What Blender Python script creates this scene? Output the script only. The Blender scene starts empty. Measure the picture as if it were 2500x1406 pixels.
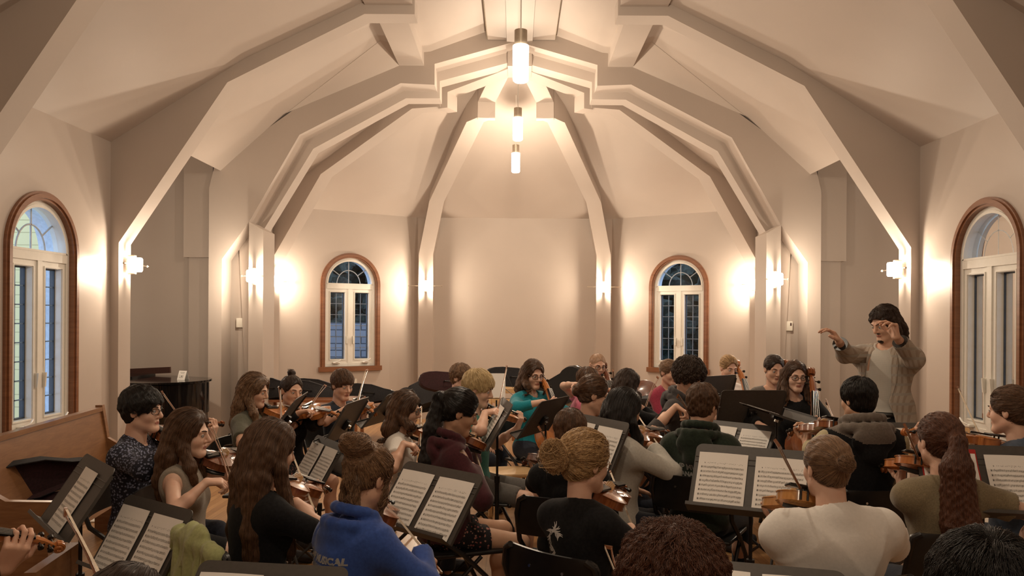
import bpy, bmesh, math, random
import numpy as np
from mathutils import Vector, Matrix, Quaternion
from math import sin, cos, pi, radians, sqrt, atan2

C = bpy.context.scene.collection
SC = bpy.context.scene
W_, H_ = 2500.0, 1406.0
FPX = 1900.0
VPX, VPY = 1256.0, 778.0
EYE = 1.65
ROLL = 0.0061

# ---------------------------------------------------------------- camera
cd = bpy.data.cameras.new('camera')
cd.sensor_fit = 'HORIZONTAL'
cd.sensor_width = 36.0
cd.lens = FPX / W_ * 36.0
cd.shift_x = -(VPX - W_ / 2) / W_
cd.shift_y = (VPY - H_ / 2) / W_
cd.clip_start = 0.05
cd.clip_end = 200
cam = bpy.data.objects.new('camera', cd)
C.objects.link(cam)
cam.matrix_world = (Matrix.Translation((0, 0, EYE)) @ Matrix.Rotation(radians(90), 4, 'X') @ Matrix.Rotation(ROLL, 4, 'Z'))
SC.camera = cam

# ---------------------------------------------------------------- world, lights, exposure
wd = bpy.data.worlds.new('dusk_sky')
SC.world = wd
wd.use_nodes = True
wnt = wd.node_tree
bg = wnt.nodes['Background']
bg.inputs[0].default_value = (0.50, 0.66, 0.92, 1)
bg.inputs[1].default_value = 2.2
SC.view_settings.view_transform = 'Standard'
SC.view_settings.look = 'None'
SC.view_settings.exposure = 0.06
SC.view_settings.gamma = 1.0
SC.view_settings.use_curve_mapping = False
LAMP_COL = (1.0, 0.82, 0.62)
PENDANT_W = 120.0
SCONCE_W = 72.0


def U(x, y):
    dx, dy = x - VPX, VPY - y
    c, s = cos(ROLL), sin(ROLL)
    return dx * c - dy * s, dx * s + dy * c


def P(x, y, Y):
    """the point at depth Y seen at pixel x,y of the photograph"""
    u, v = U(x, y)
    return Vector((u * Y / FPX, Y, EYE + v * Y / FPX))


def Pz(x, y, z):
    u, v = U(x, y)
    Y = (z - EYE) * FPX / v
    return Vector((u * Y / FPX, Y, z))


def Pplane(x, y, p0, n):
    u, v = U(x, y)
    d = Vector((u / FPX, 1, v / FPX))
    o = Vector((0, 0, EYE))
    t = (Vector(p0) - o).dot(Vector(n)) / d.dot(Vector(n))
    return o + d * t


def mirror(p):
    return Vector((-p[0], p[1], p[2]))


# ---------------------------------------------------------------- materials
def nm(name):
    m = bpy.data.materials.new(name)
    m.use_nodes = True
    return m, m.node_tree, m.node_tree.nodes['Principled BSDF']


def link(nt, a, b):
    nt.links.new(a, b)


def node(nt, t, **kw):
    n = nt.nodes.new(t)
    for k, v in kw.items():
        if k.startswith('i_'):
            key = k[2:]
            n.inputs[int(key) if key.isdigit() else key].default_value = v
        else:
            setattr(n, k, v)
    return n


def ramp(nt, fac, cols):
    r = node(nt, 'ShaderNodeValToRGB')
    el = r.color_ramp.elements
    while len(el) < len(cols):
        el.new(0.5)
    for e, (p, c) in zip(el, cols):
        e.position = p
        e.color = (*c, 1)
    link(nt, fac, r.inputs[0])
    return r.outputs[0]


def srgb(r, g, b):
    f = lambda c: (c / 255 / 12.92) if c / 255 <= 0.04045 else ((c / 255 + 0.055) / 1.055) ** 2.4
    return (f(r), f(g), f(b))


def plain(name, col, rough=0.6, metal=0.0, var=0.12, scale=30.0, bump=0.0, spec=0.5, coords='Object', emit=None, sheen=0.0):
    m, nt, b = nm(name)
    tc = node(nt, 'ShaderNodeTexCoord')
    n = node(nt, 'ShaderNodeTexNoise', i_Scale=scale, i_Detail=4.0)
    link(nt, tc.outputs[coords], n.inputs['Vector'])
    lo = tuple(max(0, c * (1 - var)) for c in col)
    hi = tuple(min(1, c * (1 + var)) for c in col)
    c = ramp(nt, n.outputs['Fac'], [(0.3, lo), (0.7, hi)])
    link(nt, c, b.inputs['Base Color'])
    b.inputs['Roughness'].default_value = rough
    b.inputs['Metallic'].default_value = metal
    b.inputs['Specular IOR Level'].default_value = spec
    if sheen:
        b.inputs['Sheen Weight'].default_value = sheen
    if bump:
        bp = node(nt, 'ShaderNodeBump', i_Strength=bump, i_Distance=0.004)
        link(nt, n.outputs['Fac'], bp.inputs['Height'])
        link(nt, bp.outputs[0], b.inputs['Normal'])
    return m


def wood(name, c1, c2, rough=0.4, scale=(1, 1, 12), wscale=2.5, coords='Object', coat=0.0, rot=(0, 0, 0)):
    m, nt, b = nm(name)
    tc = node(nt, 'ShaderNodeTexCoord')
    mp = node(nt, 'ShaderNodeMapping')
    mp.inputs['Scale'].default_value = scale
    mp.inputs['Rotation'].default_value = rot
    link(nt, tc.outputs[coords], mp.inputs[0])
    n = node(nt, 'ShaderNodeTexNoise', i_Scale=wscale, i_Detail=6.0, i_Roughness=0.65, i_Distortion=0.6)
    link(nt, mp.outputs[0], n.inputs['Vector'])
    c = ramp(nt, n.outputs['Fac'], [(0.3, c1), (0.7, c2)])
    link(nt, c, b.inputs['Base Color'])
    b.inputs['Roughness'].default_value = rough
    b.inputs['Coat Weight'].default_value = coat
    b.inputs['Coat Roughness'].default_value = 0.15
    return m


M = {}
# painted plaster walls
def mk_wall(name, col):
    m, nt, b = nm(name)
    tc = node(nt, 'ShaderNodeTexCoord')
    n = node(nt, 'ShaderNodeTexNoise', i_Scale=1.3, i_Detail=5.0)
    n2 = node(nt, 'ShaderNodeTexNoise', i_Scale=160.0, i_Detail=3.0)
    link(nt, tc.outputs['Object'], n.inputs['Vector'])
    link(nt, tc.outputs['Object'], n2.inputs['Vector'])
    c = ramp(nt, n.outputs['Fac'], [(0.3, tuple(x * 0.97 for x in col)), (0.7, tuple(min(1, x * 1.03) for x in col))])
    link(nt, c, b.inputs['Base Color'])
    bp = node(nt, 'ShaderNodeBump', i_Strength=0.08, i_Distance=0.002)
    link(nt, n2.outputs['Fac'], bp.inputs['Height'])
    link(nt, bp.outputs[0], b.inputs['Normal'])
    b.inputs['Roughness'].default_value = 0.5
    b.inputs['Specular IOR Level'].default_value = 0.3
    return m


M['wall'] = mk_wall('cream_wall_paint', (0.50, 0.430, 0.378))
M['wallgloss'] = mk_wall('satin_wall_paint', (0.50, 0.430, 0.378))
M['wallgloss'].node_tree.nodes['Principled BSDF'].inputs['Roughness'].default_value = 0.28
M['white_vinyl'] = plain('white_vinyl', (0.78, 0.76, 0.70), rough=0.18, var=0.02)
M['trimwood'] = wood('window_trim_wood', (0.17, 0.065, 0.028), (0.26, 0.11, 0.05), rough=0.3, coat=0.3)
M['pewwood'] = wood('pew_oak', (0.19, 0.082, 0.032), (0.30, 0.145, 0.062), rough=0.3, scale=(2, 2, 14), coat=0.25)
M['palewood'] = wood('pale_pine', (0.62, 0.40, 0.19), (0.75, 0.52, 0.28), rough=0.4)
M['black_metal'] = plain('black_enamel', (0.012, 0.011, 0.011), rough=0.35, var=0.2)
M['stand_metal'] = plain('stand_desk_enamel', (0.070, 0.062, 0.055), rough=0.5, var=0.08, scale=60)
M['black_plastic'] = plain('black_plastic', (0.010, 0.010, 0.010), rough=0.3)
M['black_cloth'] = plain('black_case_cloth', (0.012, 0.011, 0.013), rough=0.85, var=0.4, scale=90, bump=0.3)
M['case_maroon'] = plain('maroon_plush', (0.030, 0.008, 0.010), rough=0.9, var=0.4, scale=80)
M['piano'] = plain('piano_lacquer', (0.008, 0.007, 0.007), rough=0.08, var=0.1)
M['chrome'] = plain('chrome', (0.7, 0.68, 0.65), rough=0.2, metal=1.0, var=0.03)
M['brass'] = plain('brass', (0.65, 0.45, 0.18), rough=0.3, metal=1.0, var=0.1)
M['paper'] = plain('sheet_paper', (0.90, 0.87, 0.82), rough=0.8, var=0.02, scale=8)
M['ink'] = plain('printed_ink', (0.10, 0.095, 0.09), rough=0.8)
M['inkgrey'] = plain('printed_staff_lines', (0.36, 0.34, 0.31), rough=0.8)
M['red_card'] = plain('red_folder_card', (0.42, 0.02, 0.015), rough=0.5)
M['ebony'] = plain('ebony', (0.008, 0.007, 0.006), rough=0.25)
M['bowwood'] = wood('bow_stick', (0.20, 0.07, 0.03), (0.30, 0.12, 0.05), rough=0.25, coat=0.4)
M['horsehair'] = plain('horsehair', (0.60, 0.50, 0.38), rough=0.6)
M['string'] = plain('strings', (0.6, 0.58, 0.55), rough=0.3, metal=0.8)
M['rubber'] = plain('rubber', (0.02, 0.02, 0.02), rough=0.8)
M['shoe_dark'] = plain('shoe_dark', (0.02, 0.02, 0.025), rough=0.6)
M['shoe_white'] = plain('shoe_white', (0.6, 0.58, 0.55), rough=0.6)
M['text_white'] = plain('printed_white', (0.62, 0.60, 0.57), rough=0.9, var=0.25, scale=400)


def emis(name, col, s):
    m, nt, b = nm(name)
    b.inputs['Base Color'].default_value = (*col, 1)
    b.inputs['Emission Color'].default_value = (*col, 1)
    b.inputs['Emission Strength'].default_value = s
    return m


def glow_mat():
    m, nt, b = nm('lit_frosted_glass')
    out = nt.nodes['Material Output']
    tr = node(nt, 'ShaderNodeBsdfTransparent')
    em = node(nt, 'ShaderNodeEmission')
    em.inputs[0].default_value = (1.0, 0.86, 0.66, 1)
    em.inputs[1].default_value = 30.0
    mx = node(nt, 'ShaderNodeMixShader')
    mx.inputs[0].default_value = 0.4
    link(nt, tr.outputs[0], mx.inputs[1])
    link(nt, em.outputs[0], mx.inputs[2])
    link(nt, mx.outputs[0], out.inputs[0])
    return m


M['glow'] = glow_mat()


def glass_mat():
    m, nt, b = nm('window_glass')
    out = nt.nodes['Material Output']
    tr = node(nt, 'ShaderNodeBsdfTransparent')
    gl = node(nt, 'ShaderNodeBsdfGlossy', i_Roughness=0.02)
    fr = node(nt, 'ShaderNodeFresnel', i_IOR=1.5)
    mx = node(nt, 'ShaderNodeMixShader')
    link(nt, fr.outputs[0], mx.inputs[0])
    link(nt, tr.outputs[0], mx.inputs[1])
    link(nt, gl.outputs[0], mx.inputs[2])
    link(nt, mx.outputs[0], out.inputs[0])
    return m


M['glass'] = glass_mat()


def floor_mat():
    m, nt, b = nm('oak_strip_floor')
    tc = node(nt, 'ShaderNodeTexCoord')
    mp = node(nt, 'ShaderNodeMapping')
    mp.inputs['Rotation'].default_value = (0, 0, pi / 2)
    link(nt, tc.outputs['Object'], mp.inputs[0])
    br = node(nt, 'ShaderNodeTexBrick', i_Scale=1.0)
    br.inputs['Brick Width'].default_value = 1.1
    br.inputs['Row Height'].default_value = 0.06
    br.inputs['Mortar Size'].default_value = 0.0012
    br.inputs['Color1'].default_value = (0.40, 0.21, 0.09, 1)
    br.inputs['Color2'].default_value = (0.54, 0.31, 0.14, 1)
    br.inputs['Mortar'].default_value = (0.10, 0.05, 0.02, 1)
    link(nt, mp.outputs[0], br.inputs['Vector'])
    mp2 = node(nt, 'ShaderNodeMapping')
    mp2.inputs['Scale'].default_value = (22, 1.5, 1)
    link(nt, tc.outputs['Object'], mp2.inputs[0])
    n = node(nt, 'ShaderNodeTexNoise', i_Scale=2.0, i_Detail=5.0)
    link(nt, mp2.outputs[0], n.inputs['Vector'])
    mx = node(nt, 'ShaderNodeMix', data_type='RGBA', blend_type='MULTIPLY')
    mx.inputs[0].default_value = 0.7
    link(nt, br.outputs['Color'], mx.inputs[6])
    c = ramp(nt, n.outputs['Fac'], [(0.3, (0.62, 0.6, 0.58)), (0.7, (1, 1, 1))])
    link(nt, c, mx.inputs[7])
    link(nt, mx.outputs[2], b.inputs['Base Color'])
    b.inputs['Roughness'].default_value = 0.3
    return m


M['floor'] = floor_mat()


# ---------------------------------------------------------------- mesh helpers
def mesh_obj(name, verts, faces, mats, parent=None, smooth=False, loc=None, fmat=None):
    me = bpy.data.meshes.new(name)
    me.from_pydata([tuple(v) for v in verts], [], [tuple(int(i) for i in f) for f in faces])
    if not isinstance(mats, (list, tuple)):
        mats = [mats]
    for m in mats:
        me.materials.append(m)
    if fmat is not None:
        me.polygons.foreach_set('material_index', np.asarray(fmat, dtype=np.int32))
    if smooth:
        me.polygons.foreach_set('use_smooth', [True] * len(me.polygons))
    me.validate()
    me.update()
    o = bpy.data.objects.new(name, me)
    C.objects.link(o)
    if parent is not None:
        o.parent = parent
    if loc is not None:
        o.location = loc
    return o


def np_obj(name, V, F, mats, parent=None, smooth=True, fmat=None):
    """fast mesh from numpy arrays; F is (n,4) or (n,3)"""
    me = bpy.data.meshes.new(name)
    n, k = F.shape
    me.vertices.add(len(V))
    me.vertices.foreach_set('co', np.ascontiguousarray(V, dtype=np.float32).ravel())
    me.loops.add(n * k)
    me.loops.foreach_set('vertex_index', np.ascontiguousarray(F, dtype=np.int32).ravel())
    me.polygons.add(n)
    me.polygons.foreach_set('loop_start', np.arange(0, n * k, k, dtype=np.int32))
    try:
        me.polygons.foreach_set('loop_total', np.full(n, k, dtype=np.int32))
    except Exception:
        pass
    if not isinstance(mats, (list, tuple)):
        mats = [mats]
    for m in mats:
        me.materials.append(m)
    if fmat is not None:
        me.polygons.foreach_set('material_index', np.asarray(fmat, dtype=np.int32))
    if smooth:
        me.polygons.foreach_set('use_smooth', np.ones(n, dtype=bool))
    me.update(calc_edges=True)
    o = bpy.data.objects.new(name, me)
    C.objects.link(o)
    if parent is not None:
        o.parent = parent
    return o


class MB:
    """collects shapes into one mesh"""
    def __init__(s):
        s.v, s.f, s.m, s.sm = [], [], [], []
        s.cur = 0

    def add(s, vs, fs, smooth=False):
        n = len(s.v)
        s.v += [Vector(v) for v in vs]
        for f in fs:
            s.f.append([n + i for i in f])
            s.m.append(s.cur)
            s.sm.append(smooth)
        return s

    def hexa(s, p):
        """8 points: bottom ring 0-3, top ring 4-7"""
        return s.add(p, [(3, 2, 1, 0), (4, 5, 6, 7), (0, 1, 5, 4), (1, 2, 6, 5), (2, 3, 7, 6), (3, 0, 4, 7)])

    def box(s, c, d, R=None):
        x, y, z = d[0] / 2, d[1] / 2, d[2] / 2
        ps = [Vector(q) for q in [(-x, -y, -z), (x, -y, -z), (x, y, -z), (-x, y, -z), (-x, -y, z), (x, -y, z), (x, y, z), (-x, y, z)]]
        if R is not None:
            ps = [R @ q for q in ps]
        return s.hexa([q + Vector(c) for q in ps])

    def box2(s, a, b):
        a, b = Vector(a), Vector(b)
        return s.box((a + b) / 2, [abs(b[i] - a[i]) for i in range(3)])

    def rbox(s, c, d, r=0.01, R=None, seg=3):
        bm = bmesh.new()
        bmesh.ops.create_cube(bm, size=1)
        bmesh.ops.scale(bm, vec=d, verts=bm.verts)
        bmesh.ops.bevel(bm, geom=bm.edges[:], offset=min(r, min(d) * 0.49), segments=seg, profile=0.5, affect='EDGES')
        s.bm(bm, c, R, True)
        return s

    def bm(s, bm, c=(0, 0, 0), R=None, smooth=False):
        bm.verts.ensure_lookup_table()
        vs = [v.co.copy() for v in bm.verts]
        if R is not None:
            vs = [R @ v for v in vs]
        fs = [[v.index for v in f.verts] for f in bm.faces]
        s.add([v + Vector(c) for v in vs], fs, smooth)
        bm.free()

    def tube(s, pts, r, seg=8, caps=True, smooth=True):
        pts = [Vector(p) for p in pts]
        rs = r if isinstance(r, (list, tuple)) else [r] * len(pts)
        n = len(pts)
        vs = []
        up = None
        for i, p in enumerate(pts):
            t = (pts[min(i + 1, n - 1)] - pts[max(i - 1, 0)]).normalized()
            if up is None:
                a = Vector((0, 0, 1)) if abs(t.z) < 0.9 else Vector((1, 0, 0))
                up = t.cross(a).normalized()
            else:
                up = (up - t * up.dot(t)).normalized()
            w = t.cross(up)
            for k in range(seg):
                an = 2 * pi * k / seg
                vs.append(p + (up * cos(an) + w * sin(an)) * rs[i])
        fs = []
        for i in range(n - 1):
            for k in range(seg):
                a, b = i * seg + k, i * seg + (k + 1) % seg
                fs.append((a, b, b + seg, a + seg))
        if caps:
            fs.append(tuple(range(seg))[::-1])
            fs.append(tuple(range((n - 1) * seg, n * seg)))
        return s.add(vs, fs, smooth)

    def cyl(s, a, b, r, seg=16):
        return s.tube([a, b], r, seg)

    def lathe(s, prof, c=(0, 0, 0), axis=None, seg=20):
        """prof: list of (r,z)"""
        vs, fs = [], []
        Q = Vector((0, 0, 1)).rotation_difference(Vector(axis)) if axis is not None else None
        for (r, z) in prof:
            for k in range(seg):
                a = 2 * pi * k / seg
                v = Vector((r * cos(a), r * sin(a), z))
                if Q:
                    v = Q @ v
                vs.append(v + Vector(c))
        for i in range(len(prof) - 1):
            for k in range(seg):
                a, b = i * seg + k, i * seg + (k + 1) % seg
                fs.append((a, b, b + seg, a + seg))
        fs.append(tuple(range(seg))[::-1])
        fs.append(tuple(range((len(prof) - 1) * seg, len(prof) * seg)))
        return s.add(vs, fs, True)

    def prism(s, poly, off):
        """poly: list of 3d points; extrude by vector off"""
        n = len(poly)
        off = Vector(off)
        vs = [Vector(p) for p in poly] + [Vector(p) + off for p in poly]
        fs = [tuple(range(n))[::-1], tuple(range(n, 2 * n))]
        for i in range(n):
            j = (i + 1) % n
            fs.append((i, j, j + n, i + n))
        return s.add(vs, fs)

    def strip(s, A, B, D, E=None):
        """beam whose visible face runs between point lists A and B, with body pushed by vectors D (per point)"""
        n = len(A)
        vs = []
        for i in range(n):
            a, b, d = Vector(A[i]), Vector(B[i]), Vector(D[i])
            vs += [a, b, b + d, a + d]
        fs = [(0, 3, 2, 1), (4 * n - 4, 4 * n - 3, 4 * n - 2, 4 * n - 1)]
        for i in range(n - 1):
            o = i * 4
            for k in range(4):
                k2 = (k + 1) % 4
                fs.append((o + k, o + k2, o + 4 + k2, o + 4 + k))
        return s.add(vs, fs)

    def transform(s, Mx):
        s.v = [Mx @ v for v in s.v]
        return s

    def build(s, name, mats, parent=None, fixn=True):
        o = mesh_obj(name, s.v, s.f, mats, parent, fmat=s.m)
        me = o.data
        if len(me.polygons) == len(s.sm):
            me.polygons.foreach_set('use_smooth', s.sm)
        if fixn:
            bm = bmesh.new()
            bm.from_mesh(me)
            bmesh.ops.recalc_face_normals(bm, faces=bm.faces)
            bm.to_mesh(me)
            bm.free()
        me.set_sharp_from_angle(angle=radians(40)) if hasattr(me, 'set_sharp_from_angle') else None
        return o


def tag(o, label=None, cat=None, group=None, kind=None):
    if label:
        o['label'] = label
    if cat:
        o['category'] = cat
    if group:
        o['group'] = group
    if kind:
        o['kind'] = kind
    return o


def struct(o):
    o['kind'] = 'structure'
    return o


def empty(name, loc=(0, 0, 0), rz=0.0, label=None, cat=None, group=None, R=None):
    o = bpy.data.objects.new(name, None)
    o.empty_display_size = 0.1
    C.objects.link(o)
    if R is not None:
        o.matrix_world = Matrix.Translation(Vector(loc)) @ R.to_4x4()
    else:
        o.location = loc
        o.rotation_euler = (0, 0, rz)
    return tag(o, label, cat, group)


KIDS = {}
def copy_tree(o, parent=None):
    c = o.copy()
    C.objects.link(c)
    if parent is not None:
        c.parent = parent
    for ch in [x for x in bpy.data.objects if x.parent == o]:
        copy_tree(ch, c)
    return c
# ================================================================ ROOM SHELL
XW = 3.90
EH = EYE + 1.68
Y0, YB = -4.0, 13.0
TH = 0.2


def side_sign(side):
    return -1 if side == 'left' else 1


# floor
struct(MB().box2((-6.5, Y0 - 0.5, -0.12), (6.5, 14.0, 0.0)).build('floor', M['floor']))

# window recipes -------------------------------------------------
WR = 0.375          # glass radius of the arch
ARCH_Z = EYE + 0.53 # arch springing (bottom of the arched pane)


def arch_pts(r, zs, z0, n=20, xo=0.0):
    pts = [(-r, z0), (r, z0)]
    for i in range(n + 1):
        a = pi * i / n
        pts.append((r * cos(a), zs + r * sin(a)))
    return pts


def ring_prism(mb, outer, inner, y0, y1, T):
    """outer/inner: closed loops with equal counts, x-z plane"""
    n = len(outer)
    vs = [T(p[0], y0, p[1]) for p in outer] + [T(p[0], y0, p[1]) for p in inner] + [T(p[0], y1, p[1]) for p in outer] + [T(p[0], y1, p[1]) for p in inner]
    fs = []
    for i in range(n):
        j = (i + 1) % n
        fs += [(i, j, n + j, n + i), (2 * n + i, 3 * n + i, 3 * n + j, 2 * n + j), (i, 2 * n + i, 2 * n + j, j), (n + i, n + j, 3 * n + j, 3 * n + i)]
    mb.add(vs, fs)


def loop(r, zs, z0, n=20):
    return [(-r, z0), (r, z0)] + [(r * cos(pi * i / n), zs + r * sin(pi * i / n)) for i in range(n + 1)]


def rect(x0, z0, x1, z1):
    return [(x0, z0), (x1, z0), (x1, z1), (x0, z1)]


WT = 0.24
def wall_with_window(name, p0, p1, ztop, wc, wz0, mat, nz_dir):
    """wall from p0 to p1 (xy), window centre distance wc along it; nz_dir = outward normal"""
    p0, p1 = Vector((*p0, 0)), Vector((*p1, 0))
    L = (p1 - p0).length
    d = (p1 - p0).normalized()
    n = Vector((*nz_dir, 0))
    T = lambda x, y, z: p0 + d * (wc + x) + n * y + Vector((0, 0, z))
    ro = WR + 0.055
    ztop_pts = []
    mb = MB()
    hole = loop(ro, ARCH_Z, wz0)
    K = len(hole)
    # outer loop matched to the hole: rect corners, then walk along the top
    outer = [(-wc, 0.0), (L - wc, 0.0)]
    n_ = K - 2
    for i in range(n_):
        t = i / (n_ - 1)
        a = pi * t
        # project to rectangle top/side
        x0, x1 = L - wc, -wc
        if t < 0.2:
            outer.append((x0, ARCH_Z + (ztop - ARCH_Z) * t / 0.2))
        elif t > 0.8:
            outer.append((x1, ARCH_Z + (ztop - ARCH_Z) * (1 - t) / 0.2))
        else:
            outer.append((x0 + (x1 - x0) * (t - 0.2) / 0.6, ztop))
    ring_prism(mb, outer, hole, 0, WT, T)
    return struct(mb.build(name, mat)), T


def make_window(idx, T, z0, view):
    """white vinyl unit with two casements and a sunburst arch, wood trim"""
    o = bpy.data.objects.new('window_%d' % idx, None)
    C.objects.link(o)
    struct(o)
    # trim
    mb = MB()
    ro = WR + 0.045
    if view == 'side':
        ring_prism(mb, loop(ro + 0.075, ARCH_Z, z0 - 0.05, 28), loop(ro, ARCH_Z, z0, 28), -0.025, 0.02, T)
        ring_prism(mb, loop(ro + 0.055, ARCH_Z, z0 - 0.03, 28), loop(ro + 0.02, ARCH_Z, z0 - 0.01, 28), -0.04, -0.02, T)
    else:
        ring_prism(mb, loop(ro + 0.075, ARCH_Z, z0 - 0.02, 28), loop(ro, ARCH_Z, z0, 28), -0.025, 0.02, T)
        ring_prism(mb, loop(ro + 0.055, ARCH_Z, z0 - 0.01, 28), loop(ro + 0.02, ARCH_Z, z0 - 0.005, 28), -0.04, -0.02, T)
        mb.hexa([T(-ro - 0.1, -0.05, z0 - 0.075), T(ro + 0.1, -0.05, z0 - 0.075), T(ro + 0.1, 0.0, z0 - 0.075), T(-ro - 0.1, 0.0, z0 - 0.075),
                 T(-ro - 0.1, -0.05, z0 - 0.0), T(ro + 0.1, -0.05, z0 - 0.0), T(ro + 0.1, 0.0, z0 - 0.0), T(-ro - 0.1, 0.0, z0 - 0.0)])
    mb.build('window_trim', M['trimwood'], o)
    # white frame: outer ring, transom bar, mullion
    mb = MB()
    ring_prism(mb, loop(ro + 0.012, ARCH_Z, z0 - 0.012, 28), loop(WR, ARCH_Z, z0 + 0.05, 28), 0.02, 0.13, T)
    bar = lambda x0, zz0, x1, zz1, y0, y1: mb.hexa([T(x0, y0, zz0), T(x1, y0, zz0), T(x1, y1, zz0), T(x0, y1, zz0), T(x0, y0, zz1), T(x1, y0, zz1), T(x1, y1, zz1), T(x0, y1, zz1)])
    bar(-WR - 0.01, ARCH_Z - 0.075, WR + 0.01, ARCH_Z, 0.015, 0.13)
    bar(-0.03, z0, 0.03, ARCH_Z - 0.05, 0.018, 0.13)
    # thin arch bead
    ring_prism(mb, loop(WR + 0.012, ARCH_Z, ARCH_Z - 0.004, 28), loop(WR - 0.012, ARCH_Z, ARCH_Z + 0.014, 28), 0.012, 0.05, T)
    mb.build('window_frame', M['white_vinyl'], o)
    mb = MB()
    ring_prism(mb, loop(ro + 0.012, ARCH_Z, z0 - 0.012, 28), loop(WR + 0.02, ARCH_Z, z0 + 0.03, 28), 0.13, 0.27, T)
    mb.build('outer_casing', M['outvinyl'], o)
    ct = ARCH_Z - 0.075
    for s in (-1, 1):
        xa, xb = (0.03, WR) if s > 0 else (-WR, -0.03)
        mb = MB()
        ring_prism(mb, rect(xa - 0.004, z0 + 0.03, xb + 0.004, ct + 0.004), rect(xa + 0.055, z0 + 0.115, xb - 0.055, ct - 0.055), 0.03, 0.10, T)
        ring_prism(mb, rect(xa + 0.04, z0 + 0.10, xb - 0.04, ct - 0.04), rect(xa + 0.05, z0 + 0.11, xb - 0.05, ct - 0.05), 0.022, 0.04, T)
        mb.build('casement_sash', M['white_vinyl'], o)
        # dark spacer ring, muntin grid and pane
        mb = MB()
        ring_prism(mb, rect(xa + 0.05, z0 + 0.11, xb - 0.05, ct - 0.05), rect(xa + 0.066, z0 + 0.126, xb - 0.066, ct - 0.066), 0.085, 0.125, T)
        mb.build('spacer', M['spacer'], o)
        mb = MB()
        gx0, gx1, gz0, gz1 = xa + 0.055, xb - 0.055, z0 + 0.115, ct - 0.055
        rows = 8 if view == 'side' else 6
        gm = (gx0 + gx1) / 2
        for (u0, u1) in ((gm - 0.005, gm + 0.005),):
            bar2 = lambda x0, zz0, x1, zz1, y0, y1: mb.hexa([T(x0, y0, zz0), T(x1, y0, zz0), T(x1, y1, zz0), T(x0, y1, zz0), T(x0, y0, zz1), T(x1, y0, zz1), T(x1, y1, zz1), T(x0, y1, zz1)])
            bar2(u0, gz0, u1, gz1, 0.096, 0.104)
            for r_ in range(1, rows):
                zz = gz0 + (gz1 - gz0) * r_ / rows
                bar2(gx0, zz - 0.005, gx1, zz + 0.005, 0.096, 0.104)
        mb.build('muntin_grid', M['muntin'] if view == 'side' else M['muntin_grey'], o)
        mb = MB()
        mb.add([T(gx0, 0.092, gz0), T(gx1, 0.092, gz0), T(gx1, 0.092, gz1), T(gx0, 0.092, gz1)], [(0, 1, 2, 3)])
        mb.build('pane', M['glass'], o, fixn=False)
        # crank handle and latch
        mb = MB()
        cx = (xa + xb) / 2 + (-0.03 if s < 0 else 0.05)
        mb.rbox(T(cx, 0.0, z0 + 0.06), (0.11, 0.05, 0.026), 0.008, R=Matrix.Rotation(atan2((T(1, 0, 0) - T(0, 0, 0)).y, (T(1, 0, 0) - T(0, 0, 0)).x), 3, 'Z'))
        mb.tube([T(cx - 0.02, -0.02, z0 + 0.07), T(cx + 0.03, -0.035, z0 + 0.085), T(cx + 0.075, -0.03, z0 + 0.115)], 0.007, 8)
        mb.build('crank_handle', M['white_vinyl'], o)
        mb = MB()
        lx = 0.052 * s
        zl = z0 + 0.36
        mb.hexa([T(lx - 0.008, 0.0, zl), T(lx + 0.008, 0.0, zl), T(lx + 0.008, 0.03, zl), T(lx - 0.008, 0.03, zl), T(lx - 0.006, -0.01, zl + 0.12), T(lx + 0.006, -0.01, zl + 0.12), T(lx + 0.006, 0.03, zl + 0.12), T(lx - 0.006, 0.03, zl + 0.12)])
        mb.build('latch_lever', M['white_vinyl'], o)
    # arched pane with sunburst
    mb = MB()
    ap = [(WR * cos(pi * i / 24), ARCH_Z + WR * sin(pi * i / 24)) for i in range(25)]
    mb.add([T(x, 0.092, z) for x, z in ap], [tuple(range(25))])
    mb.build('arched_pane', M['glass'], o, fixn=False)
    mb = MB()
    r2 = WR * 0.52
    ring = [T(r2 * cos(pi * i / 20), 0.098, ARCH_Z + r2 * 1.15 * sin(pi * i / 20)) for i in range(21)]
    mb.tube(ring, 0.008, 6)
    for a in (40, 90, 140):
        ca, sa = cos(radians(a)), sin(radians(a))
        st = 0 if a == 90 else r2
        mb.tube([T(st * ca, 0.098, ARCH_Z + st * 1.15 * sa), T(WR * ca, 0.098, ARCH_Z + WR * sa)], 0.008, 6)
    mb.build('sunburst_grid', M['muntin_pale'], o)
    return o


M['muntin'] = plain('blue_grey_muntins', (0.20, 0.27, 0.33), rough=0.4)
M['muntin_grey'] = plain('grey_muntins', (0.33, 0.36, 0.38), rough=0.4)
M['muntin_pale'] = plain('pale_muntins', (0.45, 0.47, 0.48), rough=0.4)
M['spacer'] = plain('dark_window_spacer', (0.045, 0.055, 0.07), rough=0.5)
M['outvinyl'] = plain('white_exterior_board', (0.62, 0.72, 0.85), rough=0.5)


def siding():
    m, nt, b = nm('yellow_clapboard')
    tc = node(nt, 'ShaderNodeTexCoord')
    sp = node(nt, 'ShaderNodeSeparateXYZ')
    link(nt, tc.outputs['Object'], sp.inputs[0])
    mt = node(nt, 'ShaderNodeMath', operation='MULTIPLY')
    mt.inputs[1].default_value = 1 / 0.115
    link(nt, sp.outputs[2], mt.inputs[0])
    fr = node(nt, 'ShaderNodeMath', operation='FRACT')
    link(nt, mt.outputs[0], fr.inputs[0])
    c = ramp(nt, fr.outputs[0], [(0.0, (0.40, 0.34, 0.13)), (0.09, (0.86, 0.80, 0.42))])
    link(nt, c, b.inputs['Base Color'])
    return m


M['siding'] = siding()

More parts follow.
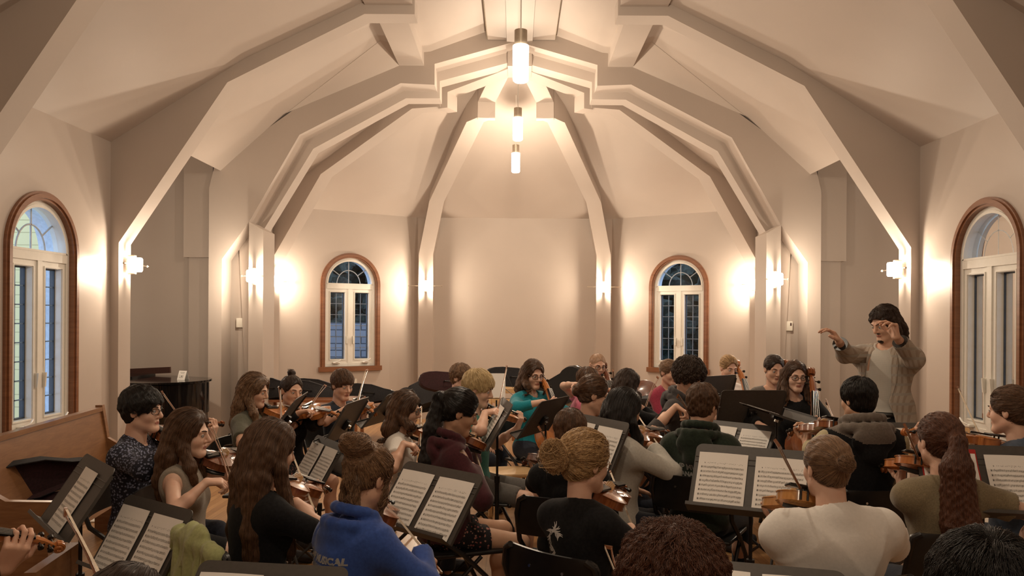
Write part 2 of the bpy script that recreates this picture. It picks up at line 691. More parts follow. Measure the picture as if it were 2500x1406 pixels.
# side walls, one panel per bay between the frames
SZ0 = EYE - 0.95
BZ0 = EYE - 0.77
FY = [0.37, 2.75, 5.13, 7.5]      # near faces of the transverse frames
FT = 0.235
wn = 1
Tf = {}
for side in ('left', 'right'):
    s = side_sign(side)
    # long stretch behind the camera
    struct(MB().box2((s * XW, Y0, 0), (s * (XW + WT), 5.13, EH + 0.4)).build('wall_' + side, M['wall']))
    a, b = ((s * XW, 5.13), (s * XW, 7.55))
    wo, T = wall_with_window('wall_' + side, a, b, EH + 0.4, 6.425 - 5.13, SZ0, M['wallgloss'], (s, 0))
    Tf[side] = T
win = {}
for side in ('left', 'right'):
    win[side] = make_window(1 if side == 'left' else 2, Tf[side], SZ0, 'side')

# apse walls -----------------------------------------------------
e_b = Vector((-1.62, 13.0, 0))
e_c = Vector((-3.60, 11.73, 0))
BK = EYE + 1.66
for side in ('left', 'right'):
    s = -1 if side == 'left' else 1
    if s < 0:
        p0, p1 = (e_c.x, e_c.y), (e_b.x, e_b.y)
    else:
        p0, p1 = (-e_b.x, e_b.y), (-e_c.x, e_c.y)
    L = (Vector(p1) - Vector(p0)).length
    dx, dy = (p1[0] - p0[0]) / L, (p1[1] - p0[1]) / L
    nrm = (-dy, dx)
    wx = (2.605 - 1.62) / (3.60 - 1.62) * L
    wc = (L - wx) if s < 0 else wx
    wo, T = wall_with_window('wall_apse_' + side, p0, p1, BK + 0.5, wc, BZ0, M['wall'], nrm)
    make_window(3 if s < 0 else 4, T, BZ0, 'back')
struct(MB().box2((-1.64, YB, 0), (1.64, YB + WT, BK + 0.5)).build('wall_back', M['wall']))
# wall between the crossing frame and the apse corner
for side in ('left', 'right'):
    s = side_sign(side)
    struct(MB().prism([(s * 3.19, 9.6, 0), (s * 3.62, 11.75, 0), (s * 3.85, 11.7, 0), (s * 3.6, 9.6, 0)], (0, 0, BK + 0.8)).build('wall_choir_' + side, M['wall']))
# wall behind the camera
struct(MB().box2((-XW - WT, Y0 - 0.2, 0), (XW + WT, Y0, EYE + 3.8)).build('wall_rear', M['wall']))

# transept recesses (piano stands in the left one)
for side in ('left', 'right'):
    s = side_sign(side)
    mb = MB()
    mb.box2((s * 3.50, 9.32, 0), (s * 5.5, 9.55, EYE + 2.6))
    struct(MB().box2((s * 5.3, 7.4, 0), (s * 5.5, 9.5, EYE + 2.6)).build('wall_side_' + side, M['wall']))
    struct(MB().box2((s * 4.15, 7.3, 0), (s * 5.5, 7.7, EYE + 2.6)).build('wall_return_' + side, M['wall']))
    # shallow pilaster and header relief
    mb.box2((s * 3.56, 9.22, 0), (s * 3.86, 9.4, EYE + 0.70))
    mb.box2((s * 3.56, 9.16, EYE + 0.70), (s * 3.90, 9.4, EYE + 2.4))
    struct(mb.build('wall_transept_' + side, M['wall']))

# ---------------------------------------------------------------- ceilings
NP = [(-XW - 0.25, EH - 0.16), (-XW, EH), (-2.6, EYE + 2.50), (-1.42, EYE + 3.07), (-1.0, EYE + 3.10), (-0.34, EYE + 3.34), (0.34, EYE + 3.34), (1.0, EYE + 3.10), (1.42, EYE + 3.07), (2.6, EYE + 2.50), (XW, EH), (XW + 0.25, EH - 0.16)]


def ceiling_prof(name, prof, y0, y1, mat=M['wall'], th=0.15):
    mb = MB()
    n = len(prof)
    vs = []
    for y in (y0, y1):
        for x, z in prof:
            vs.append((x, y, z))
        for x, z in prof:
            vs.append((x, y, z + th))
    fs = []
    for i in range(n - 1):
        fs += [(i, i + 1, 2 * n + i + 1, 2 * n + i), (n + i, 3 * n + i, 3 * n + i + 1, n + i + 1)]
    mb.add(vs, fs)
    return struct(mb.build(name, mat, fixn=False))


ceiling_prof('ceiling', NP, Y0 - 0.1, 7.6)
# bay over the transepts: the roof slope runs on, lower and flatter
TPf = [(-5.3, EYE + 0.6), (-3.43, EYE + 1.66), (-1.5, EYE + 3.01), (-1.0, EYE + 3.10), (-0.34, EYE + 3.34), (0.34, EYE + 3.34), (1.0, EYE + 3.10), (1.5, EYE + 3.01), (3.43, EYE + 1.66), (5.3, EYE + 0.6)]
TPf = [(-5.4, EYE + 2.3), (-3.6, EYE + 2.0), (-3.43, EYE + 1.70), (-2.7, EYE + 2.36), (-1.5, EYE + 3.05)] + TPf[3:-3] + [(1.5, EYE + 3.05), (2.7, EYE + 2.36), (3.43, EYE + 1.70), (3.6, EYE + 2.0), (5.4, EYE + 2.3)]
ceiling_prof('ceiling', TPf, 7.6, 9.2)
# apse vault
cr = Vector((0, 9.5, EYE + 3.42))
mb = MB()
ring = []
ev = [Vector((-3.9, 9.3, BK + 0.35)), Vector((-3.75, 11.83, BK)), Vector((-1.64, 13.12, BK)), Vector((1.64, 13.12, BK)), Vector((3.75, 11.83, BK)), Vector((3.9, 9.3, BK + 0.35))]
# faces leave from the wall line, corrected so that they meet the wall faces at BK
ev = [Vector((-3.9, 9.2, BK + 0.2)), Vector((-3.60, 11.73, BK)), Vector((-1.62, 13.0, BK)), Vector((1.62, 13.0, BK)), Vector((3.60, 11.73, BK)), Vector((3.9, 9.2, BK + 0.2))]
ext = []
for e in ev:
    d = (e - cr)
    ext.append(cr + d * 1.06)
mid = [cr + (e - cr) * 0.5 + Vector((0, 0, 0.17)) for e in ev]
vs = [cr] + ext + mid
fs = []
for i in range(5):
    fs += [(0, 7 + i, 8 + i), (7 + i, 1 + i, 2 + i, 8 + i)]
mb.add(vs, fs)
struct(mb.build('ceiling', M['wall'], fixn=False))

# ---------------------------------------------------------------- ribs and frames
tn = [0]
def trim(mb, mat=None):
    tn[0] += 1
    return struct(mb.build('trim_%d' % tn[0], mat or M['wall']))


def xz(x, y, Y):
    p = P(x, y, Y)
    return (p.x, p.z)


def frame(inner, outer, y0, y1):
    """inner: (x,z) from floor to centre on the left side; outer: matched polyline beyond"""
    for s in (1, -1):
        mb = MB()
        A = [(x * s, z) for x, z in inner]
        B = [(x * s, z) for x, z in outer]
        n = len(A)
        vs = [(x, y0, z) for x, z in A] + [(x, y0, z) for x, z in B] + [(x, y1, z) for x, z in A] + [(x, y1, z) for x, z in B]
        fs = []
        for i in range(n - 1):
            fs += [(i, i + 1, n + i + 1, n + i), (2 * n + i, 3 * n + i, 3 * n + i + 1, 2 * n + i + 1), (i, 2 * n + i, 2 * n + i + 1, i + 1), (n + i, n + i + 1, 3 * n + i + 1, 3 * n + i)]
        fs += [(0, n, 3 * n, 2 * n), (n - 1, 3 * n - 1, 4 * n - 1, 2 * n - 1)]
        mb.add(vs, fs)
        trim(mb)


x1f = xz(290, 592, 7.5)
k2 = xz(555, 201, 7.5)
k3 = xz(890, 34, 7.5)
in1 = [(x1f[0], 0.0), x1f, k2, k3, (-0.98, k3[1]), (-0.98, EYE + 3.10), (0.0, EYE + 3.30)]
out1 = [(-XW - 0.1, 0.0), (-XW - 0.1, EH + 0.1), (-2.9, EYE + 2.75), (-1.5, EYE + 3.5), (-1.0, EYE + 3.5), (-0.98, EYE + 3.5), (0.0, EYE + 3.55)]
for y in FY:
    frame(in1, out1, y, y + FT)

# long purlins on both sides of the ridge
for s in (1, -1):
    trim(MB().box2((s * 1.36, 7.6, EYE + 2.935), (s * 1.07, 9.1, EYE + 3.4)))
    trim(MB().box2((s * 1.46, Y0, EYE + 3.015), (s * 1.0, 7.55, EYE + 3.4)))

# added tilted wedges beside the purlins, imitating lit triangles on the ceiling
for s in (1, -1):
    hc_ = lambda X: EYE + 3.045 - (abs(X) - 1.5) * 0.575
    for q in ((P(960, 160, 9.05), P(934, 110, 8.5), P(700, 296, 9.05)), (P(902, 34, 7.735), P(921, 72, 8.15), P(672, 158, 7.735))):
        pp_ = [(q[0].x if q[0].x < -1.6 else -1.355, q[0].y, q[0].z)] + [(p_.x if p_.x < -1.6 else -1.355, p_.y, hc_(p_.x if p_.x < -1.6 else -1.355)) for p_ in q[1:]]
        trim(MB().prism([(x * s, y, z) for x, y, z in pp_], (0, 0, 0.14)))

# crossing frame A and frame B
YA, YBm = 9.05, 9.35
inA = [(-3.41, 0.0), xz(542, 632, YA), xz(608, 541, YA), xz(731, 329, YA), xz(978, 203, YA), xz(1061, 207, YA), xz(1061, 156, YA), (0.0, EYE + 3.225)]
outA = [(-3.56, 0.0), (-3.56, EYE + 0.72), (-3.56, EYE + 1.5), (-3.5, EYE + 1.75), (-1.5, EYE + 3.2), (-1.2, EYE + 3.4), (-1.0, EYE + 3.5), (0.0, EYE + 3.6)]
frame(inA, outA, YA, YBm)
xb = xz(643, 562, YBm)
inB = [(xb[0], 0.0), xb, xz(765, 363, YBm), xz(991, 240, YBm), xz(1074, 240, YBm), xz(1074, 198, YBm), (0.0, EYE + 3.10)]
outB = [(-3.19, 0.0), (-3.35, EYE + 1.6), (-2.9, EYE + 2.4), (-1.5, EYE + 3.1), (-1.2, EYE + 3.3), (-1.0, EYE + 3.4), (0.0, EYE + 3.5)]
frame(inB, outB, YBm, 9.6)
# square post under the knee of frame B, standing just in front of it
for s in (1, -1):
    pa, pb_ = P(608, 541, 8.98), P(643, 562, 8.98)
    mb = MB()
    mb.prism([(s * pa.x, 8.98, 0), (s * pb_.x, 8.98, 0), (s * pb_.x, 8.98, pb_.z), (s * pa.x, 8.98, pa.z)], (0, 0.42, 0))
    trim(mb)
# wall piece between frame B post and frame A leg (thermostats hang here)
for s in (1, -1):
    trim(MB().box2((s * 3.0 if False else s * 3.19, 9.40, 0), (s * 3.56, 9.6, EYE + 1.9)))

# diagonal ribs C and back ribs D
nC = (1.8, 3.5, 0)
p0C = (0, 9.6, 0)
cL = [(653, 652), (783, 425), (1006, 265), (1074, 260)]
def crib():
    pts = []
    for (x, y) in cL:
        pts.append(Pplane(x, y, p0C, nC))
    return pts


def rib(pts, width, wdir, downs, name=None):
    """pts: centre line points; wdir: across vector; downs: body vector per point"""
    for s in (1, -1):
        A = [Vector((p.x * s, p.y, p.z)) - Vector((wdir[0] * s, wdir[1], 0)) * width / 2 for p in pts]
        B = [Vector((p.x * s, p.y, p.z)) + Vector((wdir[0] * s, wdir[1], 0)) * width / 2 for p in pts]
        D = [Vector((d[0] * s, d[1], d[2])) for d in downs]
        trim(MB().strip(A, B, D))


pc = crib()
dC = Vector((-3.5, 1.8, 0)).normalized()
wC = (0.457, 0.889)
base = pc[0].copy(); base.z = 0
wcw = 0.24
off = Vector((wC[0], wC[1], 0)) * wcw / 2
pts = [base + off] + [p + off for p in pc]
# step up and run to the crown
stp = pc[-1] + off
pts2 = [stp + Vector((0.02, 0, 0)), Vector((stp.x + 0.02, stp.y, EYE + 2.96)), Vector((-0.05, 9.62, EYE + 3.02))]
out = dC * 0.35
up = Vector((0, 0, 0.5))
rib(pts, wcw, wC, [out, out, out * 0.8 + up * 0.5, up, up])
rib([stp + Vector((0.10, -0.03, -0.02)), Vector((stp.x + 0.10, stp.y - 0.03, EYE + 2.93)), Vector((-0.05, 9.62, EYE + 3.05))], wcw, wC, [Vector((-0.12, 0.06, 0)), Vector((-0.12, 0.06, 0.5)), Vector((0, 0, .5))])

# D: back ribs
d3 = P(1040, 621, 12.72)
d2 = P(1066, 492, 12.3)
d1 = P(1160, 298, 10.62)
d0 = P(1187, 287, 10.3)
d00 = P(1188, 249, 10.3)
wD = (1, 0)
rib([Vector((d3.x, d3.y, 0)), d3, d2, d1, d0], 0.235, wD, [Vector((0, .4, 0)), Vector((0, .4, 0)), Vector((0, .3, .35)), Vector((0, 0.05, .5)), Vector((0, 0.05, .5))])
rib([d0 + Vector((0, 0, -0.005)), d00, Vector((-0.12, 9.6, EYE + 3.16))], 0.235, (0.97, 0.1), [Vector((0, .12, 0)), Vector((0, .12, .5)), Vector((0, 0, .5))])
# crown block, ridge boards
mb = MB()
mb.box2((-0.10, 9.3, EYE + 3.02), (0.19, 9.75, EYE + 3.6))
trim(mb)
trim(MB().box2((-0.11, Y0, EYE + 3.215), (0.19, 9.3, EYE + 3.45)))
M['gap'] = plain('shadow_gap_board', (0.30, 0.24, 0.17), rough=0.8)
for a, b in ((-0.33, -0.113), (0.193, 0.45)):
    trim(MB().box2((a, Y0, EYE + 3.24), (b, 9.04, EYE + 3.45)))
for a in (-0.335, 0.452):
    trim(MB().box2((a - 0.005, Y0, EYE + 3.245), (a + 0.005, 9.03, EYE + 3.44)), M['gap'])

# baseboards and apse electrical plates come with the objects
for side in ('left', 'right'):
    s = side_sign(side)
    struct(MB().box2((s * XW, Y0, 0), (s * (XW - 0.02), 7.5, 0.12)).build('baseboard_' + side, M['white_vinyl']))
struct(MB().box2((-1.6, YB - 0.02, 0), (1.6, YB, 0.12)).build('baseboard_back', M['trimwood']))

# ---------------------------------------------------------------- outdoors
for side in ('left', 'right'):
    s = side_sign(side)
    struct(MB().box2((s * 4.16, 7.18, 0), (s * 7.5, 7.28, 6.0)).build('exterior_wall_' + side, M['siding']))
M['fence'] = None


def brick_white():
    m, nt, b = nm('white_shingle_wall')
    tc = node(nt, 'ShaderNodeTexCoord')
    mp = node(nt, 'ShaderNodeMapping')
    mp.inputs['Rotation'].default_value = (radians(90), 0, 0)
    link(nt, tc.outputs['Object'], mp.inputs[0])
    br = node(nt, 'ShaderNodeTexBrick', i_Scale=1.0)
    br.inputs['Brick Width'].default_value = 0.35
    br.inputs['Row Height'].default_value = 0.14
    br.inputs['Mortar Size'].default_value = 0.012
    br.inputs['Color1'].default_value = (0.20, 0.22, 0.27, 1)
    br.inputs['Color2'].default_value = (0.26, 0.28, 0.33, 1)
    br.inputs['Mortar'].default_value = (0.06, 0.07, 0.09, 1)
    link(nt, mp.outputs[0], br.inputs['Vector'])
    link(nt, br.outputs['Color'], b.inputs['Base Color'])
    return m


M['shingle'] = brick_white()
M['leaf'] = plain('dusk_foliage', (0.035, 0.05, 0.04), rough=0.9, var=0.9, scale=7, bump=0.6)
struct(MB().box2((-9, 16.0, -0.5), (-3.0, 16.2, 1.55)).build('exterior_wall_garden', M['shingle']))
struct(MB().box2((-14, 13.4, -0.4), (14, 30, -0.1)).build('ground', plain('dusk_lawn', (0.05, 0.07, 0.04), rough=0.9)))
rng = random.Random(4)
for k, (tx, ty, tr) in enumerate([(-6.2, 19, 2.0), (-3.4, 24, 2.0), (-10.4, 21, 2.0), (3.6, 23.5, 2.0), (6.2, 18.6, 2.0), (10.6, 21, 2.0), (-7.4, 25.5, 2.0), (7.4, 25.5, 2.0)]):
    t = empty('tree', (tx, ty, -0.1))
    mb = MB()
    mb.tube([(0, 0, 0), (0.1, 0.05, 1.5), (0, 0, 3.0)], [0.2, 0.16, 0.1], 8)
    mb.build('trunk', M['trimwood'], t)
    mb = MB()
    for i in range(260):
        a, b = rng.uniform(0, 2 * pi), rng.uniform(-1, 1)
        rr = tr * rng.uniform(0.55, 1.0)
        c = Vector((rr * cos(a) * sqrt(1 - b * b), rr * sin(a) * sqrt(1 - b * b), 2.6 + rr * b * 1.3))
        bm = bmesh.new()
        bmesh.ops.create_icosphere(bm, subdivisions=1, radius=rng.uniform(0.22, 0.42))
        for v in bm.verts:
            v.co *= rng.uniform(0.6, 1.25)
        mb.bm(bm, c)
    mb.build('crown', M['leaf'], t, fixn=False)
    tag(t, 'dark leafy tree standing outdoors beyond the apse windows', 'tree', 'trees outside the apse windows')

mb = MB()
nx_, nz_ = 90, 34
vs_ = [(-16 + 32 * i / nx_, 28.5 + 0.8 * rng.random() + 0.5 * sin(i * 0.7), -0.1 + 9 * j / nz_ + (0.35 * rng.random() if j == nz_ else 0)) for j in range(nz_ + 1) for i in range(nx_ + 1)]
vs_ += [(x, y + 1.2, z) for x, y, z in vs_]
K_ = (nx_ + 1) * (nz_ + 1)
fs_ = []
for j in range(nz_):
    for i in range(nx_):
        a_ = j * (nx_ + 1) + i
        fs_ += [(a_, a_ + 1, a_ + nx_ + 2, a_ + nx_ + 1), (K_ + a_, K_ + a_ + nx_ + 1, K_ + a_ + nx_ + 2, K_ + a_ + 1)]
mb.add(vs_, fs_)
tag(mb.build('hedge', M['leaf'], fixn=False), 'tall dark green hedge closing the garden behind the trees', 'hedge', kind='stuff')

# ---------------------------------------------------------------- lamps
def point(name, loc, w, parent, r=0.05, col=LAMP_COL):
    l = bpy.data.lights.new(name, 'POINT')
    l.energy = w
    l.color = col
    l.shadow_soft_size = r
    o = bpy.data.objects.new(name, l)
    C.objects.link(o)
    o.parent = parent
    o.location = loc
    return o


def pendant(x, Y, zb, label, watts=PENDANT_W):
    t = empty('pendant_lamp', (x, Y, zb), 0, label, 'pendant lamp', 'glass tube pendant lamps under the ridge')
    L = 0.37
    mb = MB().lathe([(0.044, 0.0), (0.055, 0.01), (0.057, 0.10), (0.057, L * 0.70)], seg=20)
    mb.build('glass_tube', M['glow'], t)
    MB().lathe([(0.046, L * 0.70), (0.046, L), (0.010, L + 0.004)], seg=20).build('socket_housing', M['lampcap'], t)
    MB().tube([(0, 0, L), (0, 0, EYE + 3.22 - zb)], 0.005, 6).build('cord', M['white_vinyl'], t)
    point('pendant_light', (0, 0, L * 0.35), watts, t, 0.035)
    return t


M['lampcap'] = plain('brushed_nickel', (0.5, 0.42, 0.33), rough=0.4, metal=0.6)
for (px, py, Y, lab) in ((1271, 200, 5.6, 'largest glass tube pendant lamp glowing at the top centre'), (1264, 343, 8.9, 'middle glass tube pendant lamp hanging below the crown of the vault'), (1259, 421, 10.5, 'lowest and smallest glass tube pendant lamp in the apse')):
    p = P(px, py, Y)
    pendant(p.x, Y, p.z, lab)
for Y in (3.2, 0.9, -1.6):  # added lamps out of view, brightening the players and their music pages
    pendant(0.04, Y, EYE + 1.95, 'unseen pendant lamp added under the ridge to brighten the players', 68.0)


def sconce(loc, nrm, hl, label, dl=0.085, watts=SCONCE_W):
    n = Vector(nrm).normalized()
    R = Matrix((Vector((0, 0, 1)).cross(n) * -1, n, Vector((0, 0, 1)))).transposed()  # x along wall, y outward, z up
    t = empty('wall_sconce', loc, label=label, cat='wall lamp', group='glass wall sconces on the posts', R=R)
    mb = MB()
    mb.rbox((0, 0.008, 0), (0.06, 0.016, 0.12), 0.006)
    mb.build('back_plate', M['lampcap'], t)
    MB().lathe([(0.052, -0.068), (0.060, -0.055), (0.060, 0.055), (0.052, 0.068)], (0, 0.085, 0), seg=20).build('glass_shade', M['glow'], t)
    mb = MB()
    for z in (-0.085, 0.085):
        mb.rbox((0, 0.045, z), (0.045, 0.07, 0.018), 0.004)
    mb.build('bracket', M['lampcap'], t)
    mb = MB()
    for sx in (-1, 1):
        mb.tube([(sx * 0.05, 0.085, 0.0), (sx * hl, 0.085, 0.0)], 0.0045, 8)
        mb.lathe([(0.010, -0.006), (0.010, 0.006)], (sx * hl, 0.085, 0), axis=(1, 0, 0), seg=10)
    mb.build('cross_rod', M['lampcap'], t)
    point('sconce_light', (0, dl, 0.0), watts, t, 0.035)
    return t


SZ = EYE + 0.505
for s in (-1, 1):
    who = 'left' if s < 0 else 'right'
    near = 'beside the piano' if s < 0 else 'behind the conductor'
    sconce((s * 3.79, 7.615, SZ), (-s, 0, 0), 0.24, 'glass wall sconce on the first post ' + near, watts=46.0)
    sconce((s * 3.005, 8.98, SZ - 0.035), (0, -1, 0), 0.12, 'glass wall sconce on the thermostat wall\'s post ' + ('on the piano side' if s < 0 else 'on the conductor side'))
    cc = pc[0] + dC * 0.0
    wcx = Vector((s * (pc[0].x + wC[0] * 0.12), pc[0].y + wC[1] * 0.12, SZ + 0.03))
    sconce(tuple(wcx), (-s * dC.x * -1 if False else s * 0.889, -0.457, 0) if False else (-s * -dC.x * -1, -dC.y, 0), 0.22, 'glass wall sconce on the apse corner post ' + ('on the piano side' if s < 0 else 'on the conductor side'))
    sconce((s * abs(d3.x), 12.72, SZ + 0.02), (0, -1, 0), 0.27, 'glass wall sconce on the back wall post nearer the ' + ('piano' if s < 0 else 'conductor'))
# ================================================================ INSTRUMENTS
def varnish(name, c1, c2):
    m, nt, b = nm(name)
    tc = node(nt, 'ShaderNodeTexCoord')
    mp = node(nt, 'ShaderNodeMapping')
    mp.inputs['Scale'].default_value = (60, 6, 6)
    link(nt, tc.outputs['Object'], mp.inputs[0])
    n = node(nt, 'ShaderNodeTexNoise', i_Scale=2.0, i_Detail=3.0)
    link(nt, mp.outputs[0], n.inputs['Vector'])
    c = ramp(nt, n.outputs['Fac'], [(0.3, c1), (0.7, c2)])
    link(nt, c, b.inputs['Base Color'])
    b.inputs['Roughness'].default_value = 0.25
    b.inputs['Coat Weight'].default_value = 0.6
    b.inputs['Coat Roughness'].default_value = 0.1
    return m


VARN = {
    'amber': (varnish('amber_varnish', (0.42, 0.14, 0.035), (0.56, 0.21, 0.06)), 'amber'),
    'brown': (varnish('brown_varnish', (0.22, 0.065, 0.02), (0.33, 0.11, 0.035)), 'reddish brown'),
    'dark': (varnish('dark_varnish', (0.12, 0.035, 0.015), (0.20, 0.06, 0.025)), 'dark brown'),
    'gold': (varnish('gold_varnish', (0.50, 0.22, 0.06), (0.62, 0.31, 0.10)), 'golden'),
}


def body_outline(L, wl, wc, wu, n=14):
    """half outline from tail (y=0) to neck (y=L)"""
    key = [(0.0, 0.0), (0.30, 0.0), (0.72, 0.03), (0.97, 0.13), (1.0, 0.22), (0.93, 0.33), (0.72, 0.395), (0.80, 0.43)]
    pts = []
    for f, y in [(0.0, 0.0), (0.35, 0.004), (0.66, 0.03), (0.88, 0.09), (0.985, 0.165), (1.0, 0.22), (0.96, 0.29), (0.86, 0.345), (0.745, 0.385), (0.775, 0.405)]:
        pts.append((f * wl, y * L))
    for f, y in [(1.02, 0.43), (0.93, 0.50), (0.98, 0.57), (1.16, 0.635)]:
        pts.append((f * wc, y * L))
    for f, y in [(0.80, 0.655), (0.83, 0.69), (0.945, 0.745), (1.0, 0.81), (0.97, 0.875), (0.84, 0.94), (0.60, 0.98), (0.30, 0.997), (0.0, 1.0)]:
        pts.append((f * wu, y * L))
    return pts


def make_violin(var, label, R, loc, cello=False, group=None, name=None, chin=True):
    k = 1.0 if not cello else 2.12
    L = 0.356 * k
    hl, hc, hu = 0.104 * k, 0.056 * k, 0.084 * k
    rib = 0.030 if not cello else 0.115
    arch = 0.013 * k
    vm = VARN[var][0]
    kind = 'cello' if cello else 'violin'
    root = empty(name or kind, loc, label=label, cat=kind, group=group, R=R)
    half = body_outline(L, hl, hc, hu)
    full = [(x, y) for x, y in half] + [(-x, y) for x, y in half[-2:0:-1]]
    N = len(full)
    mb = MB()
    # ribs (slightly inset), plates with overhang and arching
    vs = []
    def ringpts(sc, z):
        out = []
        for x, y in full:
            cy = L * (0.25 if y < L * 0.4 else 0.8 if y > L * 0.64 else 0.52)
            out.append(Vector((x * sc, cy + (y - cy) * sc if sc > 0.9 else L * 0.5 + (y - L * 0.5) * (sc * 0.75 + 0.22), z)))
        return out
    rings = [ringpts(0.45, -rib - arch * 1.0), ringpts(0.8, -rib - arch * 0.65), ringpts(0.955, -rib - 0.003), ringpts(1.0, -rib - 0.002), ringpts(1.0, -rib), ringpts(0.965, -rib), ringpts(0.965, -0.0), ringpts(1.0, 0.0), ringpts(1.0, 0.003), ringpts(0.955, 0.004), ringpts(0.8, arch * 0.65), ringpts(0.45, arch)]
    for r in rings:
        vs += r
    fs = []
    for i in range(len(rings) - 1):
        for j in range(N):
            a, b = i * N + j, i * N + (j + 1) % N
            fs.append((a, b, b + N, a + N))
    fs.append(tuple(range(N))[::-1])
    fs.append(tuple(range((len(rings) - 1) * N, len(rings) * N)))
    mb.add(vs, fs, True)
    mb.build('body', vm, root)
    # f-holes
    mb = MB()
    for s in (-1, 1):
        pts = [Vector((s * 0.022 * k, L * 0.60, arch * 0.99)), Vector((s * 0.026 * k, L * 0.585, arch * 0.97)), Vector((s * 0.030 * k, L * 0.54, arch * 0.93)), Vector((s * 0.038 * k, L * 0.47, arch * 0.86)), Vector((s * 0.042 * k, L * 0.435, arch * 0.75)), Vector((s * 0.046 * k, L * 0.43, arch * 0.70))]
        for i, p in enumerate(pts):
            p.z += 0.0015 * k
        mb.tube(pts, [0.003 * k, 0.0022 * k, 0.0018 * k, 0.0018 * k, 0.0022 * k, 0.003 * k], 6)
    mb.build('f_holes', M['ebony'], root)
    # neck, pegbox, scroll
    nl = 0.13 * k if not cello else 0.28
    fb0 = L * 0.70
    mb = MB()
    z0 = 0.004 * k
    mb.tube([(0, L - 0.01, z0 - 0.012 * k), (0, L + 0.02, z0 - 0.004 * k), (0, L + nl * 0.5, z0 + 0.000), (0, L + nl, z0 - 0.001)], [0.018 * k, 0.012 * k, 0.011 * k, 0.011 * k], 10)
    # pegbox tapering backward
    pb = L + nl
    mb.tube([(0, pb - 0.005, z0), (0, pb + 0.03 * k, z0 - 0.006 * k), (0, pb + 0.07 * k, z0 - 0.018 * k), (0, pb + 0.085 * k, z0 - 0.026 * k)], [0.013 * k, 0.0125 * k, 0.009 * k, 0.007 * k], 8)
    mb.build('neck', vm, root)
    mb = MB()
    sc = Vector((0, pb + 0.088 * k, z0 - 0.022 * k))
    spiral = []
    for i in range(22):
        a = -2.2 + i * 0.52
        r = (0.017 - i * 0.00062) * k
        spiral.append((a, r))
    for s in (-1, 1):
        pts = [sc + Vector((s * (0.004 + 0.0005 * i) * k, r * cos(a), -r * sin(a))) for i, (a, r) in enumerate(spiral)]
        mb.tube(pts, [0.0062 * k - 0.00014 * k * i for i in range(22)], 6)
    mb.cyl(sc + Vector((-0.012 * k, 0, 0)), sc + Vector((0.012 * k, 0, 0)), 0.010 * k, 12)
    mb.build('scroll', vm, root)
    for i in range(4):
        mb = MB()
        s = -1 if i % 2 else 1
        y = pb + (0.018 + 0.016 * i) * k
        kp = k if not cello else 1.35
        z = z0 - (0.004 + 0.003 * i) * k
        mb.cyl((-s * 0.013 * k, y, z), (s * (0.013 * k + 0.009 * kp), y, z), 0.0032 * kp, 8)
        e_ = 0.013 * k
        mb.tube([(s * (e_ + 0.009 * kp), y, z), (s * (e_ + 0.013 * kp), y, z), (s * (e_ + 0.023 * kp), y, z), (s * (e_ + 0.027 * kp), y, z)], [0.003 * kp, 0.0085 * kp, 0.009 * kp, 0.003 * kp], 8)
        mb.build('peg', M['ebony'], root)
    # fingerboard
    mb = MB()
    za, zb = 0.012 * k + arch * 0.9, z0 + 0.012 * k
    mb.hexa([(-0.021 * k, fb0, za), (0.021 * k, fb0, za), (0.012 * k, pb, zb - 0.004 * k), (-0.012 * k, pb, zb - 0.004 * k),
             (-0.019 * k, fb0, za + 0.006 * k), (0.019 * k, fb0, za + 0.006 * k), (0.011 * k, pb, zb + 0.002 * k), (-0.011 * k, pb, zb + 0.002 * k)])
    mb.build('fingerboard', M['ebony'], root)
    # tailpiece, bridge, strings
    mb = MB()
    mb.hexa([(-0.011 * k, 0.0, arch), (0.011 * k, 0, arch), (0.021 * k, 0.115 * k, arch * 1.4), (-0.021 * k, 0.115 * k, arch * 1.4),
             (-0.008 * k, 0.0, arch + 0.006 * k), (0.008 * k, 0, arch + 0.006 * k), (0.018 * k, 0.115 * k, arch * 1.4 + 0.008 * k), (-0.018 * k, 0.115 * k, arch * 1.4 + 0.008 * k)])
    mb.build('tailpiece', M['ebony'], root)
    mb = MB()
    by = L * 0.47
    mb.prism([(-0.021 * k, by, arch * 0.9), (-0.012 * k, by, arch * 0.9), (-0.008 * k, by, arch + 0.008 * k), (0.008 * k, by, arch + 0.008 * k), (0.012 * k, by, arch * 0.9), (0.021 * k, by, arch * 0.9), (0.019 * k, by, arch + 0.022 * k), (0.0, by, arch + 0.031 * k), (-0.019 * k, by, arch + 0.022 * k)], (0, 0.004 * k, 0))
    mb.build('bridge', M['palewood'], root)
    mb = MB()
    for i in range(4):
        x = (i - 1.5)
        mb.tube([(x * 0.006 * k, 0.11 * k, arch * 1.4 + 0.007 * k), (x * 0.010 * k, by, arch + 0.029 * k), (x * 0.005 * k, pb, zb + 0.004 * k)], 0.0006 * k, 4)
    mb.build('strings', M['string'], root)
    if cello:
        MB().tube([(0, 0.01, -rib / 2), (0, -0.30, -rib / 2)], [0.006, 0.004], 8).build('endpin', M['chrome'], root)
    elif chin:
        mb = MB()
        mb.rbox((-0.045, 0.028, 0.022), (0.085, 0.055, 0.012), 0.006)
        mb.cyl((-0.02, -0.004, -0.03), (-0.02, -0.004, 0.018), 0.004)
        mb.cyl((-0.045, -0.002, -0.03), (-0.045, -0.002, 0.018), 0.004)
        mb.build('chin_rest', M['ebony'], root)
        mb = MB()
        mb.tube([(-0.09, 0.05, -rib - 0.02), (-0.03, 0.03, -rib - 0.03), (0.04, 0.04, -rib - 0.026), (0.09, 0.07, -rib - 0.02)], [0.008, 0.011, 0.011, 0.008], 8)
        mb.build('shoulder_rest', M['black_plastic'], root)
    return root


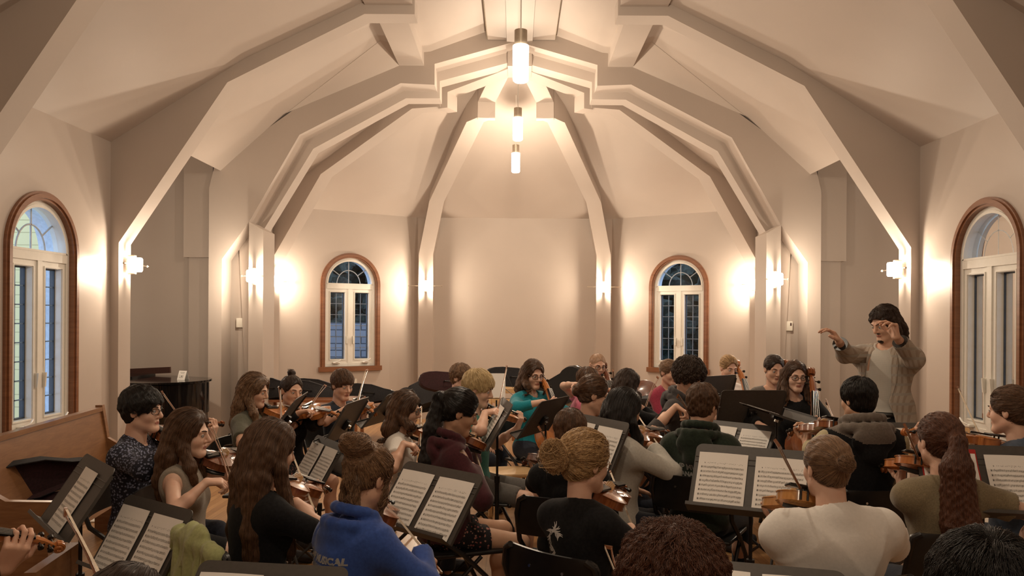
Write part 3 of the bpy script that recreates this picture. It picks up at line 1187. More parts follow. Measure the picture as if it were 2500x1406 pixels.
def basis(y, z):
    """rotation with +Y along y and +Z as near z as possible"""
    y = Vector(y).normalized()
    z = Vector(z)
    x = y.cross(z).normalized()
    z = x.cross(y).normalized()
    return Matrix((x, y, z)).transposed()


def make_bow(frog, tip, hairdir, label, group='violin bows held by the players'):
    """bow with its frog end near `frog` and running towards `tip` (true length kept)"""
    frog, tip = Vector(frog), Vector(tip)
    R = basis(tip - frog, -Vector(hairdir))
    root = empty('bow', frog, label=label, cat='bow', group=group, R=R)
    L = 0.74
    n = 12
    pts = [(0, -0.03, 0.0)] + [(0, 0.0 + (L - 0.02) * i / n, -0.012 * sin(pi * i / n)) for i in range(n + 1)]
    MB().tube(pts, [0.0048] + [0.0048 - 0.0018 * i / n for i in range(n + 1)], 8).build('stick', M['bowwood'], root)
    MB().rbox((0, 0.028, -0.013), (0.011, 0.045, 0.018), 0.003).build('frog', M['ebony'], root)
    MB().prism([(-0.005, L - 0.03, 0.003), (-0.005, L - 0.005, 0.004), (-0.005, L + 0.006, -0.022), (-0.005, L - 0.010, -0.022)], (0.010, 0, 0)).build('tip', M['bowwood'], root)
    MB().box((0, L / 2 + 0.005, -0.0215), (0.008, L - 0.05, 0.0012)).build('hair_ribbon', M['horsehair'], root)
    MB().cyl((0, -0.045, 0), (0, -0.028, 0), 0.0045, 8).build('adjuster', M['chrome'], root)
    return root


# ================================================================ CHAIRS
def make_chair():
    root = empty('folding_chair')
    pan = MB()
    pan.rbox((0, 0.02, 0.445), (0.395, 0.385, 0.022), 0.011)
    pan.rbox((0, 0.215, 0.438), (0.36, 0.03, 0.03), 0.012)
    pan.build('seat', M['black_metal'], root)
    bk = MB()
    # curved sheet back with rounded top corners
    W, n = 0.215, 14
    vs, fs = [], []
    prof = []
    zs = [0.615, 0.625, 0.70, 0.775, 0.797, 0.807]
    for zi, z in enumerate(zs):
        wz = W - (0.0 if zi < 4 else (0.012 if zi == 4 else 0.035)) - (0.02 if zi == 0 else 0)
        for i in range(n + 1):
            t = -1 + 2 * i / n
            x = wz * t
            y = -0.235 - 0.028 * (1 - t * t) - (z - 0.6) * 0.12
            prof.append((x, y, z))
    m_ = len(prof)
    vs = prof + [(x, y + 0.012, z) for x, y, z in prof]
    for a in range(len(zs) - 1):
        for i in range(n):
            p = a * (n + 1) + i
            fs += [(p, p + 1, p + n + 2, p + n + 1), (m_ + p, m_ + p + n + 1, m_ + p + n + 2, m_ + p + 1)]
    for i in range(n):
        fs += [(i, m_ + i, m_ + i + 1, i + 1)]
        p = (len(zs) - 1) * (n + 1) + i
        fs += [(p, p + 1, m_ + p + 1, m_ + p)]
    for a in range(len(zs) - 1):
        p = a * (n + 1)
        fs += [(p, p + n + 1, m_ + p + n + 1, m_ + p)]
        p = a * (n + 1) + n
        fs += [(p, m_ + p, m_ + p + n + 1, p + n + 1)]
    bk.add(vs, fs, True)
    bo = bk.build('backrest', M['black_metal'], root)
    for s in (-1, 1):
        MB().lathe([(0.006, 0), (0.006, 0.003)], (s * 0.075, -0.277, 0.745), axis=(0, -1, 0.1), seg=10).build('rivet', M['chrome'], bo)
    for s in (-1, 1):
        mb = MB()
        mb.tube([(s * 0.215, 0.26, 0.012), (s * 0.212, 0.10, 0.33), (s * 0.21, -0.02, 0.45), (s * 0.212, -0.20, 0.58), (s * 0.213, -0.255, 0.72), (s * 0.200, -0.262, 0.785), (s * 0.17, -0.272, 0.805)], 0.0125, 8)
        lg = mb.build('front_leg', M['black_metal'], root)
        MB().cyl((s * 0.215, 0.268, 0.0), (s * 0.215, 0.25, 0.035), 0.016, 10).build('foot_cap', M['rubber'], lg)
        mb = MB()
        mb.tube([(s * 0.190, -0.29, 0.012), (s * 0.190, -0.12, 0.24), (s * 0.190, 0.08, 0.43)], 0.011, 8)
        lg = mb.build('rear_leg', M['black_metal'], root)
        MB().cyl((s * 0.190, -0.298, 0.0), (s * 0.190, -0.28, 0.035), 0.015, 10).build('foot_cap', M['rubber'], lg)
    MB().tube([(-0.215, 0.215, 0.10), (0.215, 0.215, 0.10)], 0.009, 8).build('stretcher', M['black_metal'], root)
    MB().tube([(-0.19, -0.235, 0.09), (0.19, -0.235, 0.09)], 0.009, 8).build('stretcher', M['black_metal'], root)
    return root


CHAIR0 = None
def place_chair(x, y, yaw, label, sc=1.0):
    """yaw: facing direction, radians, 0 = +Y"""
    global CHAIR0
    if CHAIR0 is None:
        CHAIR0 = make_chair()
        o = CHAIR0
    else:
        o = copy_tree(CHAIR0)
    o.location = (x, y, 0)
    o.rotation_euler = (0, 0, yaw)
    tag(o, label, 'chair', 'black steel folding chairs under the players')
    return o


# ================================================================ MUSIC STANDS
DW, DH = 0.505, 0.325


def proj(p):
    u = p[0] * FPX / p[1]
    v = (p[2] - EYE) * FPX / p[1]
    c, s = cos(ROLL), sin(ROLL)
    return (VPX + u * c + v * s, VPY - (-u * s + v * c))


def desk_frame(q):
    """q = (x,y,z,az,tilt): centre of the bottom edge, azimuth of facing, tilt; returns origin and axes"""
    x, y, z, az, ti = q
    f = Vector((sin(az), cos(az), 0))            # horizontal direction the face looks at
    r = Vector((-cos(az), sin(az), 0))            # reader's left-to-right when facing -f ... right-hand side for the reader
    up = Vector((-f.x * sin(ti), -f.y * sin(ti), cos(ti)))
    nrm = Vector((f.x * cos(ti), f.y * cos(ti), sin(ti)))
    return Vector((x, y, z)), r, up, nrm


def solve_desk(corners, q0, w=DW, h=DH, yw=60.0):
    """corners: TL,TR,BR,BL as the reader sees them"""
    loc = [(-w / 2, h), (w / 2, h), (w / 2, 0), (-w / 2, 0)]
    tgt = np.array([c for c in corners], float).ravel()

    def f(q):
        o, r, up, n = desk_frame(q)
        out = []
        for a, b in loc:
            out += list(proj(o + r * a + up * b))
        return np.array(out)
    q = np.array(q0, float)
    lam = 1.0
    e = f(q) - tgt
    pr = np.array([0, yw, 0, 2.0, 12.0])
    q_ref = q.copy()
    def cost(q):
        return ((f(q) - tgt) ** 2).sum() + (pr * (q - q_ref) * 4).dot(pr * (q - q_ref) * 4)
    c0 = cost(q)
    for it in range(80):
        J = np.zeros((8, 5))
        b0 = f(q)
        for k in range(5):
            d = np.zeros(5); d[k] = 1e-4
            J[:, k] = (f(q + d) - b0) / 1e-4
        A = J.T @ J + np.diag((pr * 4) ** 2)
        g = J.T @ (b0 - tgt) + (pr * 4) ** 2 * (q - q_ref)
        dq = -np.linalg.solve(A + lam * np.diag(np.diag(A) + 1e-6), g)
        c1 = cost(q + dq)
        if c1 < c0:
            q, c0, lam = q + dq, c1, lam * 0.4
        else:
            lam *= 4
        if lam > 1e9:
            break
    return q, sqrt(c0 / 4)


def make_stand(q, label, base=True, basez=0.0, bz=None):
    o, r, up, n = desk_frame(q)
    R = Matrix((r, -n, up)).transposed()      # local x: reader's right, local y: into the desk, local z: up the desk
    c = (o.x, o.y)
    root = empty('music_stand', (o.x, o.y, 0), label=label, cat='music stand', group='black orchestra music stands')
    Tm = Matrix.Translation(Vector((0, 0, o.z))) @ R.to_4x4()
    # desk plate with rounded upper corners
    W2, H = DW / 2, DH
    rc = 0.03
    pts = [(-W2, 0), (W2, 0)]
    for i in range(6):
        a = pi / 2 * i / 5
        pts.append((W2 - rc + rc * cos(a), H - rc + rc * sin(a)))
    for i in range(6):
        a = pi / 2 + pi / 2 * i / 5
        pts.append((-W2 + rc + rc * cos(a), H - rc + rc * sin(a)))
    mb = MB()
    mb.prism([(x, 0.0, z) for x, z in pts], (0, 0.004, 0))
    # two pressed ridges near the top and folded rims
    for z in (H * 0.80, H * 0.72):
        mb.tube([(-W2 + 0.004, 0.0005, z), (W2 - 0.004, 0.0005, z)], 0.0035, 6)
    for s in (-1, 1):
        mb.box((s * (W2 - 0.002), 0.006, (H - rc) / 2), (0.003, 0.014, H - rc))
    mb.transform(Tm).build('desk', M['stand_metal'], root)
    mb = MB()
    mb.box((0, -0.030, -0.001), (DW, 0.062, 0.003))
    mb.box((0, -0.060, 0.006), (DW, 0.003, 0.014))
    mb.transform(Tm).build('ledge', M['stand_metal'], root)
    # hinge, pole, tripod
    hc = Tm @ Vector((0, 0.035, H * 0.42))
    mb = MB()
    mb.rbox((0, 0.018, H * 0.42), (0.05, 0.03, 0.07), 0.006)
    mb.cyl((-0.045, 0.02, H * 0.42), (-0.03, 0.02, H * 0.42), 0.012, 12)
    mb.transform(Tm).build('tilt_bracket', M['black_metal'], root)
    mb = MB()
    mb.cyl((0, 0.034, H * 0.42), (0, 0.05, H * 0.42), 0.014, 12)
    mb.transform(Tm).build('tilt_knob', M['chrome'], root)
    px, py = hc.x, hc.y
    MB().tube([(px, py, max(0.5, hc.z - 0.55)), (px, py, hc.z - 0.01)], 0.008, 10).build('inner_pole', M['black_metal'], root)
    zt = max(0.45, hc.z - 0.32)
    MB().tube([(px, py, 0.12), (px, py, zt)], 0.0135, 12).build('outer_pole', M['black_metal'], root)
    MB().cyl((px, py, zt - 0.03), (px, py, zt + 0.015), 0.018, 12).build('pole_collar', M['black_metal'], root)
    a0 = q[3]
    for k in range(3):
        a = a0 + k * 2 * pi / 3
        d = Vector((sin(a), cos(a), 0))
        mb = MB()
        mb.tube([Vector((px, py, 0.24)) + d * 0.01, Vector((px, py, 0.20)) + d * 0.06, Vector((px, py, 0.09)) + d * 0.20, Vector((px, py, 0.012)) + d * 0.29], [0.010, 0.010, 0.009, 0.008], 8)
        lg = mb.build('leg', M['black_metal'], root)
        MB().lathe([(0.011, 0), (0.011, 0.02)], Vector((px, py, 0)) + d * 0.29, seg=10).build('foot_cap', M['rubber'], lg)
    root['Tm'] = 0
    del root['Tm']
    return root, Tm, Vector((o.x, o.y, 0))


RNGM = random.Random(7)


def sheet(org, Tm, x0, x1, z0, z1, label, title='ALLEGRETTO', shear=0.0, group='pages of printed music on the stands', red=False):
    """a printed page on the desk; x,z in desk coordinates"""
    root = None
    mb = MB()
    nx = 6
    vs, fs = [], []
    for i in range(nx + 1):
        for j in range(5):
            x = x0 + (x1 - x0) * i / nx
            z = z0 + (z1 - z0) * j / 4
            vs.append((x + shear * (z - z0), -0.0062 - 0.003 * sin(pi * i / nx) - (0.004 if j == 4 else 0), z))
    for i in range(nx):
        for j in range(4):
            a = i * 5 + j
            fs.append((a, a + 5, a + 6, a + 1))
    n = len(vs)
    vs2 = vs + [(x, y + 0.0006, z) for x, y, z in vs]
    fs2 = fs + [tuple(n + q for q in f[::-1]) for f in fs]
    mb.add(vs2, fs2, True)
    Tw = Matrix.Translation(org) @ Tm
    mb.transform(Tw)
    name = 'red_folder' if red else 'sheet_music'
    o = mb.build(name, M['red_card'] if red else M['paper'])
    tag(o, label, 'folder' if red else 'sheet music', None if red else group)
    if red:
        return o
    # printing
    def yy(x):
        return -0.0062 - 0.003 * sin(pi * (x - x0) / (x1 - x0)) - 0.0009
    w, h = x1 - x0, z1 - z0
    ln, nt_ = MB(), MB()
    ns = 10
    rg = RNGM
    for s in range(ns):
        zc = z1 - h * (0.165 + 0.80 * s / ns)
        xa = x0 + w * (0.13 if s == 0 else 0.07)
        xb = x1 - w * 0.06
        sp = h * 0.0068
        for l in range(5):
            z = zc - l * sp
            segs = 4
            for q in range(segs):
                a = xa + (xb - xa) * q / segs
                b = xa + (xb - xa) * (q + 1) / segs
                ln.add([(a + shear * (z - z0), yy(a), z), (b + shear * (z - z0), yy(b), z), (b + shear * (z - z0), yy(b), z + 0.0005), (a + shear * (z - z0), yy(a), z + 0.0005)], [(0, 1, 2, 3)])
        def mark(x, z, dx, dz):
            nt_.add([(x + shear * (z - z0), yy(x) - 0.0003, z), (x + dx + shear * (z - z0), yy(x) - 0.0003, z), (x + dx + shear * (z - z0), yy(x) - 0.0003, z + dz), (x + shear * (z - z0), yy(x) - 0.0003, z + dz)], [(0, 1, 2, 3)])
        mark(xa + 0.001, zc - sp * 4.6, 0.0022, sp * 5.4)
        mark(xa, zc - sp * 3, 0.005, sp * 1.6)
        x = xa + 0.014
        nb = 0
        while x < xb - 0.004:
            lv = rg.uniform(-1, 5)
            z = zc - lv * sp
            mark(x, z - sp * 0.4, 0.0026, sp * 0.8)
            upst = lv > 2
            mark(x + (0.0022 if upst else 0), z if upst else z - sp * 3.2, 0.0005, sp * 3.2)
            if rg.random() < 0.35:
                mark(x, (z + sp * 3 if upst else z - sp * 3.2), 0.0075, sp * 0.45)
            if rg.random() < 0.12:
                mark(x + 0.005, zc - 4 * sp, 0.0005, 4 * sp)
                x += 0.004
            x += rg.choice([0.006, 0.0065, 0.007, 0.010])
    lo = ln.transform(Tm).transform(Matrix.Translation(org)).build('staff_lines', M['inkgrey'], fixn=False)
    no = nt_.transform(Tm).transform(Matrix.Translation(org)).build('printed_notes', M['ink'], fixn=False)
    lo.parent = o
    no.parent = o
    # titles
    xm = (x0 + x1) / 2 + shear * h * 0.9
    tx = text_obj('printed_title', title, 0.0105, M['ink'])
    for nm_, st, sz, xx, zz in (('printed_title', title, 0.0105, xm, z1 - h * 0.085),):
        tx.parent = o
        tx.matrix_world = Tw @ Matrix.Translation((xx, yy((x0 + x1) / 2) - 0.0008, zz)) @ Matrix.Rotation(radians(90), 4, 'X')
    return o


TXT = {}
def text_obj(name, s, size, mat, ext=0.0002, align='CENTER', bold=0.0):
    key = (s, size, mat.name, bold)
    if key in TXT:
        o = bpy.data.objects.new(name, TXT[key])
        C.objects.link(o)
        return o
    cu = bpy.data.curves.new(name, 'FONT')
    cu.body = s
    cu.size = size
    cu.align_x = align
    cu.align_y = 'CENTER'
    cu.extrude = ext
    cu.offset = bold
    tmp = bpy.data.objects.new('tmp_text', cu)
    C.objects.link(tmp)
    dg = bpy.context.evaluated_depsgraph_get()
    me = bpy.data.meshes.new_from_object(tmp.evaluated_get(dg))
    bpy.data.objects.remove(tmp)
    me.materials.clear()
    me.materials.append(mat)
    TXT[key] = me
    o = bpy.data.objects.new(name, me)
    C.objects.link(o)
    return o
# ================================================================ IMPLICIT SURFACES
A3 = lambda *v: np.array(v, dtype=np.float64)


class Field:
    def __init__(s, lo, hi, h):
        s.lo = np.array(lo, float)
        s.h = h
        s.n = np.maximum(4, np.ceil((np.array(hi) - s.lo) / h).astype(int) + 1)
        s.d = np.full(tuple(s.n), 0.5, dtype=np.float32)

    def region(s, a, b, m):
        i0 = np.clip(np.floor((np.minimum(a, b) - m - s.lo) / s.h).astype(int), 0, s.n - 1)
        i1 = np.clip(np.ceil((np.maximum(a, b) + m - s.lo) / s.h).astype(int) + 1, 1, s.n)
        if np.any(i1 - i0 < 1):
            return None
        ax = [s.lo[k] + s.h * np.arange(i0[k], i1[k]) for k in range(3)]
        X = ax[0][:, None, None]
        Y = ax[1][None, :, None]
        Z = ax[2][None, None, :]
        sl = tuple(slice(i0[k], i1[k]) for k in range(3))
        return sl, X, Y, Z

    def merge(s, sl, d, k):
        old = s.d[sl]
        if k > 0:
            hh = np.maximum(k - np.abs(old - d), 0) / k
            s.d[sl] = np.minimum(old, d) - hh * hh * k * 0.25
        else:
            s.d[sl] = np.minimum(old, d)

    def cap(s, a, b, ra, rb, k=0.02, infl=0.0):
        a, b = np.array(a, float), np.array(b, float)
        ra, rb = ra + infl, rb + infl
        r = s.region(a, b, max(ra, rb) + k + 2 * s.h)
        if r is None:
            return
        sl, X, Y, Z = r
        ba = b - a
        L2 = max(1e-9, ba.dot(ba))
        t = np.clip(((X - a[0]) * ba[0] + (Y - a[1]) * ba[1] + (Z - a[2]) * ba[2]) / L2, 0, 1)
        d = np.sqrt((X - a[0] - t * ba[0]) ** 2 + (Y - a[1] - t * ba[1]) ** 2 + (Z - a[2] - t * ba[2]) ** 2) - (ra + (rb - ra) * t)
        s.merge(sl, d.astype(np.float32), k)

    def _ell(s, c, r, R, pad):
        c = np.array(c, float)
        m = max(r) + pad
        q = s.region(c, c, m)
        if q is None:
            return None
        sl, X, Y, Z = q
        X, Y, Z = X - c[0], Y - c[1], Z - c[2]
        if R is None:
            x, y, z = X, Y, Z
        else:
            R = np.array(R)
            x = X * R[0, 0] + Y * R[1, 0] + Z * R[2, 0]
            y = X * R[0, 1] + Y * R[1, 1] + Z * R[2, 1]
            z = X * R[0, 2] + Y * R[1, 2] + Z * R[2, 2]
        k0 = np.sqrt((x / r[0]) ** 2 + (y / r[1]) ** 2 + (z / r[2]) ** 2)
        k1 = np.sqrt((x / r[0] ** 2) ** 2 + (y / r[1] ** 2) ** 2 + (z / r[2] ** 2) ** 2) + 1e-9
        return sl, (k0 * (k0 - 1) / k1).astype(np.float32)

    def ell(s, c, r, R=None, k=0.02, infl=0.0):
        r = [x + infl for x in r]
        q = s._ell(c, r, R, k + 2 * s.h)
        if q:
            s.merge(q[0], q[1], k)

    def sub_ell(s, c, r, R=None, k=0.005):
        q = s._ell(c, r, R, k + 2 * s.h)
        if q:
            sl, d = q
            old = s.d[sl]
            nd = -d
            hh = np.maximum(k - np.abs(old - nd), 0) / k if k > 0 else 0
            s.d[sl] = np.maximum(old, nd) + hh * hh * k * 0.25

    def sub_cap(s, a, b, ra, rb):
        a, b = np.array(a, float), np.array(b, float)
        r = s.region(a, b, max(ra, rb) + 2 * s.h)
        if r is None:
            return
        sl, X, Y, Z = r
        ba = b - a
        t = np.clip(((X - a[0]) * ba[0] + (Y - a[1]) * ba[1] + (Z - a[2]) * ba[2]) / ba.dot(ba), 0, 1)
        d = np.sqrt((X - a[0] - t * ba[0]) ** 2 + (Y - a[1] - t * ba[1]) ** 2 + (Z - a[2] - t * ba[2]) ** 2) - (ra + (rb - ra) * t)
        s.d[sl] = np.maximum(s.d[sl], -d)

    def grid(s):
        return [s.lo[k] + s.h * np.arange(s.n[k]) for k in range(3)]

    def cut(s, p, n, reg=None):
        """keep the side where (x-p).n < 0; reg=(centre, radius) limits the cut"""
        p, n = np.array(p, float), np.array(n, float)
        n = n / np.linalg.norm(n)
        if reg is None:
            ax = s.grid()
            sl = (slice(None),) * 3
            X, Y, Z = ax[0][:, None, None], ax[1][None, :, None], ax[2][None, None, :]
        else:
            c, rr = np.array(reg[0], float), reg[1]
            q = s.region(c, c, rr)
            if q is None:
                return
            sl, X, Y, Z = q
        d = (X - p[0]) * n[0] + (Y - p[1]) * n[1] + (Z - p[2]) * n[2]
        s.d[sl] = np.maximum(s.d[sl], d)

    def folds(s, amp, f=38.0, seed=0, stretch=(1, 1, 0.5)):
        ax = s.grid()
        X, Y, Z = ax[0][:, None, None] * stretch[0], ax[1][None, :, None] * stretch[1], ax[2][None, None, :] * stretch[2]
        r = np.random.RandomState(seed)
        a = r.uniform(0, 6.28, 6)
        w = np.sin(f * 0.35 * X + a[0] + 1.5 * np.sin(f * 0.23 * Z + a[1])) + np.sin(f * 0.4 * Y - f * 0.31 * Z + a[2] + 1.2 * np.sin(f * 0.3 * X + a[3]))
        w2 = np.sin(f * X * 0.8 + f * Z * 0.9 + 2.0 * np.sin(f * 0.3 * Y + a[4])) * np.sin(f * 0.5 * Z + a[5])
        w3 = 1 - 2 * np.sqrt(np.abs(np.sin(f * 0.33 * X - f * 0.42 * Z + 1.7 * np.sin(f * 0.21 * Y + a[5]) + a[0])))
        w4 = 1 - 2 * np.sqrt(np.abs(np.sin(f * 0.30 * X + f * 0.36 * Z + f * 0.2 * Y + 1.4 * np.sin(f * 0.17 * Z + a[2]))))
        s.d += (amp * (0.25 * w + 0.3 * w2 - 0.30 * w3 - 0.26 * w4)).astype(np.float32)

    def lumps(s, amp, f, seed=0):
        ax = s.grid()
        X, Y, Z = ax[0][:, None, None], ax[1][None, :, None], ax[2][None, None, :]
        r = np.random.RandomState(seed)
        a = r.uniform(0, 6.28, 6)
        s.d += (amp * (np.sin(f * X + a[0] + 1.3 * np.sin(0.6 * f * Y)) * np.sin(f * Y + a[1] + np.sin(0.7 * f * Z)) * np.sin(f * Z + a[2]) + 0.5 * np.sin(2.1 * f * X + a[3]) * np.sin(2.3 * f * Z + a[4]) * np.sin(1.9 * f * Y))).astype(np.float32)

    def sample(s, Pn):
        q = (Pn - s.lo) / s.h
        i = np.floor(q).astype(int)
        i = np.clip(i, 0, s.n - 2)
        f = np.clip(q - i, 0, 1)
        d = s.d
        out = 0
        for dx in (0, 1):
            for dy in (0, 1):
                for dz in (0, 1):
                    w = (f[:, 0] if dx else 1 - f[:, 0]) * (f[:, 1] if dy else 1 - f[:, 1]) * (f[:, 2] if dz else 1 - f[:, 2])
                    out = out + w * d[i[:, 0] + dx, i[:, 1] + dy, i[:, 2] + dz]
        return out

    def grad(s, Pn):
        e = s.h
        g = np.stack([s.sample(Pn + A3(e, 0, 0)) - s.sample(Pn - A3(e, 0, 0)), s.sample(Pn + A3(0, e, 0)) - s.sample(Pn - A3(0, e, 0)), s.sample(Pn + A3(0, 0, e)) - s.sample(Pn - A3(0, 0, e))], 1)
        return g / (np.linalg.norm(g, axis=1, keepdims=True) + 1e-9)

    def mesh(s):
        d = s.d
        d[0], d[-1] = 0.5, 0.5
        d[:, 0], d[:, -1] = 0.5, 0.5
        d[:, :, 0], d[:, :, -1] = 0.5, 0.5
        sg = d < 0
        c = [sg[:-1, :-1, :-1], sg[1:, :-1, :-1], sg[:-1, 1:, :-1], sg[1:, 1:, :-1], sg[:-1, :-1, 1:], sg[1:, :-1, 1:], sg[:-1, 1:, 1:], sg[1:, 1:, 1:]]
        cnt = sum(x.astype(np.uint8) for x in c)
        mask = (cnt > 0) & (cnt < 8)
        I = np.argwhere(mask)
        if len(I) == 0:
            return np.zeros((0, 3)), np.zeros((0, 4), int)
        idx = np.full(mask.shape, -1, dtype=np.int64)
        idx[mask] = np.arange(len(I))
        offs = np.array([[0, 0, 0], [1, 0, 0], [0, 1, 0], [1, 1, 0], [0, 0, 1], [1, 0, 1], [0, 1, 1], [1, 1, 1]])
        vals = np.stack([d[I[:, 0] + o[0], I[:, 1] + o[1], I[:, 2] + o[2]] for o in offs], 1).astype(float)
        acc = np.zeros((len(I), 3))
        num = np.zeros(len(I))
        for a, b in ((0, 1), (2, 3), (4, 5), (6, 7), (0, 2), (1, 3), (4, 6), (5, 7), (0, 4), (1, 5), (2, 6), (3, 7)):
            va, vb = vals[:, a], vals[:, b]
            m = (va < 0) != (vb < 0)
            t = np.where(m, va / (va - vb + 1e-12), 0)
            pt = offs[a] + t[:, None] * (offs[b] - offs[a])
            acc += np.where(m[:, None], pt, 0)
            num += m
        V = s.lo + s.h * (I + acc / num[:, None])
        F = []
        # x edges
        for ax_ in range(3):
            sl0 = [slice(None)] * 3
            sl1 = [slice(None)] * 3
            sl0[ax_] = slice(0, -1)
            sl1[ax_] = slice(1, None)
            a, b = sg[tuple(sl0)], sg[tuple(sl1)]
            E = np.argwhere(a != b)
            o1, o2 = [(1, 2), (2, 0), (0, 1)][ax_]
            ok = (E[:, o1] > 0) & (E[:, o2] > 0) & (E[:, o1] < mask.shape[o1]) & (E[:, o2] < mask.shape[o2])
            E = E[ok]
            inside_first = sg[E[:, 0], E[:, 1], E[:, 2]]
            def cell(d1, d2):
                e = E.copy()
                e[:, o1] += d1
                e[:, o2] += d2
                return idx[e[:, 0], e[:, 1], e[:, 2]]
            q = np.stack([cell(-1, -1), cell(0, -1), cell(0, 0), cell(-1, 0)], 1)
            q[~inside_first] = q[~inside_first][:, ::-1]
            F.append(q)
        F = np.concatenate(F)
        F = F[(F >= 0).all(1)]
        return V, F


# ================================================================ PERSON
def v3(v):
    return np.array([v[0], v[1], v[2]], float)


def unit(v):
    v = np.array(v, float)
    return v / (np.linalg.norm(v) + 1e-12)


def ik(S, T, l1, l2, pole):
    S, T = v3(S), v3(T)
    d = T - S
    D = np.linalg.norm(d)
    if D > (l1 + l2) * 0.985:
        T = S + d / D * (l1 + l2) * 0.985
        d = T - S
        D = np.linalg.norm(d)
    if D < abs(l1 - l2) + 0.05:
        T = S + unit(d) * (abs(l1 - l2) + 0.05)
        d = T - S
        D = np.linalg.norm(d)
    a = (l1 * l1 - l2 * l2 + D * D) / (2 * D)
    h = sqrt(max(0, l1 * l1 - a * a))
    u = d / D
    p = np.array(pole, float)
    p = unit(p - u * p.dot(u))
    return S + u * a + p * h, T


def hand_prims(F, wrist, d, n, side, s=1.0, curl=(0.5, 0.7, 0.5), spread=0.0, thumb=0.5):
    """right or left hand: side=+1 if thumb lies on the d x n side"""
    d = unit(d)
    n = unit(np.array(n) - d * np.dot(n, d))
    t = np.cross(d, n) * side          # towards the thumb
    W = v3(wrist)
    # palm
    for k in (-1, -0.35, 0.35, 1):
        F.cap(W + t * 0.014 * k * s, W + d * 0.078 * s + t * 0.030 * k * s, 0.016 * s, 0.0125 * s, 0.012)
    F.cap(W + t * 0.018 * s + n * 0.006 * s, W + d * 0.045 * s + t * 0.03 * s + n * 0.010 * s, 0.014 * s, 0.013 * s, 0.01)
    lens = [(0.043, 0.026, 0.021), (0.048, 0.030, 0.023), (0.044, 0.028, 0.022), (0.034, 0.021, 0.019)]
    for i, L in enumerate(lens):
        k = 1 - i * 0.667
        p = W + d * (0.084 - abs(k - 0.3) * 0.006) * s + t * 0.031 * k * s
        a = 0.0
        for j, l in enumerate(L):
            a += curl[j] * (1 + 0.12 * i)
            dirv = unit(d * cos(a) + n * sin(a) + t * spread * k * 0.3)
            q = p + dirv * l * s
            F.cap(p, q, (0.0092 - 0.0008 * j) * s, (0.0086 - 0.0009 * j) * s, 0.004)
            p = q
    # thumb leaves the side of the palm near its base
    p = W + d * 0.022 * s + t * 0.028 * s + n * 0.006 * s
    for l, (cd, ct, cn) in zip((0.040, 0.032, 0.026), ((0.55, 0.75, 0.25 + thumb * 0.3), (0.75, 0.35, 0.3 + thumb * 0.5), (0.85, 0.0, 0.35 + thumb * 0.7))):
        q = p + unit(d * cd + t * ct + n * cn) * l * s
        F.cap(p, q, 0.0125 * s, 0.0098 * s, 0.006)
        p = q


def head_prims(F, T, s, kind='head', infl=0.0, ears=True, face=1.0, jaw=1.0):
    """T: maps head coordinates to local body coordinates (3x3, origin)"""
    R, O = T
    g = lambda *p: O + R @ (A3(*p) * s)
    e = lambda c, r, k=0.015: F.ell(g(*c), [x * s for x in r], R, k, infl)
    c_ = lambda a, b, ra, rb, k=0.01: F.cap(g(*a), g(*b), ra * s, rb * s, k, infl)
    e((0, -0.014, 0.028), (0.0745, 0.093, 0.085))
    e((0, 0.028, -0.030), (0.060 * jaw, 0.062, 0.080), 0.03)
    if kind == 'head':
        c_((-0.045 * jaw, 0.0, -0.062), (-0.016, 0.070, -0.098), 0.020, 0.016, 0.03)
        c_((0.045 * jaw, 0.0, -0.062), (0.016, 0.070, -0.098), 0.020, 0.016, 0.03)
        c_((-0.012, 0.074, -0.100), (0.012, 0.074, -0.100), 0.0165, 0.0165, 0.02)
        for k in (-1, 1):
            e((0.036 * k, 0.052, -0.030), (0.026, 0.028, 0.026), 0.02)
            c_((0.014 * k, 0.082, 0.020), (0.044 * k, 0.070, 0.020), 0.011, 0.009, 0.012)
            if ears:
                Re = R @ np.array(Matrix.Rotation(radians(14 * k), 3, 'Z'))
                F.ell(g(0.0765 * k, -0.010, -0.006), [0.008 * s, 0.019 * s, 0.032 * s], Re, 0.006)
                F.sub_ell(g(0.0850 * k, -0.006, -0.002), [0.005 * s, 0.010 * s, 0.018 * s], Re, 0.003)
        # nose
        c_((0, 0.086, 0.014), (0, 0.108, -0.024), 0.0075, 0.0105, 0.010)
        c_((0, 0.106, -0.030), (0, 0.096, -0.034), 0.0095, 0.008, 0.006)
        for k in (-1, 1):
            c_((0.010 * k, 0.094, -0.033), (0.011 * k, 0.088, -0.034), 0.0068, 0.006, 0.005)
        # mouth
        c_((-0.018, 0.084, -0.0590), (0.018, 0.084, -0.0590), 0.0062, 0.0062, 0.006)
        c_((0, 0.0895, -0.0580), (0, 0.0895, -0.0580), 0.0065, 0.0065, 0.008)
        c_((-0.014, 0.084, -0.0700), (0.014, 0.084, -0.0700), 0.0070, 0.0070, 0.007)
        # eye sockets and lids
        for k in (-1, 1):
            F.sub_ell(g(0.0315 * k, 0.094, 0.000), [0.0155 * s, 0.012 * s, 0.0095 * s], R, 0.006)
            F.ell(g(0.0315 * k, 0.0735, 0.0015), [0.0142 * s, 0.0128 * s, 0.0118 * s], R, 0.003)


EYEM = {}
M['eye_white'] = plain('eye_white', (0.62, 0.58, 0.54), rough=0.3)
M['iris'] = plain('iris', (0.035, 0.022, 0.015), rough=0.2)
M['lash'] = plain('lash_line', (0.03, 0.02, 0.015), rough=0.7)
M['lens'] = M['glass']


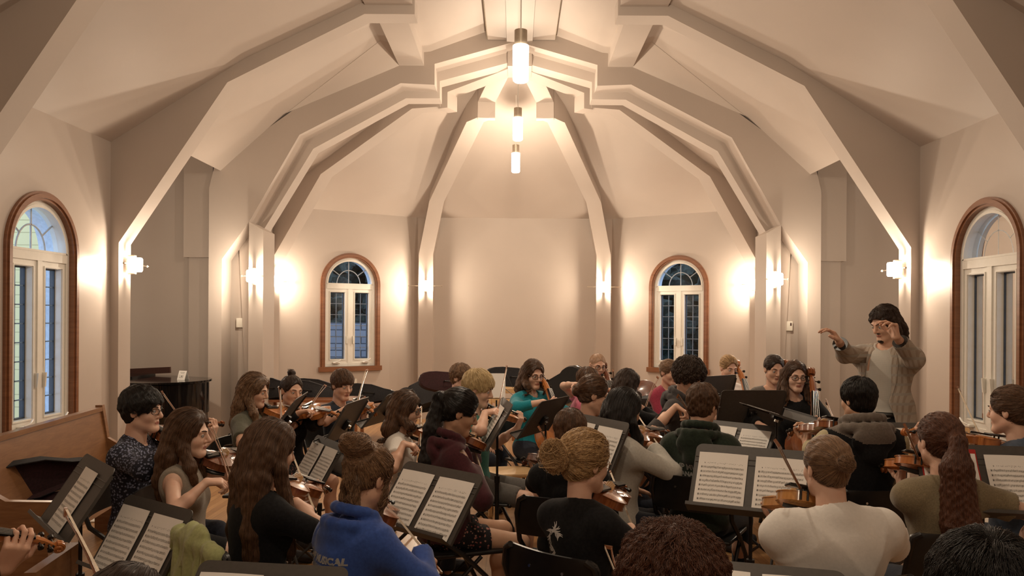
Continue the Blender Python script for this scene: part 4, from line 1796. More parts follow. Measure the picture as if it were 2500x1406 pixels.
def skin_mat(name, col):
    m, nt, b = nm(name)
    tc = node(nt, 'ShaderNodeTexCoord')
    n = node(nt, 'ShaderNodeTexNoise', i_Scale=14.0, i_Detail=5.0)
    link(nt, tc.outputs['Object'], n.inputs['Vector'])
    lo = (col[0] * 0.93, col[1] * 0.86, col[2] * 0.84)
    hi = (min(1, col[0] * 1.05), col[1] * 1.07, col[2] * 1.07)
    link(nt, ramp(nt, n.outputs['Fac'], [(0.3, lo), (0.7, hi)]), b.inputs['Base Color'])
    b.inputs['Roughness'].default_value = 0.5
    b.inputs['Subsurface Weight'].default_value = 0.12
    b.inputs['Subsurface Radius'].default_value = (1.0, 0.35, 0.2)
    b.inputs['Subsurface Scale'].default_value = 0.012
    return m


SKIN = {
    'fair': skin_mat('fair_skin', (0.74, 0.48, 0.36)),
    'light': skin_mat('light_skin', (0.68, 0.42, 0.30)),
    'tan': skin_mat('tan_skin', (0.56, 0.33, 0.215)),
    'olive': skin_mat('warm_tan_skin', (0.60, 0.36, 0.235)),
}
LIPS = plain('lips', (0.42, 0.17, 0.13), rough=0.4)


def hair_mat(name, c1, c2, rough=0.42):
    m, nt, b = nm(name)
    at = node(nt, 'ShaderNodeAttribute', attribute_name='strand')
    link(nt, ramp(nt, at.outputs['Fac'], [(0.0, c1), (1.0, c2)]), b.inputs['Base Color'])
    b.inputs['Roughness'].default_value = rough
    b.inputs['Specular IOR Level'].default_value = 0.45
    return m


HAIR = {
    'black': hair_mat('black_hair', (0.006, 0.005, 0.005), (0.022, 0.018, 0.016), 0.35),
    'darkbrown': hair_mat('dark_brown_hair', (0.020, 0.011, 0.007), (0.060, 0.033, 0.020)),
    'brown': hair_mat('brown_hair', (0.040, 0.019, 0.010), (0.17, 0.088, 0.046)),
    'auburn': hair_mat('auburn_hair', (0.05, 0.018, 0.010), (0.15, 0.060, 0.032)),
    'lightbrown': hair_mat('light_brown_hair', (0.075, 0.038, 0.020), (0.32, 0.19, 0.105)),
    'blond': hair_mat('blond_hair', (0.20, 0.11, 0.045), (0.66, 0.44, 0.22)),
    'strawblond': hair_mat('straw_blond_hair', (0.40, 0.28, 0.13), (0.68, 0.52, 0.28)),
    'buzz': hair_mat('shaved_blond_hair', (0.40, 0.25, 0.16), (0.50, 0.33, 0.22)),
}


def cloth(name, col, var=0.15, scale=90, rough=0.9, bump=0.15, sheen=0.2):
    return plain(name, col, rough=rough, var=var, scale=scale, bump=bump, spec=0.2, sheen=sheen)


def floral_mat(name, base, petals, scale=48, thr=0.33):
    m, nt, b = nm(name)
    tc = node(nt, 'ShaderNodeTexCoord')
    v = node(nt, 'ShaderNodeTexVoronoi', i_Scale=scale)
    link(nt, tc.outputs['Object'], v.inputs['Vector'])
    n = node(nt, 'ShaderNodeTexNoise', i_Scale=scale * 2.5)
    link(nt, tc.outputs['Object'], n.inputs['Vector'])
    ad = node(nt, 'ShaderNodeMath', operation='MULTIPLY_ADD')
    ad.inputs[1].default_value = 0.5
    link(nt, n.outputs['Fac'], ad.inputs[0])
    link(nt, v.outputs['Distance'], ad.inputs[2])
    lt = node(nt, 'ShaderNodeMath', operation='LESS_THAN')
    lt.inputs[1].default_value = thr + 0.25
    link(nt, ad.outputs[0], lt.inputs[0])
    pc_ = node(nt, 'ShaderNodeMix', data_type='RGBA')
    link(nt, v.outputs['Color'], pc_.inputs[0])
    pc_.inputs[6].default_value = (*petals[0], 1)
    pc_.inputs[7].default_value = (*petals[1], 1)
    mx = node(nt, 'ShaderNodeMix', data_type='RGBA')
    link(nt, lt.outputs[0], mx.inputs[0])
    mx.inputs[6].default_value = (*base, 1)
    link(nt, pc_.outputs[2], mx.inputs[7])
    link(nt, mx.outputs[2], b.inputs['Base Color'])
    b.inputs['Roughness'].default_value = 0.85
    return m


def plaid_mat(name, c0, c1, c2, sx, sz):
    m, nt, b = nm(name)
    tc = node(nt, 'ShaderNodeTexCoord')
    def band(axis, sc, w):
        wv = node(nt, 'ShaderNodeTexWave', wave_type='BANDS', bands_direction=axis)
        wv.inputs['Scale'].default_value = sc
        wv.inputs['Distortion'].default_value = 0.1
        wv.inputs['Detail'].default_value = 1.0
        link(nt, tc.outputs['Object'], wv.inputs['Vector'])
        return ramp(nt, wv.outputs['Fac'], [(1 - w - 0.1, (0, 0, 0)), (1 - w, (1, 1, 1))])
    a = band('X', sx, 0.3)
    c = band('Z', sz, 0.12)
    mx = node(nt, 'ShaderNodeMix', data_type='RGBA')
    link(nt, a, mx.inputs[0])
    mx.inputs[6].default_value = (*c0, 1)
    mx.inputs[7].default_value = (*c1, 1)
    mx2 = node(nt, 'ShaderNodeMix', data_type='RGBA')
    link(nt, c, mx2.inputs[0])
    link(nt, mx.outputs[2], mx2.inputs[6])
    mx2.inputs[7].default_value = (*c2, 1)
    link(nt, mx2.outputs[2], b.inputs['Base Color'])
    b.inputs['Roughness'].default_value = 0.9
    return m


def join_fields(fields, mat_fn=None):
    Vs, Fs, n = [], [], 0
    for f in fields:
        V, F = f.mesh()
        Vs.append(V)
        Fs.append(F + n)
        n += len(V)
    return np.concatenate(Vs), np.concatenate(Fs)


def strands(F, seeds, flow, steps, dl, r, rs, lift=0.001, wave=0.0, wf=60.0, stop=None):
    """trace strands over the surface of field F; returns V, quads, per-vertex random"""
    n = len(seeds)
    P0 = seeds.copy()
    paths = [P0]
    ph = rs.uniform(0, 6.28, n)
    amp = rs.uniform(0.3, 1.0, n)
    lf = lift * rs.uniform(0.2, 1.6, n)
    D = None
    for k in range(steps):
        g = F.grad(P0)
        fl = flow(P0)
        if wave:
            tt = np.cross(g, fl)
            fl = fl + tt * (wave * amp * np.sin(ph + k * dl * wf))[:, None]
        fl = fl - g * (fl * g).sum(1, keepdims=True)
        fl = fl / (np.linalg.norm(fl, axis=1, keepdims=True) + 1e-9)
        D = fl if D is None else D * 0.45 + fl * 0.55
        D = D / (np.linalg.norm(D, axis=1, keepdims=True) + 1e-9)
        P0 = P0 + D * dl
        d = F.sample(P0)
        g = F.grad(P0)
        P0 = P0 - g * np.clip(d - lf, -0.006, 0.006)[:, None]
        paths.append(P0)
        if stop is not None:
            m_ = stop(P0)
            if m_.any():
                P0[m_] = paths[-2][m_]
                paths[-1] = P0.copy()
    K = len(paths)
    PP = np.stack(paths, 1)                        # n,K,3
    rad = (r * np.sin(np.linspace(0.45, pi - 0.15, K)))[None, :] * rs.uniform(0.6, 1.3, (n, 1))
    return PP, rad, rs.uniform(0, 1, n)


def curves_obj(name, PP, rad, col, mat, parent):
    n, K, _ = PP.shape
    cu = bpy.data.hair_curves.new(name)
    cu.add_curves([K] * n)
    cu.points.foreach_set('position', np.ascontiguousarray(PP, dtype=np.float32).ravel())
    cu.points.foreach_set('radius', np.ascontiguousarray(rad, dtype=np.float32).ravel())
    at = cu.attributes.new('strand', 'FLOAT', 'CURVE')
    at.data.foreach_set('value', col.astype(np.float32))
    cu.materials.append(mat)
    cu.update_tag()
    o = bpy.data.objects.new(name, cu)
    C.objects.link(o)
    o.parent = parent
    return o


def make_hair(T, s, st, h, near, seed, parent, mat, N, yaw_dn=None):
    """st: hair style dictionary"""
    R, O = T
    rs = np.random.RandomState(seed)
    g = lambda p: O + R @ (A3(*p) * s)
    kind = st['kind']
    vol = st.get('vol', 0.012)
    tails = []
    # tails are given as chains of (head-space or local) points with radii
    for ch in st.get('tails', []):
        pts = [(g(p[:3]) if len(p) == 4 else v3(p[:3]) + O, p[3] * s) for p in ch]
        tails.append(pts)
    allp = np.array([g((0, 0, 0.03))] + [p for ch in tails for p, r in ch])
    m = 0.16 * s
    lo = np.minimum(allp.min(0) - 0.09, g((0, 0, 0.02)) - m)
    hi = np.maximum(allp.max(0) + 0.09, g((0, 0, 0.02)) + m)
    F = Field(lo, hi, h)
    cw = st.get('wide', 0.0)
    F.ell(g((0, -0.014, 0.036)), [(0.0745 + vol + cw) * s, (0.093 + vol) * s, (0.080 + vol * 1.1) * s], R, 0.0)
    lk = 0.92 if kind in ('bun', 'pony') else 0.955 if kind == 'short' else 1.0
    F.ell(g((0, -0.028, -0.012)), [(0.069 + vol * 0.35) * s * lk, (0.076 + vol * 0.45) * s * lk, 0.076 * s], R, 0.008)
    if kind in ('long', 'bob', 'hang'):
        F.ell(g((0, -0.030, -0.03)), [(0.078 + vol) * s, (0.078 + vol) * s, (0.085) * s], R, 0.02)
    # face opening
    fc = st.get('face', 0.0)
    F.sub_ell(g((0, 0.098, -0.030 - fc * 0.5)), [0.068 * s, (0.062) * s, (0.101 - fc) * s], R, 0.006)
    if kind not in ('long', 'bob', 'hang'):
        # clear ears and nape
        for k in (-1, 1):
            F.sub_ell(g((0.085 * k, 0.004, -0.035)), [0.022 * s, 0.030 * s, 0.045 * s], R, 0.006)
            F.sub_ell(g((0.070 * k, 0.05, -0.06)), [0.035 * s, 0.045 * s, 0.060 * s], R, 0.006)
        F.cut(g((0, -0.03, st.get('nape', -0.070))), R @ A3(0, 0.30, -1), reg=(g((0, -0.02, -0.10)), 0.115 * s))
    else:
        F.cut(g((0, 0.035, -0.02)), R @ A3(0, 1.0, -0.25), reg=(g((0, 0.115, -0.09)), 0.085 * s))
    segs = []
    for b in st.get('balls', []):      # bun centre, radius triple
        F.ell(g(b[0]), [x * s for x in b[1]], R, 0.010)
    for pts in tails:
        for (a, ra), (b, rb) in zip(pts[:-1], pts[1:]):
            F.cap(a, b, ra, rb, 0.018)
            segs.append((a, b, max(ra, rb)))
    F.lumps(st.get('lump', 0.003) * s, st.get('lf', 75.0), seed)
    if st.get('curl'):
        F.lumps(st['curl'] * s, 190.0, seed + 1)
    V, Q = F.mesh()
    if len(V) == 0:
        return None
    crown = g(st.get('crown', (0.0, -0.045, 0.125)))
    bun = g(st['bun']) if 'bun' in st else None
    bunr = st.get('bunr', 0.0) * s
    up = R @ A3(0, 0, 1)
    SA = np.array([x[0] for x in segs]) if segs else None
    SB = np.array([x[1] for x in segs]) if segs else None
    SR = np.array([x[2] for x in segs]) if segs else None

    def flow(Pn):
        if bun is not None:
            dv = bun - Pn
            dist = np.linalg.norm(dv, axis=1, keepdims=True)
            f = dv / (dist + 1e-9)
            if bunr > 0:
                ax_ = R @ A3(0.2, -0.6, 0.75)
                sw = np.cross(np.broadcast_to(ax_, dv.shape), dv) / (dist + 1e-9) + 0.4 * rs.normal(size=dv.shape)
                f = np.where(dist < bunr * 1.45, sw, f)
        else:
            dv = Pn - crown
            dist = np.linalg.norm(dv, axis=1, keepdims=True)
            f = dv / (dist + 1e-9) + A3(0, 0, -1) * np.clip(dist / (0.12 * s) - 0.4, 0, 1.6)
            if st.get('sweep') is not None:
                f = f + (R @ A3(*st['sweep']))
        if SA is not None:
            best = np.full(len(Pn), 1e9)
            bd = np.zeros_like(Pn)
            for a, b, r in zip(SA, SB, SR):
                ba = b - a
                t = np.clip(((Pn - a) @ ba) / ba.dot(ba), 0, 1)
                d = np.linalg.norm(Pn - a - t[:, None] * ba, axis=1) - r
                m_ = d < best
                best = np.where(m_, d, best)
                bd[m_] = unit(ba)
            w = np.clip(1 - best / 0.018, 0, 1)[:, None]
            if bun is not None:
                inh = (np.linalg.norm((Pn - O) @ R / A3(0.086, 0.104, 0.098) / s - A3(0, -0.16, 0.3), axis=1) < 1.0)[:, None]
                w = np.where(inh, w * 0.0, w)
            f = f * (1 - w) + bd * w
        return f
    hl = 0.066 - fc
    def stop(Pn):
        q = ((Pn - O) @ R) / s
        return (q[:, 1] > 0.052) & (q[:, 2] < hl) & (q[:, 2] > -0.13) & (np.abs(q[:, 0]) < 0.064)
    ns = st.get('n', 1.0) * (7500 if near == 2 else 3200 if near == 1 else 1000)
    ns = int(ns)
    si = rs.randint(0, len(V), ns)
    PP, rad, sc = strands(F, V[si] + rs.normal(size=(ns, 3)) * h * 0.3, flow, st.get('steps', 12), st.get('dl', 0.009) * s, (0.00075 if near == 2 else 0.0012 if near == 1 else 0.0020) * st.get('thick', 1.0), rs, st.get('lift', 0.0022), st.get('wave', 0.12), st.get('wf', 70.0), stop)
    o = np_obj('hair', V, Q, mat, parent)
    at = o.data.attributes.new('strand', 'FLOAT', 'POINT')
    at.data.foreach_set('value', (0.12 + 0.12 * np.sin(V[:, 0] * 300) * np.sin(V[:, 1] * 260)).astype(np.float32))
    curves_obj('hair_strands', PP, rad, sc, mat, o)
    return o


def rot_head(yaw, pitch, roll):
    """yaw>0 turns to the person's left, pitch>0 looks down, roll>0 tilts to the left shoulder"""
    return np.array(Matrix.Rotation(radians(yaw), 3, 'Z') @ Matrix.Rotation(radians(-pitch), 3, 'X') @ Matrix.Rotation(radians(-roll), 3, 'Y'))


CLOTH_SKIRT = None
PEOPLE = {}


class Person:
    def __init__(p, key, hx, hy, Y, az, label, skin='light', hs=1.0, hyaw=0, hpitch=8, hroll=0, lean=6, near=1, female=True, standing=False, floorz=0.0, sw=None, seat=True, bulk=1.0):
        """hx,hy: pixel of the head centre; az: facing azimuth (0 = away from the camera, 90 = to the right)"""
        p.key, p.az, p.near, p.hs, p.female = key, radians(az), near, hs, female
        p.seed = abs(hash(key)) % 1000 if False else sum(ord(c) * (i + 3) for i, c in enumerate(key)) % 997
        hs = p.hs = hs * 0.96
        Hw = P(hx, hy, Y)
        f = Vector((sin(p.az), cos(p.az), 0))
        p.standing = standing
        seatz = 0.455
        if standing:
            s = (Hw.z - floorz + 0.115) / 1.75
            pel = Hw.z - floorz - 0.115 * 0 - 0.70 * s
            p.pel_z = pel
        else:
            s = min(1.08, max(0.74, (Hw.z - seatz) / 0.79))
            p.pel_z = seatz + 0.095 * s
        p.s = s
        dz = Hw.z - p.pel_z
        ln = radians(lean)
        off = dz * math.tan(ln) * 0.85
        base = Vector((Hw.x, Hw.y, 0)) - f * off
        p.root = empty('person', (base.x, base.y, floorz), -p.az, label, 'person')
        p.fz = floorz
        p.base = base
        p.Mi = (Matrix.Translation((base.x, base.y, floorz)) @ Matrix.Rotation(-p.az, 4, 'Z')).inverted()
        p.Mw = p.Mi.inverted()
        p.skin = SKIN[skin]
        H = v3(p.Mi @ Hw)
        p.H = H
        Rh = rot_head(hyaw, hpitch, hroll)
        p.T = (Rh, H)
        p.hsz = hs
        p.P = A3(0, 0, p.pel_z - floorz)
        # neck base sits below and a little behind the head
        p.N = H + A3(0, -0.035 - 0.04 * sin(ln), -0.172 * hs - 0.008)
        up = unit(p.N - p.P)
        p.up = up
        p.tl = np.linalg.norm(p.N - p.P)
        w = sw if sw else (0.158 if female else 0.178) * s
        p.w = w
        p.bulk = bulk
        p.SH = {k: p.P + up * p.tl * 0.875 + A3(k * w, -0.005, 0) for k in (-1, 1)}   # -1 left, +1 right
        p.l1, p.l2 = 0.285 * s, 0.245 * s
        p.arm = {}
        p.hand = {}
        p.legs()
        PEOPLE[key] = p

    def loc(p, w):
        return v3(p.Mi @ Vector(w))

    def world(p, l):
        return p.Mw @ Vector(l)

    def legs(p, spread=0.14, foot=0.40, cross=0):
        s = p.s
        p.hip = {k: p.P + A3(k * 0.085 * s, 0.02, -0.015) for k in (-1, 1)}
        if p.standing:
            p.knee = {k: A3(k * 0.10 * s, 0.03, 0.50 * s) for k in (-1, 1)}
            p.ank = {k: A3(k * 0.11 * s, -0.01, 0.09 * s) for k in (-1, 1)}
        else:
            kz = min(0.52, 0.50 * s + 0.02)
            p.knee = {k: A3(k * spread, 0.43 * s, kz) for k in (-1, 1)}
            p.ank = {k: A3(k * (spread + 0.0), foot * s, 0.085) for k in (-1, 1)}

    def torso(p, F, infl=0.0, k=0.05):
        s, b = p.s, p.bulk
        P_, up, tl = p.P, p.up, p.tl
        fw = 0.93 if p.female else 1.0
        g = lambda t, y=0.0: P_ + up * tl * t + A3(0, y, 0)
        F.ell(g(0.0, 0.0), [0.165 * s * b, 0.125 * s * b, 0.115 * s], None, k, infl)
        F.ell(g(0.30, 0.005), [0.132 * s * b * fw, 0.102 * s * b, 0.15 * s], None, k, infl)
        F.ell(g(0.62, 0.0), [(p.w - 0.022) * b, 0.112 * s * b, 0.17 * s], None, k, infl)
        F.ell(g(0.80, -0.005), [(p.w - 0.005), 0.098 * s * b, 0.10 * s], None, k, infl)
        for q in (-1, 1):
            F.cap(p.SH[q] + A3(-q * 0.03 * s, 0, 0.005), p.SH[q] + A3(-q * 0.005, 0, -0.012), 0.054 * s, 0.052 * s, k, infl)
            F.cap(p.N + A3(0, -0.014, 0.000), p.SH[q] + A3(-q * 0.02, -0.004, 0.018), 0.040 * s, 0.034 * s, 0.05, infl * 0.8)
        if p.female and infl >= 0:
            for q in (-1, 1):
                F.ell(g(0.62, 0.085 * s) + A3(q * 0.065 * s, 0, 0), [0.055 * s, 0.045 * s, 0.055 * s], None, 0.04, infl)

    def neck(p, F):
        R, O = p.T
        a = O + R @ (A3(0, -0.022, -0.055) * p.hsz)
        F.cap(a, p.N + A3(0, -0.005, -0.03), 0.050 * p.hsz * (0.94 if p.female else 1.06), 0.056 * p.hsz * (0.94 if p.female else 1.08), 0.03)

    def arm_to(p, k, wrist, pole, hd=None, hn=None, curl=(0.5, 0.7, 0.5), spread=0.0, thumb=0.5):
        """k=-1 left, +1 right; wrist in world coordinates; hand direction and palm normal in world"""
        W = p.loc(wrist)
        El, W2 = ik(p.SH[k], W, p.l1, p.l2, pole)
        p.arm[k] = (El, W2)
        Rt = np.array(p.Mi.to_3x3())
        d = Rt @ v3(hd) if hd is not None else unit(W2 - El)
        n = Rt @ v3(hn) if hn is not None else A3(0, 0, -1)
        p.hand[k] = (d, n, curl, spread, thumb)

    def default_arms(p):
        for k in (-1, 1):
            if k not in p.arm:
                W = p.knee[k] * 0.72 + p.hip[k] * 0.28 + A3(0, 0, 0.105)
                if p.standing:
                    W = p.SH[k] + A3(k * 0.05, 0.05, -0.5 * p.s)
                El, W2 = ik(p.SH[k], W, p.l1, p.l2, (k * 0.8, -0.5, -0.3))
                p.arm[k] = (El, W2)
                p.hand[k] = (unit(A3(-k * 0.2, 0.9, -0.25)), A3(0, -0.1, -1), (0.25, 0.35, 0.25), 0.1, 0.2)

    def build(p, shirt=None, sleeve=0.55, neckline=0.075, pants=None, leglen=1.0, hair=None, haircol='brown', glasses=None, hood=None, shoes='shoe_dark', brows='lash', collar=None, fold=0.006, hem=0.0, bare_legs_mat=None, watch=None, beard=False, shirt_t=0.014, puff=0.0):
        p.default_arms()
        s, near = p.s, p.near
        hb = {2: 0.008, 1: 0.011, 0: 0.014}[near]
        hf = {2: 0.0042, 1: 0.0050, 0: 0.0062}[near]
        # ---- body
        fields = []
        F = Field(p.H - A3(0.13, 0.15, 0.30) * p.hsz, p.H + A3(0.13, 0.15, 0.15) * p.hsz, hf)
        p.neck(F)
        head_prims(F, p.T, p.hsz)
        F.cut(p.N + A3(0, 0, -0.085), (0, 0, -1))
        headF = F
        fields.append(F)
        pts = [p.P, p.N, p.knee[-1], p.knee[1], p.ank[-1], p.ank[1], p.SH[-1], p.SH[1], p.ank[1] + A3(0, 0.2, -0.09)]
        pts = np.array(pts)
        F = Field(pts.min(0) - 0.2, pts.max(0) + 0.2, max(hb, 0.010))
        p.torso(F)
        for k in (-1, 1):
            F.cap(p.hip[k], p.knee[k], 0.082 * s, 0.056 * s, 0.04)
            F.cap(p.knee[k] + A3(0, 0.0, 0), p.knee[k] * 0.55 + p.ank[k] * 0.45 + A3(0, -0.012, 0), 0.053 * s, 0.052 * s, 0.03)
            F.cap(p.knee[k] * 0.55 + p.ank[k] * 0.45 + A3(0, -0.012, 0), p.ank[k], 0.050 * s, 0.034 * s, 0.03)
            F.cap(p.ank[k] + A3(0, -0.03, -0.045), p.ank[k] + A3(k * 0.01, 0.13 * s, -0.055), 0.032, 0.026, 0.02)
        bodyF = F
        fields.append(F)
        for k in (-1, 1):
            El, W = p.arm[k]
            d, n, curl, spread, thumb = p.hand[k]
            a = np.array([p.SH[k], El, W, W + d * 0.2])
            F = Field(a.min(0) - 0.1, a.max(0) + 0.1, hf)
            F.cap(p.SH[k], El, 0.046 * s, 0.037 * s, 0.02)
            F.cap(El, El * 0.6 + W * 0.4, 0.037 * s, 0.036 * s, 0.02)
            F.cap(El * 0.6 + W * 0.4, W, 0.036 * s, 0.0235 * s, 0.015)
            # thumb side: for the left hand palm-down the thumb points right, and so on
            hand_prims(F, W, d, n, -1 if k < 0 else 1, 0.96 * min(1.0, s + 0.05), curl, spread, thumb)
            fields.append(F)
        V, Q = join_fields(fields)
        # lips as a second material on the same skin
        R, O = p.T
        c = V[Q].mean(1)
        hc = ((c - O) @ R) / p.hsz
        lip = (np.abs(hc[:, 0]) < 0.022) & (hc[:, 2] < -0.0545) & (hc[:, 2] > -0.0745) & (hc[:, 1] > 0.082) & (((hc[:, 0] / 0.023) ** 2 + ((hc[:, 2] + 0.0645) / 0.0095) ** 2) < 1)
        body = np_obj('body', V, Q, [p.skin, LIPS], p.root, fmat=lip.astype(int))
        # ---- eyes and brows
        for k in (-1, 1):
            mb = MB()
            e0 = O + R @ (A3(0.0315 * k, 0.0775, 0.0) * p.hsz)
            bm = bmesh.new()
            bmesh.ops.create_uvsphere(bm, u_segments=12, v_segments=8, radius=0.0118 * p.hsz)
            mb.bm(bm, e0, smooth=True)
            mb.cur = 1
            bm = bmesh.new()
            bmesh.ops.create_uvsphere(bm, u_segments=10, v_segments=6, radius=0.0062 * p.hsz)
            mb.bm(bm, O + R @ (A3(0.0315 * k, 0.0838, -0.0012) * p.hsz), smooth=True)
            mb.cur = 2
            arc = [O + R @ (A3(k * (0.0315 + 0.0135 * t), 0.0885 - 0.0075 * t * t - (0.002 if k * t * k > 0.5 else 0), 0.0045 * (1 - t * t) + 0.0005) * p.hsz) for t in (-1, -0.5, 0, 0.5, 1)]
            mb.tube(arc, 0.0014 * p.hsz, 5)
            mb.build('eye', [M['eye_white'], M['iris'], M['lash']], p.root, fixn=False)
            mb = MB()
            arc = [O + R @ (A3(k * x, y, z) * p.hsz) for x, y, z in ((0.013, 0.0955, 0.0215), (0.026, 0.0930, 0.0265), (0.038, 0.0850, 0.0270), (0.048, 0.0735, 0.0220))]
            mb.tube(arc, [0.0022 * p.hsz, 0.0030 * p.hsz, 0.0027 * p.hsz, 0.0014 * p.hsz], 6)
            mb.build('eyebrow', HAIR[haircol] if brows == 'hair' else M['lash'], p.root)
        if beard:
            F = Field(p.H - 0.16, p.H + 0.16, 0.004)
            g = lambda *q: O + R @ (A3(*q) * p.hsz)
            F.cap(g(-0.012, 0.080, -0.104), g(0.012, 0.080, -0.104), 0.017, 0.017, 0.01)
            F.cap(g(0, 0.084, -0.108), g(0, 0.080, -0.125), 0.014, 0.006, 0.01)
            F.lumps(0.002, 260, 3)
            V_, Q_ = F.mesh()
            ob = np_obj('beard', V_, Q_, HAIR[haircol], p.root)
            F = Field(p.H - 0.16, p.H + 0.16, 0.003)
            F.cap(g(-0.020, 0.084, -0.050), g(-0.002, 0.093, -0.0470), 0.003, 0.0042, 0.003)
            F.cap(g(0.020, 0.084, -0.050), g(0.002, 0.093, -0.0470), 0.003, 0.0042, 0.003)
            V_, Q_ = F.mesh()
            np_obj('moustache', V_, Q_, HAIR[haircol], p.root)
        # ---- top
        if shirt is not None:
            a = np.array([p.P, p.N, p.SH[-1], p.SH[1], p.arm[-1][0], p.arm[1][0], p.arm[-1][1], p.arm[1][1]])
            F = Field(a.min(0) - 0.2, a.max(0) + 0.16, hb)
            t = shirt_t
            p.torso(F, t)
            hemz = p.P[2] - 0.05 - hem
            if hem > 0:
                F.cap(p.P + A3(0, 0, 0.1), p.P + A3(0, 0, -hem - 0.03), 0.165 * s * p.bulk, 0.18 * s * p.bulk, 0.04, t)
            F.cut((0, 0, hemz), (0, 0, -1))
            cuts = []
            for k in (-1, 1):
                El, W = p.arm[k]
                if sleeve <= 0:
                    continue
                tt = t * 0.9 + puff
                if sleeve < 1:
                    E2 = p.SH[k] + (El - p.SH[k]) * (sleeve + 0.18)
                    F.cap(p.SH[k], E2, 0.050 * s, 0.048 * s, 0.03, tt)
                    cuts.append((p.SH[k] + (El - p.SH[k]) * sleeve, unit(El - p.SH[k]), E2))
                else:
                    F.cap(p.SH[k], El, 0.050 * s, 0.042 * s, 0.03, tt)
                    fr = min(1.0, sleeve - 1 + 0.0) if sleeve < 2 else 1.0
                    E2 = El + (W - El) * min(1.05, fr + 0.1)
                    F.cap(El, E2, 0.042 * s, (0.040 - 0.013 * fr) * s, 0.03, tt)
                    cuts.append((El + (W - El) * fr * 0.97, unit(W - El), E2))
            F.folds(fold, 40 if near else 30, p.seed)
            # neckline
            nk = p.N + A3(0, 0.012, 0.055)
            F.sub_cap(p.N + A3(0, 0.02, -0.0), p.H + A3(0, 0, -0.05), neckline * s * 0.92, neckline * s * 1.35)
            for c_, n_, e2 in cuts:
                F.cut(c_, n_, reg=(e2 + n_ * 0.02, 0.095 if sleeve < 1 else 0.068))
            if sleeve <= 0:
                for k in (-1, 1):
                    F.sub_ell(p.SH[k] + A3(k * 0.06, 0.01, -0.01), [0.075 * s, 0.09, 0.12], None, 0.01)
            if hood is not None:
                nb = p.N
                # thick folded hood lying on the shoulders
                ring = []
                for i in range(11):
                    an = radians(-215 + 250 * i / 10)
                    ring.append(nb + A3(cos(an) * 0.096 * s, sin(an) * 0.090 * s - 0.008, 0.060 + 0.022 * (-sin(an)) - 0.035 * max(0, sin(an))))
                for q, r_ in zip(ring[:-1], ring[1:]):
                    F.cap(q, r_, 0.024 * s, 0.024 * s, 0.010)
                ring2 = [q * A3(1.28, 1.35, 1) + A3(0, -0.01, -0.045) if True else q for q in [r_ - nb for r_ in ring]]
                for q, r_ in zip(ring2[1:-2], ring2[2:-1]):
                    F.cap(nb + q, nb + r_, 0.026 * s, 0.026 * s, 0.012)
                F.ell(nb + A3(0, -0.128 * s, -0.030), [0.115 * s, 0.046 * s, 0.085 * s], np.array(Matrix.Rotation(radians(16), 3, 'X')), 0.012)
                F.ell(nb + A3(0, -0.142 * s, -0.100), [0.060 * s, 0.034 * s, 0.05 * s], None, 0.03)
                F.sub_cap(p.N + A3(0, 0.0, 0.005), p.H + A3(0, -0.02, -0.02), 0.062 * s, 0.095 * s)
            p.shirtF = F
            V_, Q_ = F.mesh()
            mats = shirt if isinstance(shirt, (list, tuple)) else [shirt]
            fm = None
            if len(mats) > 1:
                c = V_[Q_].mean(1)
                fm = np.zeros(len(Q_), int)
                if hood == 'grey':
                    dd = np.linalg.norm((c - (p.N + A3(0, -0.05, 0.035))) / A3(0.19, 0.19, 0.105), axis=1)
                    fm[(dd < 1.0) & (c[:, 2] > p.N[2] - 0.075 + 0.5 * np.abs(c[:, 0]))] = 1
                if len(mats) > 2:
                    for k in (-1, 1):
                        El, W = p.arm[k]
                        ax_ = unit(El - p.SH[k])
                        pr_ = (c - p.SH[k]) @ ax_
                        out_ = (c[:, 0] * k > abs(p.SH[k][0]) + 0.022) | ((pr_ > 0.07) & (np.linalg.norm(c - p.SH[k] - pr_[:, None] * ax_, axis=1) < 0.085) & (np.abs(c[:, 0]) > 0.11))
                        dW = np.linalg.norm(np.cross(c - El, unit(W - El)), axis=1)
                        pw = (c - El) @ unit(W - El)
                        out_ |= (dW < 0.08) & (pw > 0.0) & (pw < 0.3)
                        fm[out_] = 2
            p.shirt = np_obj('shirt', V_, Q_, mats, p.root, fmat=fm)
        # ---- trousers / shorts / skirt
        if pants is not None:
            a = np.array([p.P, p.knee[-1], p.knee[1], p.ank[-1], p.ank[1]])
            F = Field(a.min(0) - 0.2, a.max(0) + 0.2, max(hb, 0.010))
            F.ell(p.P, [0.165 * s, 0.125 * s, 0.115 * s], None, 0.04, 0.008)
            F.cut(p.P + A3(0, 0, 0.08), (0, 0, 1))
            for k in (-1, 1):
                F.cap(p.hip[k], p.knee[k], 0.084 * s, 0.060 * s, 0.04, 0.010)
                if leglen > 1:
                    F.cap(p.knee[k], p.ank[k] + A3(0, 0, 0.0), 0.060 * s, 0.048 * s, 0.03, 0.008)
            F.folds(fold * 0.8, 36, p.seed + 5)
            for k in (-1, 1):
                if leglen <= 1:
                    v = p.knee[k] - p.hip[k]
                    F.cut(p.hip[k] + v * leglen, v, reg=(p.knee[k] + unit(v) * 0.06, 0.15 + (1 - leglen) * 0.1))
                else:
                    F.cut(p.ank[k] + A3(0, 0, 0.02), (0, 0, -1), reg=(p.ank[k] - A3(0, 0, 0.08), 0.10))
            V_, Q_ = F.mesh()
            np_obj('shorts' if leglen <= 1 else 'trousers', V_, Q_, pants, p.root)
